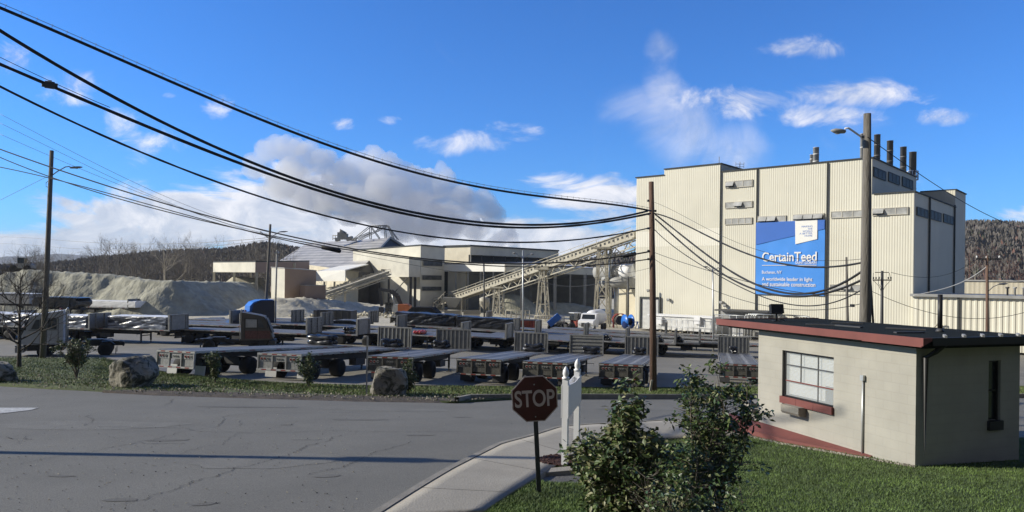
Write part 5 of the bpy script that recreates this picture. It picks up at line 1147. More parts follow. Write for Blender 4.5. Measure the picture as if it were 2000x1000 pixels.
# loads and rolled tarps
def cloth_box(name, label, cat, L, w, h, m_side, m_top, seed, wr=.10, bulge=.1, group=None, lumps=0):
    random.seed(seed); t = thing(name, label, cat, (0,0,0), 0, group); o = MB(); nx, nz = int(L/.12), 12; o.smooth = True
    def disp(x, z, s): return (noise.ridged_multi_fractal(Vector((x*.55+z*.9*s, z*2.4-x*.25, seed)), 1, 2.1, 4, 1, 2)-.9)*wr
    for s in (-1, 1):
        k = len(o.v)
        for i in range(nx+1):
            for j in range(nz+1):
                x = L*i/nx; z = h*j/nz; edge = 1-abs(2*j/nz-1)**4; hh = 1+.06*math.sin(x*2.0+seed)*(.5 if lumps else 0)
                o.v.append(Vector((x, s*(w/2+disp(x, z, s)+bulge*edge*.4), z*hh)))
        f = [(k+i*(nz+1)+j, k+(i+1)*(nz+1)+j, k+(i+1)*(nz+1)+j+1, k+i*(nz+1)+j+1) for i in range(nx) for j in range(nz)]; o.f += f; o.mi += [0]*len(f); o.sm += [True]*len(f)
    o.mats = [m_side]; o.smooth = False; o.b2((.0,-w/2,0),(.06,w/2,h)); o.b2((L-.06,-w/2,0),(L,w/2,h)); o.obj('side_sheet', None, t)
    o = MB(); o.smooth = True; k = 0; ny = 10
    for i in range(nx+1):
        for j in range(ny+1):
            x = L*i/nx; y = -w/2-.02+(w+.04)*j/ny; hh = 1+.06*math.sin(x*2.0+seed)*(.5 if lumps else 0)
            o.v.append(Vector((x, y*1.03, h*hh+.03+noise.noise(Vector((x*1.5, y*2, seed)))*.05+(.0 if 0 < j < ny else -.10-.05*random.random()))))
    o.f = [(i*(ny+1)+j, (i+1)*(ny+1)+j, (i+1)*(ny+1)+j+1, i*(ny+1)+j+1) for i in range(nx) for j in range(ny)]; o.mi = [0]*len(o.f); o.sm = [True]*len(o.f); o.obj('top_sheet', m_top, t); return t
def on_trailer(t, load, x, y=0, z=1.43):
    M = Matrix.Translation(t.location) @ t.rotation_euler.to_matrix().to_4x4(); load.location = M @ Vector((x, y, z)); load.rotation_euler = t.rotation_euler; return load
mat('tarp_sky_sheen', (.015,.02,.035), .3, .3, 1.4, 1.2, 2.5, spec=.8, col2=(.24,.27,.34), stretch=(.35,1,2.8), sharp=.06)  # pale streaks in the colour stand for sky reflections
gl_ = 'tarped bundles on the crosswise trailers'
on_trailer(MT[1], cloth_box('tarped_load', 'glossy black and white wrapped bundles just right of the white yard truck cab', 'load', 5.6, 2.45, 1.12, 'tarp_sky_sheen', 'tarp_white', 2, group=gl_), 8.2)
on_trailer(MT[1], cloth_box('tarped_load', 'glossy wrapped bundles hidden mostly behind the white yard truck cab', 'load', 6.4, 2.45, 1.12, 'tarp_sky_sheen', 'tarp_white', 31, group=gl_), 1.2)
on_trailer(MT[2], cloth_box('tarped_load', 'glossy black wrapped bundles with white top just left of the plain headboard', 'load', 6.6, 2.45, 1.15, 'tarp_sky_sheen', 'tarp_white', 4, group=gl_), 7.2)
on_trailer(MT[0], cloth_box('tarped_load', 'wrapped bundles at the far left edge behind the bare tree', 'load', 9, 2.45, 1.1, 'tarp_sky_sheen', 'tarp_white', 6, group=gl_), 4.5)
on_trailer(FRT[0], cloth_box('tarped_load', 'pale wrapped load rising behind the nearer bundles on the left', 'load', 12, 2.45, 1.0, 'tarp_white', 'tarp_white', 8, wr=.04, group=gl_), 3.6)
on_trailer(FRT[7], cloth_box('tarped_load', 'right half of the long black tarped load', 'load', 6.6, 2.5, 1.25, 'tarp_black', 'tarp_black', 12, wr=.16, group=gl_, lumps=1), 7.2)
on_trailer(FRT[7], cloth_box('tarped_load', 'left half of the long black tarped load', 'load', 7.4, 2.5, 1.35, 'tarp_black', 'tarp_black', 15, wr=.18, group=gl_, lumps=1), -.4)
def tarp_roll(label, L, m, seed, n=4, r=.17, group='rolled tarps on the trailers'):
    random.seed(seed); t = thing('rolled_tarp', label, 'rolled tarp', (0,0,0), 0, group); 
    for i in range(n):
        o = MB(); y0 = -L/2+random.uniform(0,.2); y1 = L/2-random.uniform(0,.25); x = (i%3)*r*1.7+random.uniform(-.04,.04); z = r*.8+(i//3)*r*1.5; pts = []; rad = []
        for k_ in range(9): f = k_/8; pts.append((x+random.uniform(-.03,.03), y0+(y1-y0)*f, z+random.uniform(-.03,.04)+(.05*math.sin(3*f*3.14)))); rad.append(r*random.uniform(.75,1.15)*(.55 if k_ in (0,8) else 1))
        o.tube(pts, rad, 9); o.obj('fold', m, t)
    return t
for t_, lab, L_, x, y in ((FT[1],'rolled black tarps before the headboard of the second front flatbed',1.5,13.2,-.3),(FT[2],'rolled black tarps before the headboard of the third front flatbed',1.3,13.2,.6),(FT[3],'lumpy black tarps before the headboard of the fourth front flatbed',1.7,13.2,-.4),
    (FT[4],'black tarps before the horizontally ribbed headboard',1.4,13.2,-.5),(FT[5],'black tarps on the flatbed beside the brown pole',1.1,13.2,.1),(FT[6],'black coil of straps before the rightmost headboard',.8,13.2,.1),
    (MT[4],'black roll against the plain headboard of the second row',1.6,13.0,-.2),(MT[8],'flat black roll left of the end-on headboard',1.6,12.2,0),(MT[9],'black roll left of the first thin headboard',1.6,12.6,0),(MT[10],'black roll left of the second thin headboard',1.6,12.2,0)):
    on_trailer(t_, tarp_roll(lab, L_, 'tarp_black', int(x*10+L_*100+y*7), 5 if L_ > 1 else 4), x-.35, y)
on_trailer(MT[5], tarp_roll('red rolled tarp on a crosswise trailer deck', 1.9, 'tarp_red', 77, 3, .17), 9.2, -.2)
g_ = on_trailer(FT[0], tarp_roll('heap of black rolled tarps at the front end of the leftmost flatbed', 2.2, 'tarp_black', 55, 6, .2), 12.6, .3)
# ------------------------------------------------------------ trucks
def yard_truck(label, loc, rz, body, dark='frame_black', door=None, mirror=1):
    t = thing('yard_truck', label, 'yard truck', loc, rz); s = MB
    prof = [(2.75,1.0),(5.2,1.0),(5.55,1.15),(4.75,3.1),(4.2,3.25),(2.75,3.5)]
    o = MB(); o.prism(prof, 'y', -1.15, 1.15); cab = o.obj('cab', body, t)
    o = MB(); o.slab([(5.50,-.98,1.62),(5.50,.98,1.62),(4.93,.98,2.95),(4.93,-.98,2.95)], .02); o.obj('windshield', 'glass_mid', t)
    for sd_ in (-1, 1):
        y = sd_*1.155; o = MB(); o.prism([(3.15,2.15),(4.1,2.15),(4.1,2.85),(3.15,2.9)], 'y', y, y+sd_*.02); w_ = o.obj('side_window', 'glass_dirty_light' if body == 'cab_brown' else 'glass_mid', t)  # brown cab's pane is paler, standing for light seen through
        o = MB(); o.prism([(4.22,2.15),(4.75,2.15),(4.45,2.85),(4.22,2.85)], 'y', y, y+sd_*.02); o.obj('side_window', 'glass_mid', t)
        o = MB(); 
        for a, b in (((3.05,1.05),(3.05,2.95)),((4.16,1.05),(4.16,2.9)),((3.05,2.95),(4.16,2.9)),((3.1,2.08),(4.9,2.08))): o.beam((a[0],y+sd_*.01,a[1]),(b[0],y+sd_*.01,b[1]), .03)
        o.obj('door_trim', dark, t)
        if door: o = MB(); o.b2((3.1,y,1.15),(5.3,y+sd_*.015,1.85)); o.obj('stripe', door, t)
        o = MB(); o.beam((4.7,y,2.9),(5.1,y+sd_*.35,2.8),.03); o.b2((5.02,y+sd_*.22,2.1),(5.1,y+sd_*.42,2.75)); o.obj('mirror', dark, t)
    o = MB(); o.tube([(2.55,.9,.9),(2.55,.9,3.55),(2.45,.9,3.7)], .07, 8); o.obj('exhaust', 'galv', t)
    o = MB(); o.tube([(2.62,-1.05,1.0),(2.62,-1.05,3.4)], .03, 6); o.tube([(2.62,-1.05,2.4),(2.75,-1.05,2.4)], .025, 6); o.obj('grab_rail', 'steel_grey', t)
    o = MB(); o.b2((-1.2,-.45,.75),(5.3,-.35,1.0)); o.b2((-1.2,.35,.75),(5.3,.45,1.0)); o.b2((-.9,-.5,1.0),(1.6,.5,1.1)); o.b2((-1.25,-.6,.7),(-1.15,.6,1.05)); o.b2((2.7,-1.0,.55),(5.0,1.0,.98)); o.obj('chassis', dark, t)
    o = MB(); o.b2((.3,-.5,1.1),(1.3,.5,1.25)); o.slab([(-.9,-.45,1.05),(.3,-.45,1.25),(.3,.45,1.25),(-.9,.45,1.05)], .06); o.obj('fifth_wheel', dark, t)
    o = MB(); o.b2((5.2,-1.15,.45),(5.72,1.15,.98)); o.obj('bumper', 'steel_grey' if body != 'cab_brown' else 'steel_dark', t)
    for y in (-.85,.85): o = MB(); o.lathe([(.09,.0),(.09,.03)], (5.73,y,.75), 'x', 12); o.obj('headlight', 'glass_dirty_light', t)
    for sd_ in (-1, 1):
        wheel_geo(.50,.32,t,3.9,sd_*1.0,.50,sd_, rimm='rim_dark'); wheel_geo(.52,.58,t,0,sd_*.92,.52,sd_, rimm='rim_dark')
        o = MB(); o.slab([(-.1+.66*math.cos(R(a)), sd_*.62, .55+.66*math.sin(R(a))) for a in (150,110)]+[(-.1+.66*math.cos(R(a)), sd_*1.22, .55+.66*math.sin(R(a))) for a in (110,150)], .03)
        o.slab([(-.1+.66*math.cos(R(a)), sd_*.62, .55+.66*math.sin(R(a))) for a in (110,60)]+[(-.1+.66*math.cos(R(a)), sd_*1.22, .55+.66*math.sin(R(a))) for a in (60,110)], .03); o.b2((-.72,sd_*.65,.15),(-.69,sd_*1.2,.6)); o.obj('fender', dark, t)
    o = MB(); o.lathe([(.09,3.52),(.09,3.6),(.05,3.66)], (3.0,0,0), n=10); o.obj('beacon', 'lamp_red', t)
    return t
mat('red_stripe', (.12,.05,.04), .6, .4, 6); mat('rim_dark', (.09,.09,.09), .6, .2, 4)
p = gp(207, 693); yard_truck('white yard truck with slanted windshield facing left behind the light pole', p, R(206), 'cab_white')
p = ray(470, HY)*62; p.z = G(p.x, p.y); yard_truck('dark brown yard truck cab with a red stripe facing right', Vector((p.x-2.5, p.y, p.z)), R(14), 'cab_brown', door='red_stripe').scale = (.93,.93,.95)
def semi(label, loc, rz):
    t = thing('semi_truck', label, 'truck', loc, rz)
    o = MB(); o.prism([(0,1.0),(2.9,1.0),(3.0,2.5),(2.5,2.65),(2.3,3.55),(1.6,3.85),(0,3.9)], 'y', -1.2, 1.2); o.obj('cab', 'semi_dark', t)
    o = MB(); o.prism([(2.45,2.72),(2.3,3.5),(1.7,3.86),(.0,3.93),(0,4.02),(1.5,4.0),(2.3,3.75),(2.7,3.3),(2.75,2.72)], 'y', -1.1, 1.1); o.obj('roof_fairing', 'plant_blue', t)
    o = MB(); o.slab([(3.02,-1.05,1.95),(3.02,1.05,1.95),(2.62,1.0,2.62),(2.62,-1.0,2.62)], .03); o.obj('windshield', 'glass_dirty_light', t)
    o = MB(); o.prism([(2.6,2.62),(3.15,2.6),(3.15,2.68),(2.6,2.72)], 'y', -1.1, 1.1); o.obj('sun_visor', 'plant_blue', t)
    o = MB(); o.prism([(3.0,.7),(4.9,.7),(4.95,1.4),(4.7,1.65),(3.0,1.9)], 'y', -.95, .95); o.obj('hood', 'semi_dark', t)
    o = MB(); o.b2((4.9,-1.15,.45),(5.15,1.15,.8)); o.obj('bumper', 'galv', t); o = MB(); o.b2((4.95,-.5,.8),(4.99,.5,1.4)); o.obj('grille', 'steel_dark', t)
    for s in (-1, 1):
        o = MB(); o.b2((1.6,s*1.205,1.9),(2.6,s*1.22,2.5)); o.obj('side_window', 'glass_dark', t)
        o = MB(); o.tube([(-.2,s*1.0,1.0),(-.2,s*1.0,3.9)], .08, 8); o.obj('exhaust', 'galv', t)
        wheel_geo(.5,.3,t,4.1,s*1.05,.5,s); wheel_geo(.5,.55,t,-1.6,s*.95,.5,s); wheel_geo(.5,.55,t,-2.9,s*.95,.5,s)
    o = MB(); o.b2((-3.8,-.45,.75),(3,.45,1.0)); o.b2((-2.8,-.5,1.0),(-1.6,.5,1.15)); o.obj('chassis', 'frame_black', t)
    return t
mat('semi_dark', (.02,.03,.06), .35, .2, 1, spec=.6)
p = ray(531, HY)*84; p.z = G(p.x, 84); semi('blue-roofed sleeper truck parked behind the light pole', p, R(214))
# ------------------------------------------------------------ boxes, containers, machines in the yard
def dump_box(label, px0, px1, y0, y1, D, m, top, ribs=0, name='dump_trailer', cat='dump trailer', rounded=False, W_=2.5, wheels=True, peak=0.0):
    p = P(px0, y1, D); s = D/FPX; L = (px1-px0)*s; h = (y1-y0)*s; zg = G(p.x, D)+.0; t = thing(name, label, cat, (p.x, p.y, zg), R(-8)); b = max(.25, p.z-zg)
    o = MB(); c = .35*h if rounded else .04
    o.prism([(c,b),(L-c,b),(L,b+c),(L,b+h-c),(L-c,b+h),(c,b+h),(0,b+h-c),(0,b+c)], 'y', 0, W_); bd = o.obj('body', m, t)
    o = MB(); o.prism([(-.05,b+h+.01),(L+.05,b+h+.01),(L*.8,b+h+.08+peak),(L*.2,b+h+.08+peak)], 'y', -.04, W_+.04); o.obj('cover', top, t)
    for i in range(ribs): o = MB(); x = L*(i+.5)/ribs; o.b2((x-.06,-.08,b),(x+.06,-.001,b+h-.02)); o.obj('rib', m, t)
    if wheels and b > .5:
        for x in (L*.15, L*.15+1.3): wheel_geo(.5,.5,t,x,.25,.5,-1); wheel_geo(.5,.5,t,x,W_-.25,.5,1)
        o = MB(); o.b2((.2,.8,b-.3),(L-.2,W_-.8,b-.01)); o.b2((L*.8,.3,0),(L*.8+.12,.42,b)); o.obj('chassis', 'frame_black', t)
    return t
dump_box('long black tarped dump trailer with rounded ends before the stockpile on the left', 62, 159, 581, 599, 84, 'tarp_black', 'tarp_black', 3, rounded=True)
dump_box('dull grey box trailer at the left edge before the stockpile', -30, 67, 573, 592, 92, 'steel_grey', 'white_dirty', 0, name='box_trailer', cat='box trailer')
dump_box('black dump box with a lifted dark cover in front of the stockpile end', 612, 688, 606, 625, 100, 'steel_dark', 'tarp_black', 6)
dump_box('low black heap-topped trailer below the black dump box', 648, 697, 628, 638, 86, 'tarp_black', 'tarp_black', 2, peak=.1)
dump_box('dark tented tarp trailer in front of the excavator', 792, 856, 611, 621, 104, 'tarp_black', 'tarp_matte', 0, peak=.75)
dump_box('red open roll-off container behind the double-armed lamp post', 1013, 1055, 626, 645, 101, 'rust', 'steel_dark', 8, name='container', cat='container', wheels=False)
dump_box('long low rusty container left of the red one', 986, 1012, 630, 645, 100, 'rust', 'rust', 4, name='container', cat='container', wheels=False)
dump_box('dark wooden crate on the ground beyond the crosswise trailers', 406, 430, 621, 627, 96, 'steel_dark', 'steel_grey', 0, name='crate', cat='crate', wheels=False, W_=1.4)
# excavator
ex = thing('excavator', 'orange tracked excavator with raised dark arm working before the process building', 'excavator', P(776, 621, 133)); O = Vector(ex.location); E = lambda px, py, dy=0: P(px, py, 133)-O+Vector((0,dy,0)); s_ = 133/FPX
o = MB(); o.prism([(E(779,610).x,E(779,610).z),(E(801,610).x,E(801,610).z),(E(802,600).x,E(802,597).z),(E(797,594).x,E(797,594).z),(E(779,594).x,E(779,594).z)], 'y', -1.3, 1.5); bd = o.obj('body', 'orange', ex)
o = MB(); o.prism([(E(768,610).x,E(768,610).z),(E(779,610).x-.02,E(779,610).z),(E(779,594).x-.02,E(779,594).z),(E(770,595).x,E(770,595).z)], 'y', -1.32, 1.5); o.obj('side_panel', 'white_dirty', ex)
o = MB(); a, b = E(755,608), E(767,591); o.b2((a.x,-1.2,a.z),(b.x,-.1,b.z)); o.obj('cab', 'glass_dark', ex); o = MB(); 
for x_, y_ in ((a.x,-1.22),(b.x,-1.22),(a.x,-.08),(b.x,-.08)): o.beam((x_,y_,a.z),(x_,y_,b.z), .12)
o.beam((a.x,-1.22,b.z),(b.x,-1.22,b.z),.12); o.beam((a.x,-1.22,(a.z+b.z)/2),(b.x,-1.22,(a.z+b.z)/2),.08); o.obj('cab_frame', 'steel_dark', ex)
for y in (-1.5, 1.1):
    o = MB(); a, b = E(753,620), E(796,613); h = b.z-a.z; o.prism([(a.x+.3,a.z),(b.x-.3,a.z),(b.x,a.z+h*.5),(b.x-.3,b.z),(a.x+.3,b.z),(a.x,a.z+h*.5)], 'y', y, y+.55)
    for i in range(14): x = a.x+.2+(b.x-a.x-.4)*i/13; o.b2((x-.05,y-.03,a.z-.04),(x+.05,y+.58,a.z)); o.b2((x-.05,y-.03,b.z),(x+.05,y+.58,b.z+.04))
    o.obj('track', 'steel_dark', ex)
o = MB(); 
for a, b, w in (((784,598),(776,578),.75),((776,578),(764,569),.8),((764,569),(741,565),.6)): o.beam(E(*a,.2), E(*b,.2), .35, w)
o.obj('boom', 'steel_dark', ex); o = MB(); o.beam(E(741,563,.2), E(745,598,.2), .3, .5); o.beam(E(744,566,.2), E(757,568,.2), .2, .3); o.obj('stick', 'steel_dark', ex)
o = MB(); o.prism([(E(741,600).x,E(741,600).z),(E(748,600).x,E(748,600).z),(E(750,607).x,E(750,607).z),(E(744,613).x,E(744,613).z),(E(740,608).x,E(740,608).z)], 'y', -.4, .8); o.obj('bucket', 'steel_dark', ex)
o = MB(); o.tube([E(770,598,.5), E(765,575,.5)], .12, 6); o.tube([E(762,572,.2), E(748,569,.2)], .1, 6); o.obj('cylinder', 'galv', ex)
# loader on the pile, white tanker, mixer, red loader, reels
def loader(label, loc, rz, k, m, cabm='glass_dark'):
    t = thing('wheel_loader', label, 'loader', loc, rz); o = MB(); o.prism([(-2.6*k,.8*k),(.2*k,.8*k),(.2*k,1.9*k),(-2.2*k,1.9*k),(-2.6*k,1.5*k)], 'y', -.9*k, .9*k); o.obj('body', m, t)
    o = MB(); o.b2((-.9*k,-.7*k,1.9*k),(.5*k,.7*k,3.1*k)); o.obj('cab', cabm, t); o = MB(); o.b2((-1.0*k,-.8*k,3.1*k),(.6*k,.8*k,3.22*k)); o.obj('cab_roof', 'white_dirty', t)
    o = MB(); o.beam((.2*k,0,1.3*k),(2.2*k,0,.7*k),.5*k,.35*k); o.obj('arm', m, t); o = MB(); o.prism([(2.2*k,.1*k),(3.2*k,.1*k),(3.3*k,.3*k),(2.4*k,.5*k),(2.5*k,1.3*k),(2.1*k,1.0*k)], 'y', -1.3*k, 1.3*k); o.obj('bucket', 'steel_dark', t)
    for x in (-1.7,1.2):
        for s in (-1, 1): wheel_geo(.75*k,.5*k,t,x*k,s*1.05*k,.75*k,s)
    return t
trk = thing('tanker_truck', 'white truck facing the camera before the storage shed', 'truck', P(1151, 647, 103), R(-112)); 
o = MB(); o.prism([(.0,.6),(1.9,.6),(2.0,1.3),(1.85,1.6),(.7,1.75),(.3,2.5),(-.9,2.55),(-.9,.6)], 'y', -1.1, 1.1); o.obj('cab', 'white_paint', trk)
o = MB(); o.slab([(.75,-.95,1.78),(.75,.95,1.78),(.34,.9,2.42),(.34,-.9,2.42)], .03); o.obj('windshield', 'glass_dark', trk); o = MB(); o.b2((2.0,-.6,.75),(2.04,.6,1.3)); o.obj('grille', 'steel_dark', trk)
o = MB(); o.b2((1.9,-1.1,.4),(2.15,1.1,.65)); o.obj('bumper', 'galv', trk)
for y in (-.85,.85): o = MB(); o.lathe([(.12,0),(.12,.03)], (2.02,y,1.0), 'x', 10); o.obj('headlight', 'glass_dirty_light', trk)
o = MB(); o.lathe([(.3,-6),(.95,-5.9),(1.1,-5.5),(1.1,-1.5),(.95,-1.15),(.3,-1.0)], (0,0,1.85), 'x', 18); o.obj('tank', 'white_paint', trk)
for x in (1.1,-3.6,-4.8):
    for s in (-1, 1): wheel_geo(.48,.35,trk,x,s*.95,.48,s)
o = MB(); o.b2((-6,-.4,.7),(1.5,.4,.95)); o.obj('chassis', 'frame_black', trk)
mx_ = thing('blower_truck', 'truck with a raised blue chute and silver drum left of the white tanker', 'truck', P(1086, 646, 104)); O = Vector(mx_.location); Q = lambda px, py, dy=0: P(px,py,104)-O+Vector((0,dy,0))
o = MB(); o.beam(Q(1072,634), Q(1093,616), .5, .9); o.obj('chute', 'plant_blue', mx_); o = MB(); o.tube([Q(1084,634,1.2), Q(1090,627,1.2), Q(1104,626,1.2)], [.4,1.0,.6], 12); o.obj('drum', 'galv', mx_)
o = MB(); o.b2(Q(1071,645), Q(1086,634,2)); o.obj('cab', 'steel_dark', mx_); o = MB(); o.b2(Q(1073,640,-.05), Q(1084,636,-.01)); o.obj('windshield', 'glass_dirty_light', mx_); o = MB(); o.b2(Q(1071,645,-.1), Q(1086,643,-.02)); o.obj('bumper', 'white_dirty', mx_)
for px in (1075,1084): w_ = wheel_geo(.45,.4,mx_,Q(px,646).x,.1,.45,-1)
for px in (1094,1101): w_ = wheel_geo(.45,.4,mx_,Q(px,646).x,.6,.45,-1)
loader('red wheel loader between the blue chute truck and white tanker', P(1121, 646, 105), R(-150), .82, 'rust')
loader('small loader with a dark cab on the crest of the stockpile', P(42, 531, 129), R(185), .8, 'steel_grey')
rl = thing('cable_reel', 'large blue cable reel standing by the factory roll-up door', 'cable reel', P(1226, 642, 108), R(20)); r_ = 14*108/FPX
o = MB()
for x in (-.55,.5): o.lathe([(.15,x),(r_,x),(r_,x+.08),(.15,x+.08)], (0,0,r_), 'x', 26)
o.obj('flange', 'plant_blue', rl); o = MB(); o.lathe([(r_*.5,-.5),(r_*.5,.52)], (0,0,r_), 'x', 18); o.obj('drum', 'cable', rl); o = MB(); o.beam((-.6,0,r_),(1.9,0,r_-.1),.1); o.beam((1.6,-.5,0),(1.6,0,r_),.1); o.beam((1.6,.5,0),(1.6,0,r_),.1); o.obj('stand', 'plant_blue', rl)
rh = thing('hose_reel', 'red machine frame with a drum left of the blue cable reel', 'machine', P(1211, 640, 110)); o = MB()
for y in (-.5,.5): o.tube([(1.1*math.cos(R(a)), y, 1.2+.9*math.sin(R(a))) for a in range(-30, 230, 20)], .12, 6)
for a in (0,60,120,180): o.beam((1.1*math.cos(R(a)),-.5,1.2+.9*math.sin(R(a))),(1.1*math.cos(R(a)),.5,1.2+.9*math.sin(R(a))),.12)
o.beam((-1,-.5,0),(-1,-.5,1.2),.14); o.beam((1,-.5,0),(1,-.5,1.2),.14); o.beam((-1,.5,0),(-1,.5,1.2),.14); o.beam((1,.5,0),(1,.5,1.2),.14); o.obj('frame', 'rust', rh); o = MB(); o.lathe([(.7,-.35),(.7,.35)], (0,0,1.1), 'y', 16); o.obj('drum', 'steel_dark', rh)
cr = thing('rock_crusher', 'dusty mobile crusher with a slanted belt at the foot of the short conveyor', 'crusher', P(590, 592, 138)); O = Vector(cr.location); Q = lambda px, py, dy=0: P(px,py,138)-O+Vector((0,dy,0))
o = MB(); o.prism([(Q(604,588).x,Q(604,588).z),(Q(624,588).x,Q(624,588).z),(Q(626,577).x,Q(626,577).z),(Q(600,576).x,Q(600,576).z)], 'y', -1.5, 1.5); o.obj('hopper', 'steel_cream', cr)
o = MB(); o.beam(Q(571,595), Q(604,574), 1.0, .5); o.obj('belt', 'steel_cream', cr); o = MB(); o.lathe([(.3,-1.2),(1.0,-1.1),(1.0,1.1),(.3,1.2)], Q(566,583), 'y', 14); o.obj('drum', 'steel_grey', cr)
o = MB(); o.b2(Q(600,594,-1), Q(630,588,1)); o.obj('chassis', 'steel_dark', cr)
# ------------------------------------------------------------ stockpiles
def mound(name, label, crest, tan, m, step=.8, wob=.5, flat=1.6, pad=4, seed=1, zfloor=None, cat='stockpile'):
    C = [P(px, y, D) for px, D, y in crest]; S_ = []
    for a, b in zip(C, C[1:]):
        n = max(1, int((b-a).length/1.5)); S_ += [a.lerp(b, i/n) for i in range(n)]
    S_.append(C[-1]); zg = G(C[0].x, C[0].y); mr = max(p.z-zg for p in C)/tan+pad
    X0, X1, Y0, Y1 = min(p.x for p in C)-mr, max(p.x for p in C)+mr, min(p.y for p in C)-mr, max(p.y for p in C)+mr
    nx, ny = int((X1-X0)/step)+1, int((Y1-Y0)/step)+1; o = MB(); c0 = C[0]
    for j in range(ny+1):
        for i in range(nx+1):
            x, y = X0+(X1-X0)*i/nx, Y0+(Y1-Y0)*j/ny; w = noise.fractal(Vector((x*.10, y*.10, seed)), 1, 2, 4)*2.6*wob; z = -99
            for p in S_:
                d = math.hypot(x-p.x, y-p.y)+w-flat; v = p.z-max(0, d)*tan
                if v > z: z = v
            g = G(x, y)
            if z > g: z += (noise.fractal(Vector((x*1.1+y*.6, y*.35, seed+5)), .6, 2, 6)*.42+noise.fractal(Vector((x*2.2, y*1.2, seed)), .7, 2, 3)*.16)*wob*min(1, (z-g)/1.5)
            o.v.append(Vector((x-c0.x, y-c0.y, max(z, g-.25)-zg)))
    o.f = [(j*(nx+1)+i, j*(nx+1)+i+1, (j+1)*(nx+1)+i+1, (j+1)*(nx+1)+i) for j in range(ny) for i in range(nx)
           if max(o.v[k_].z+zg-G(o.v[k_].x+c0.x, o.v[k_].y+c0.y) for k_ in (j*(nx+1)+i, j*(nx+1)+i+1, (j+1)*(nx+1)+i+1, (j+1)*(nx+1)+i)) > -.24]
    o.mi = [0]*len(o.f); o.sm = [True]*len(o.f); ob = o.obj(name, m, fix=False); ob.location = (c0.x, c0.y, zg); return tag(ob, label, cat)
mound('stockpile', 'huge grey-tan gypsum stockpile along the left of the yard', [(-260,132,548),(-60,128,546),(0,126,541),(28,126,532),(60,127,528),(120,128,532),(200,128,536),(240,128,540),(290,124,548),(340,124,549),(400,133,551),(450,145,551),(500,158,553),(515,160,556)], .82, 'gyp', seed=2, step=.4, wob=.55)
mound('rubble_heap', 'pale rubble heap before the process building and short conveyor', [(548,127,584),(600,131,583),(650,136,588),(710,142,594),(745,140,598)], .42, 'gyp_lite', step=.6, wob=.9, seed=9, cat='rubble heap')
mound('gypsum_heap', 'pale gypsum heap under the open cream shed', [(470,160,541),(500,160,543)], .7, 'gyp_lite', seed=12, cat='heap')
mound('gypsum_heap', 'gypsum heap inside the open storage shed', [(1060,164,590),(1110,166,592),(1150,164,602)], .6, 'gyp', seed=14, cat='heap')
mound('gypsum_heap', 'gypsum heap at the left end of the storage shed behind the silo', [(990,158,575),(1010,160,578)], .7, 'gyp', seed=15, cat='heap')
random.seed(5); mb = MB()
for i in range(500):
    px = random.uniform(550, 850); D = random.uniform(120, 150); p = ray(px, HY)*D; s = random.uniform(.1, .45); mb.box((p.x, p.y, G(p.x,p.y)+.1+random.random()*.4), (s*1.4, s, s), random.uniform(0,3), random.uniform(0,1), .4)
tag(mb.obj('rubble', 'gyp_lite'), kind='stuff')
# ------------------------------------------------------------ poles and lamps
def pole(name, label, cat, D, top, base_px, r0, r1, m, zb=None, group=None):
    p = ray(base_px, HY)*D; z = G(p.x, D)-.1 if zb is None else zb; t = thing(name, label, cat, (p.x, p.y, z), 0, group); q = P(top[0], top[1], D)-Vector((p.x, p.y, z)); q.y = 0
    o = MB(); o.tube([(0,0,-.4), q*.5+Vector((.02,0,0)), q], [r0, (r0+r1)/2, r1], 12); o.obj('shaft', m, t); t['_D'] = D
    return t
def lampheads(t, D, arms, m='galv', r=.035, hl=.62):
    O = Vector(t.location)
    for pts, head in arms:
        o = MB(); o.tube([P(*a, D)-O for a in pts], r, 6); o.obj('lamp_arm', m, t); c = (P(head[0], head[1], D)+P(head[2], head[3], D))/2-O; L = abs(P(head[2], head[3], D).x-P(head[0], head[1], D).x); o = MB(); o.smooth = True
        s = 1 if head[2] > head[0] else -1; prof = [(.03,-L/2),(.10,-L*.42),(.13,-L*.1),(.12,L*.25),(.04,L/2)]; o.lathe([(r_, h*s) for r_, h in prof], (0,0,0), 'x', 12); k_ = len(o.v)
        for v in o.v: v.z *= .62
        hd = o.obj('lamp_head', 'steel_grey', t); hd.location = c; hd.rotation_euler = (0, R(-4*s), 0)
        o = MB(); o.lathe([(.09,-.09),(.07,-.115),(.001,-.12)], (s*L*.05,0,.02), n=10); o.obj('lens', 'glass_dirty_light', hd)
gA = gp(85, 701); DA = gA.y
pl = pole('light_pole', 'tall leaning wooden light pole in front of the white yard truck', 'light pole', DA, (101,294), 85, .20, .13, 'wood_grey'); lampheads(pl, DA, [([(101,343),(112,335),(128,326),(137,325)],(136,325,161,329))])
o = MB(); O = Vector(pl.location); o.tube([P(96,352,DA)-O, P(90,357,DA)-O, P(90,365,DA)-O, P(98,366,DA)-O], .02, 5); o.obj('cable_loop', 'cable', pl)
p2_ = pole('light_pole', 'grey wooden light pole rising in front of the blue truck', 'light pole', 85, (528,438), 517, .19, .13, 'wood_grey'); lampheads(p2_, 85, [([(527,470),(534,460),(546,453)],(545,452,562,453)),([(526,466),(516,459),(510,453)],(510,453,508,453))], r=.05)
p3_ = pole('light_pole', 'slimmer pole right behind the grey pole at the blue truck', 'light pole', 116, (541,488), 538, .17, .12, 'steel_grey'); O = Vector(p3_.location); o = MB(); o.b2(P(539,495,116)-O-Vector((0,.3,0)), P(545,491,116)-O+Vector((0,.1,0))); o.obj('transformer', 'steel_grey', p3_)
gB = gp(1279, 763, .09); DB = gB.y
pb = pole('utility_pole', 'reddish brown wooden utility pole on the verge right of the STOP sign', 'utility pole', DB, (1272,355), 1279, .21, .14, 'wood_brown'); O = Vector(pb.location)
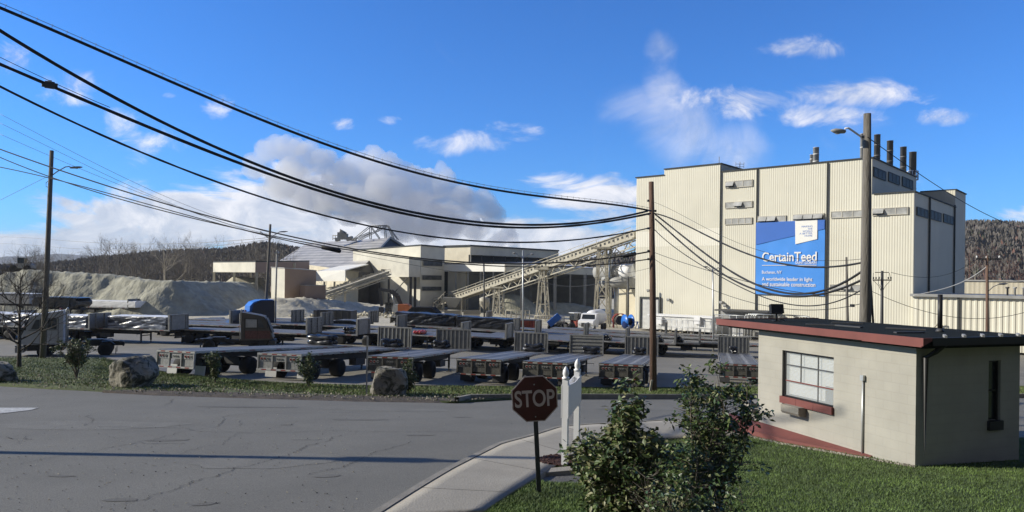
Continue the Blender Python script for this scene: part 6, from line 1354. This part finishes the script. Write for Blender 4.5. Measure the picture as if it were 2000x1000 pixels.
for y_, s in ((412,1),(418,-1),(446,-1),(490,-1),(506,-1),(392,-1)):
    c = P(1273+ (7*s if True else 0), y_, DB)-O; o = MB(); o.tube([c, (c.x-.22*s, 0, c.z)], .035, 6); o.lathe([(.05,-.06),(.07,0),(.05,.06)], c, n=8); o.obj('insulator', 'steel_dark', pb)
DC = 24.0; pc = pole('light_pole', 'tall grey wooden light pole rising behind the hut roof', 'light pole', DC, (1694,222), 1690, .22, .115, 'wood_grey'); lampheads(pc, DC, [([(1691,275),(1680,266),(1666,256),(1657,250),(1650,251)],(1652,252,1623,260))], m='white_paint', r=.032); O = Vector(pc.location)
for y_ in (505,520,545,575,268): c = P(1684,y_,DC)-O; o = MB(); o.tube([c, (c.x+.12,0,c.z)], .02, 6); o.lathe([(.03,-.04),(.04,0),(.03,.04)], c, n=8); o.obj('insulator', 'steel_dark', pc)
o = MB(); o.tube([P(1697,508,DC)-O, P(1701,560,DC)-O, P(1706,640,DC)-O], .035, 6); o.obj('riser', 'steel_dark', pc)
pd = pole('lamp_post', 'slim steel lamp post with two arms in the middle of the yard', 'lamp post', 80, (1021,489), 1023, .11, .07, 'galv'); lampheads(pd, 80, [([(1021,505),(1012,498),(1008,494)],(1008,494,1001,495)),([(1021,505),(1030,498),(1036,496)],(1036,496,1043,497))], r=.04)
pe = pole('lamp_post', 'slim steel lamp post with two arms in front of the site office', 'lamp post', 80, (1392,520), 1395, .11, .07, 'galv'); lampheads(pe, 80, [([(1392,530),(1386,524),(1382,521)],(1382,521,1373,521)),([(1392,532),(1398,526),(1402,523)],(1402,523,1409,523))], r=.04)
pf = pole('utility_pole', 'bare leaning wooden pole left of the tall light pole', 'utility pole', 58, (1653,502), 1659, .13, .08, 'wood_grey'); O = Vector(pf.location); o = MB(); c = P(1661,597,58)-O; o.b2((c.x,-.2,c.z-.1),(c.x+.25,.1,c.z+.12)); o.obj('lamp_head', 'steel_dark', pf)
pg = pole('utility_pole', 'utility pole with a crossarm and hanging cables right of the tall light pole', 'utility pole', 62, (1723,529), 1723, .16, .10, 'steel_dark'); O = Vector(pg.location)
o = MB(); a, b = P(1705,547,62)-O, P(1741,547,62)-O; o.beam(a, b, .10); o.beam(P(1709,532,62)-O, P(1736,532,62)-O, .06); o.obj('crossarm', 'wood_brown', pg)
for px in (1706,1711,1717,1735,1740): c = P(px,545,62)-O; o = MB(); o.lathe([(.04,0),(.07,.08),(.04,.18)], c, n=8); o.obj('insulator', 'steel_dark', pg)
o = MB()
for px, y0 in ((1706,533),(1717,540),(1737,533)): c = P(px,y0,62)-O; e = P(1722,572,62)-O; o.tube([c, c+Vector((-.1*(1 if px < 1723 else -1),-.1,-.6)), c.lerp(e,.6)+Vector((0,-.1,-.1)), e], .02, 5)
o.obj('cable_drop', 'cable', pg)
ph = pole('utility_pole', 'brown utility pole with a crossarm before the storehouse on the right', 'utility pole', 60, (1928,499), 1930, .15, .10, 'wood_brown'); O = Vector(ph.location)
o = MB(); o.beam(P(1905,506,60)-O, P(1955,506,60)-O, .12); o.obj('crossarm', 'wood_grey', ph)
for px in (1908,1927,1952): c = P(px,504,60)-O; o = MB(); o.lathe([(.05,0),(.08,.08),(.04,.2)], c, n=8); o.obj('insulator', 'white_dirty', ph)
lampheads(ph, 60, [([(1931,568),(1940,560),(1952,555)],(1951,555,1968,554))], r=.03)
for lab, D, tp, bp in (('thin dark steel post standing before the storage shed canopy',120,(945,514),947),('thin dark post beside the factory left corner above the cable reel',112,(1227,540),1228)):
    pole('steel_post', lab, 'post', D, tp, bp, .13, .13, 'steel_dark')
t = thing('wooden_stake', 'short pale wooden stake leaning at the foot of the brown utility pole', 'stake', gp(1269, 764, .09), 0); o = MB(); o.beam((0,0,-.1),(.12,0,.62),.10); o.obj('stake', 'steel_cream', t)
# pole beyond the left edge: it carries the cables and throws the shadow across the road
px_ = Vector((-22.6, 16.15, 0)); zo = G(px_.x, px_.y); t = thing('utility_pole', 'wooden utility pole outside the left edge that throws its shadow on the road', 'utility pole', (px_.x, px_.y, zo-.1)); o = MB(); o.tube([(0,0,-.4),(0,0,12.6)], [.20,.14], 12); o.obj('shaft', 'wood_grey', t)
o = MB(); o.lathe([(.05,0),(.3,.05),(.3,.9),(.05,1.0)], (.5,0,9.6), n=14); o.obj('transformer', 'steel_grey', t)
# ------------------------------------------------------------ cables
import numpy as np
def cable(name, label, A, B, pts, r, m='cable', group=None, deg=3, n=60, cat='cable', ext0=0, ext1=0, ret=False, lash=None, wob=0.0, exact=False):
    A = Vector((A[0], A[1], 0)); B = Vector((B[0], B[1], 0)); d = B-A; ts, zs = [], []
    for px, py in pts:
        v = ray(px, py); den = v.x*d.y-v.y*d.x; s = (A.x*d.y-A.y*d.x)/den; q = v*s; ts.append((q.xy.to_3d()-A).dot(d)/d.dot(d)); zs.append(q.z)
    c = np.polyfit(ts, zs, deg); t0, t1 = min(ts)-ext0, max(ts)+ext1; line = []
    for i in range(n+1):
        t = t0+(t1-t0)*i/n; p = A+d*t; zz = float(np.interp(t, ts, zs)) if exact else float(np.polyval(c, t)); line.append(Vector((p.x, p.y, zz)))
    o0 = line[0].copy(); o = MB(); o.tube([p-o0 for p in line], r if not wob else [r*random.uniform(1-wob, 1+wob) for _ in line], 7); 
    root = o.obj(name, m); root.location = o0; tag(root, label, cat, group)
    if lash:
        o = MB(); hgt = lash; o.tube([p-o0+Vector((0,0,hgt)) for p in line], .009, 4); o.obj('messenger_wire', 'cable_grey', root)
        for i in range(0, n, 1):
            p = line[i]-o0; o = MB(); o.tube([p, p+Vector((.06,0,hgt)), p+Vector((.02,0,hgt+.03))], .008, 3); o.obj('hanger', 'steel_grey', root)
    return line
A0 = (px_.x, px_.y); B0 = (pb.location.x, pb.location.y-.2); gc = 'cables sagging from the upper left to the brown pole'
cable('overhead_cable', 'topmost thick cable carried on small hangers under a messenger wire', A0, B0, [(0,18),(100,55),(200,97),(300,145),(450,213),(600,270),(700,302),(800,332),(900,357),(1000,377),(1100,390),(1180,397),(1240,404),(1272,413)], .050, group=gc, ext0=.16, n=90, lash=.14, deg=4)
cable('overhead_cable', 'second thick cable from the top, smooth and without hangers', A0, B0, [(0,65),(100,117),(175,158),(250,200),(325,244),(400,283),(500,326),(600,358),(700,384),(800,411),(900,430),(1000,440),(1100,439),(1200,424),(1265,413)], .054, group=gc, ext0=.16, wob=.06, deg=4)
cable('overhead_cable', 'third thick cable from the top with the square splice box at its left end', A0, B0, [(0,130),(50,145),(95,163),(215,212),(300,252),(400,296),(500,334),(600,365),(700,393),(800,418),(900,436),(1000,445),(1100,443),(1200,430),(1270,417)], .054, group=gc, ext0=.16, wob=.12, deg=4)
cable('messenger_wire', 'thin wire just above the left end of the third thick cable', A0, B0, [(0,112),(50,135),(95,158),(160,186),(215,210)], .010, group=gc, ext0=.1, n=20, cat='wire')
cable('overhead_cable', 'fourth and thinnest of the big cables reaching the brown pole', A0, B0, [(0,170),(100,215),(200,263),(300,310),(400,350),(500,382),(600,408),(700,435),(800,456),(900,469),(1000,475),(1100,471),(1200,456),(1270,446)], .036, group=gc, ext0=.16, wob=.15, deg=4)
q = ray(97,166); d_ = Vector((B0[0]-A0[0], B0[1]-A0[1], 0)); s = (A0[0]*d_.y-A0[1]*d_.x)/(q.x*d_.y-q.y*d_.x); t = thing('splice_box', 'small black square splice box clamped on the third cable at the upper left', 'splice box', q*s, math.atan2(d_.y, d_.x)); o = MB(); o.box((0,0,0),(.26,.14,.20)); o.box((-.17,0,-.03),(.08,.10,.10)); o.box((.17,0,.02),(.08,.10,.10)); o.obj('box', 'steel_dark', t)
o = MB(); o.box((0,0,.11),(.10,.16,.05)); o.obj('clamp', 'steel_grey', t)
E0 = (pl.location.x-8, pl.location.y+1.0); F0 = (pb.location.x, pb.location.y-.3); gd = 'lower cables passing the two left poles'
cable('overhead_cable', 'upper cable of the lower bundle crossing the left light pole', E0, F0, [(0,292),(100,325),(200,362),(350,404),(523,453),(640,478),(800,500),(950,512),(1040,516),(1100,514),(1200,503),(1270,490)], .042, group=gd, ext0=.12, deg=4)
cable('overhead_cable', 'middle cable of the lower bundle crossing the left light pole', E0, F0, [(0,306),(95,348),(240,387),(350,420),(523,459),(640,484),(800,503),(950,518),(1100,522),(1200,514),(1270,506)], .032, group=gd, ext0=.12, deg=4)
cable('overhead_cable', 'lowest cable of the lower bundle crossing the left light pole', E0, F0, [(0,326),(90,347),(200,374),(300,402),(420,434),(523,462),(660,490)], .030, group=gd, ext0=.12)
gt = 'thin wires high at the left edge'
cable('thin_wire', 'uppermost hair-thin wire descending behind the left light pole', (-70,90), (-30,86), [(0,222),(100,276),(200,326),(300,372),(450,434),(523,452)], .022, 'cable_grey', gt, cat='wire')
cable('thin_wire', 'second hair-thin wire descending behind the left light pole', (-70,90), (-30,86), [(0,240),(100,290),(200,338),(300,382),(450,440),(523,456)], .022, 'cable_grey', gt, cat='wire')
cable('thin_wire', 'third hair-thin wire, the one ending lowest at the far left pole', (-70,90), (-30,86), [(0,262),(100,305),(200,348),(350,405),(523,462)], .022, 'cable_grey', gt, cat='wire')
cable('thin_wire', 'nearly level thin wire low over the bare trees, upper one', (-90,150), (-30,86), [(0,463),(100,468),(250,476),(400,474),(523,464)], .03, 'cable_grey', gt, cat='wire')
cable('thin_wire', 'nearly level thin wire low over the bare trees, lower one', (-90,150), (-30,86), [(0,476),(100,482),(250,489),(400,482),(523,468)], .03, 'cable_grey', gt, cat='wire')
cable('guy_wire', 'thin guy wire running down left from the left light pole', (pl.location.x-12, pl.location.y), (pl.location.x, pl.location.y), [(0,391),(40,371),(92,345)], .012, 'cable_grey', cat='wire', deg=2, n=8)
def sausage(label, a, b, D, r):
    p, q = P(*a, D), P(*b, D); t = thing('cable_splice', label, 'cable splice', p); d = q-p; o = MB(); o.tube([(0,0,0), d*.06, d*.5, d*.94, d], [r*.5, r, r, r, r*.5], 10); o.obj('sleeve', 'cable', t); o = MB(); o.tube([d*.15, d*.15+Vector((0,0,.28))], .015, 4); o.tube([d*.85, d*.85+Vector((0,0,.28))], .015, 4); o.obj('strap', 'cable', t)
sausage('thick black cable splice hanging below the lower bundle left of the process building', (627,482), (666,491), 42.5, .13); sausage('thick black cable splice close to the factory left corner', (1216,501), (1243,495), 41.2, .11)
C0_ = (pc.location.x, pc.location.y-.15); Bq = (pb.location.x, pb.location.y-.2); gr = 'cables sagging between the brown pole and the tall light pole'
for lab, pts, r in (('highest cable between the brown pole and tall light pole, across the banner lettering', [(1278,417),(1320,430),(1400,471),(1500,507),(1560,520),(1620,523),(1660,517),(1684,512)], .035),
    ('thick cable dipping just under the banner, upper one', [(1280,420),(1300,432),(1350,476),(1400,512),(1450,542),(1500,563),(1560,574),(1600,571),(1640,556),(1685,528)], .042),
    ('thick cable dipping just under the banner, lower one', [(1280,428),(1310,455),(1400,528),(1450,556),(1500,572),(1560,579),(1600,575),(1640,566),(1685,545)], .042),
    ('thinner cable sagging lowest behind the roof floodlight', [(1278,448),(1330,492),(1400,536),(1450,562),(1500,584),(1560,597),(1620,592),(1685,565)], .022),
    ('thin wire from the middle of the brown pole across the factory', [(1278,493),(1350,518),(1450,548),(1560,570),(1620,577),(1685,574)], .014),
    ('thin wire from the low end of the brown pole across the factory', [(1278,506),(1340,542),(1400,570),(1500,597),(1600,606),(1685,592)], .012),
    ('thin wire starting highest on the brown pole', [(1278,395),(1340,425),(1400,455),(1500,495),(1600,508),(1685,506)], .008)):
    cable('overhead_cable', lab, Bq, C0_, pts, r, group=gr, deg=4, wob=.1 if r > .03 else 0)
cable('overhead_wire', 'long thin wire from the tall light pole down to the right edge', C0_, (60, 66), [(1694,268),(1740,300),(1800,343),(1870,388),(1930,420),(2000,447)], .014, cat='wire', ext1=.05)
gg = 'wires between the two crossarm poles at the right'
cable('overhead_wire', 'pale wire from the annex roof edge up to the crossarm pole at the right', (pg.location.x, 62), (ph.location.x, 60), [(1784,577),(1850,562),(1900,540),(1928,520)], .03, 'white_dirty', gg, cat='wire')
cable('overhead_wire', 'dark wire hanging before the shaded side wall of the factory', (pg.location.x, 62), (ph.location.x, 60), [(1740,532),(1780,540),(1830,540),(1880,524),(1908,506)], .018, group=gg, cat='wire')
cable('overhead_wire', 'dark wire sagging low across the annex wall', (pg.location.x, 62), (ph.location.x, 60), [(1700,568),(1760,592),(1830,615),(1900,622),(1960,618),(2000,611)], .022, group=gg, cat='wire', ext1=.1)
cable('overhead_wire', 'pale wire leaving the right crossarm pole to the right edge', (ph.location.x, 60), (ph.location.x+14, 60), [(1930,537),(1965,545),(2000,550)], .022, 'white_dirty', gg, cat='wire', deg=2, ext1=.2)
cable('overhead_wire', 'thin wire across the yard from the light pole behind the blue truck', (p2_.location.x, 85), (30, 90), [(525,462),(700,500),(900,530),(1000,541),(1100,548),(1200,540),(1275,520)], .018, group='thin wires across the yard', cat='wire')
cable('overhead_wire', 'thin double wire sagging in front of the storage shed', (pd.location.x, 80), (30, 84), [(1023,532),(1070,553),(1120,560),(1180,552),(1240,540)], .03, 'cable_grey', 'thin wires across the yard', cat='wire')
# ------------------------------------------------------------ hills and trees
def hill(name, ridge, Dr, Df, m, bump, seed, nx=260, ny=26, back=200):
    xs_ = [p[0] for p in ridge]; ysr = [p[1] for p in ridge]; o = MB()
    for i in range(nx+1):
        px = xs_[0]+(xs_[-1]-xs_[0])*i/nx; py = float(np.interp(px, xs_, ysr)); top = P(px, py, Dr); u = ray(px, HY).x
        for j in range(ny+1):
            t = j/ny; D = Df+(Dr-Df)*t*1.35; tt = min(1, t*1.35); z = -7.6+(top.z+7.6)*(math.sin(tt*math.pi/2)**1.1) if t*1.35 <= 1 else -7.6+(top.z+7.6)*max(0, 1-(t*1.35-1)*1.2)
            z += noise.fractal(Vector((u*D*.02, D*.02, seed)), 1, 2, 4)*bump*min(1, tt*1.5)*(1 if t < .7 else .3); o.v.append(Vector((u*D, D, z)))
    o.f = [(i*(ny+1)+j, (i+1)*(ny+1)+j, (i+1)*(ny+1)+j+1, i*(ny+1)+j+1) for i in range(nx) for j in range(ny)]; o.mi = [0]*len(o.f); o.sm = [True]*len(o.f); ob = o.obj(name, m, fix=False); tag(ob, kind='structure'); return o.v, nx, ny
RN0 = [(-500,520),(-200,521),(0,520),(100,518),(150,512),(200,503),(280,497),(380,492),(440,488),(480,482),(520,479),(560,484),(640,495),(760,505),(900,512),(1085,519),(1130,511),(1180,504),(1240,497),(1400,486),(1600,465),(1800,444),(1883,438),(1920,436),(1960,437),(2000,438),(2300,446),(2600,470)]
RN = [(a, b+11) for a, b in RN0]
vv, nx_, ny_ = hill('hills', RN, 520, 300, 'hill_near', 3.0, 3)
hill('hills', [(-600,512),(-100,505),(0,504),(40,500),(62,501),(105,496),(150,500),(200,500),(240,508),(320,516),(420,530)], 4200, 3000, 'hill_far', 8, 8, nx=80, ny=12)
random.seed(12); o = MB(); o.mats = ['twig_far', 'bark_far', 'twig_red', 'twig_green']
mat('twig_red', (.16,.085,.065), .9, .3, .3); mat('twig_green', (.05,.06,.03), .9, .3, .3)
cnt = 0
while cnt < 60000:
    i = random.randrange(nx_); j = random.randrange(int(ny_*.8)); v = vv[i*(ny_+1)+j].lerp(vv[(i+1)*(ny_+1)+j+1], random.random()); v = v.lerp(vv[(i+1)*(ny_+1)+j], random.random()*.5)
    px = CX+FPX*v.x/v.y
    if 700 < px < 1080 or 1260 < px < 1870 or px > 2150 or px < -150: 
        if random.random() > .03: continue
    h = random.uniform(2.5, 6); w = random.uniform(.3, 1.1); a = random.uniform(0, 3.14); c, s = math.cos(a)*w, math.sin(a)*w; k = len(o.v)
    o.v += [v+Vector((-c*.6,-s*.6,h*.25)), v+Vector((c*.6,s*.6,h*.3)), v+Vector((c*random.uniform(.2,1),s,h*.8)), v+Vector((random.uniform(-.5,.5),0,h)), v+Vector((-c,-s*.8,h*.7))]
    o.f.append((k,k+1,k+2,k+3,k+4)); o.mi.append(random.choices((0,1,2,3), (.52,.40,.05,.03))[0]); o.sm.append(False); cnt += 1
tag(o.obj('bare_forest', fix=False), 'grey-brown leafless forest covering the hills', kind='stuff')
# individual bare trees on the rise behind the stockpile and at the right
tp = [bare_tree('bare_tree', 'leafless tree among those standing in the row behind the stockpile', (0,0,0), 13, .62, 'bark_far', 'twig_far', 100+i, depth=5, r0=.22, fork=.22, group='leafless trees behind the stockpile', nb=(3,4)) for i in range(5)]
random.seed(99); L_ = []
for i in range(64):
    if i < 14: px = random.uniform(10, 190); top = random.uniform(486, 505)
    elif i < 48: px = random.uniform(190, 420); top = random.uniform(470, 494)
    else: px = random.uniform(420, 560); top = random.uniform(474, 490)
    L_.append((px, top, random.uniform(172, 235)))
for i, (px, top, D) in enumerate(L_):
    p = ray(px, HY)*D; zb = G(p.x, D)-.3; h = P(px, top, D).z-zb; b = tp[i%5]
    if i < 5: t = b; t.location = (p.x, p.y, zb); t.scale = (h/13*.9, h/13*.9, h/13); t.rotation_euler = (0,0,random.uniform(0,6))
    else: t = dup(b, (p.x, p.y, zb), random.uniform(0, 6), scale=(h/13*.9, h/13*.9, h/13))
wt = bare_tree('bare_tree', 'pale multi-branched leafless tree standing out before the wooded hill', (0,0,0), 13, .7, 'steel_cream', 'twig_pale' if 'twig_pale' in MAT else 'bark_far', 206, depth=5, r0=.26, fork=.15, nb=(3,4)) if False else None
mat('twig_pale', (.30,.27,.22), .9, .2, .3)
p = ray(322, HY)*165; t = bare_tree('bare_tree', 'pale branching leafless tree standing out of the row behind the stockpile', (p.x, p.y, G(p.x,165)-.2), P(322,478,165).z-G(p.x,165), .7, 'twig_pale', 'twig_pale', 206, depth=5, r0=.25, fork=.3, nb=(3,4))
gR = 'reddish leafless trees between the factory and storehouse'
for i, (px, top, D, lab) in enumerate(((1893,485,170,'reddish leafless tree hard against the factory side wall'),(1925,488,175,'reddish leafless tree right of the factory side wall'),(1905,497,168,'pale leafless tree before the reddish ones right of the factory'),(1965,503,180,'small reddish leafless tree left of the right crossarm pole top'),(1990,512,180,'reddish leafless tree at the right edge above the storehouse'))):
    p = ray(px, HY)*D; zb = G(p.x, D); m = 'twig_pale' if i == 2 else 'twig_red'
    bare_tree('bare_tree', lab, (p.x, p.y, zb), P(px,top,D).z-zb, .65, m, m, 300+i, depth=5, r0=.2, fork=.25, group=gR if i != 2 else None, nb=(3,4))

# unseen slope behind and right of the camera, added to block sky fill
o = MB(); NX, NY = 60, 10
for i in range(NX+1):
    a = R(-165+190*i/NX); 
    for j in range(NY+1):
        t = j/NY; r = 55+70*t+6*math.sin(i*.7); x, y = r*math.cos(a), r*math.sin(a); e = sstep(0,.12,i/NX)*sstep(0,.15,1-i/NX)
        o.v.append(Vector((x, y, G(x, y)-.5+e*(46*t**.8)+noise.noise(Vector((x*.05,y*.05,2)))*3*t)))
o.f = [(i*(NY+1)+j, (i+1)*(NY+1)+j, (i+1)*(NY+1)+j+1, i*(NY+1)+j+1) for i in range(NX) for j in range(NY)]; o.mi = [0]*len(o.f); o.sm = [True]*len(o.f)
mat('sky_blocker_slope', (.040,.040,.028), 1, .4, .15, sc2=.6, v2=.5)
tag(o.obj('sky_blocker', 'sky_blocker_slope', fix=False), kind='structure')
# steam plume drifting from the plant
mst = bpy.data.materials.new('steam'); mst.use_nodes = True; nt = mst.node_tree; nt.nodes.clear(); ou = nt.nodes.new('ShaderNodeOutputMaterial'); vo = nt.nodes.new('ShaderNodeVolumePrincipled')
vo.inputs['Color'].default_value = (.995,.995,1,1); vo.inputs['Density'].default_value = .10; vo.inputs['Anisotropy'].default_value = .0; nt.links.new(vo.outputs[0], ou.inputs['Volume']); MAT['steam'] = mst
random.seed(41); DS = 330; cen = [(1003,478,14),(995,460,20),(990,448,13),(968,420,28),(945,400,34),(915,395,34),(945,380,20),(890,390,38),(868,345,22),(860,326,14),(860,372,44),(830,365,46),(800,385,50),(790,345,34),(760,335,40),(735,310,26),(720,345,46),(690,330,40),(740,395,54),(660,350,40),(630,320,34),(600,300,32),(560,292,34),(540,285,26),(520,300,28),(575,335,40),(500,325,30),(880,430,46),(925,445,30),(975,468,18),(840,430,50),(780,430,54),(690,400,50),(640,390,44),(600,380,40),(550,360,40)]
o = MB(); S0 = P(900,420,DS)
import bmesh
bm = bmesh.new()
for px, py, r in cen:
    rr = r*DS/FPX
    for k in range(5):
        c = P(px, py, DS)-S0+Vector((random.uniform(-.5,.5)*rr, random.uniform(-.8,.8)*rr, random.uniform(-.4,.5)*rr)) if k else P(px, py, DS)-S0
        q = rr*(random.uniform(.35,.6) if k else .85); bmesh.ops.create_icosphere(bm, subdivisions=3, radius=q, matrix=Matrix.Translation(c))
me = bpy.data.meshes.new('steam_plume'); bm.to_mesh(me); bm.free(); ob = bpy.data.objects.new('steam_plume', me); COL.objects.link(ob); ob.location = S0
rm = ob.modifiers.new('r', 'REMESH'); rm.mode = 'VOXEL'; rm.voxel_size = .8
for sz, st in ((9, 5.0), (3.6, 2.6), (1.5, 1.0)):
    tx = bpy.data.textures.new('c', 'CLOUDS'); tx.noise_scale = sz; tx.noise_depth = 3; dm = ob.modifiers.new('d', 'DISPLACE'); dm.texture = tx; dm.strength = st; dm.texture_coords = 'LOCAL'; dm.mid_level = .5
me.materials.append(mst); tag(ob, 'white steam plume rising from behind the plant and drifting left', kind='stuff')

# air: a thin even haze round the whole place
mh = bpy.data.materials.new('haze'); mh.use_nodes = True; nt = mh.node_tree; nt.nodes.clear(); ou = nt.nodes.new('ShaderNodeOutputMaterial'); vo = nt.nodes.new('ShaderNodeVolumePrincipled')
vo.inputs['Color'].default_value = (.80,.88,1.0,1); vo.inputs['Density'].default_value = .00010; nt.links.new(vo.outputs[0], ou.inputs['Volume']); MAT['haze'] = mh
o = MB(); o.b2((-5200,-200,-9.5),(5200,5600,185)); tag(o.obj('haze', 'haze'), 'thin pale air over the whole valley', kind='stuff')
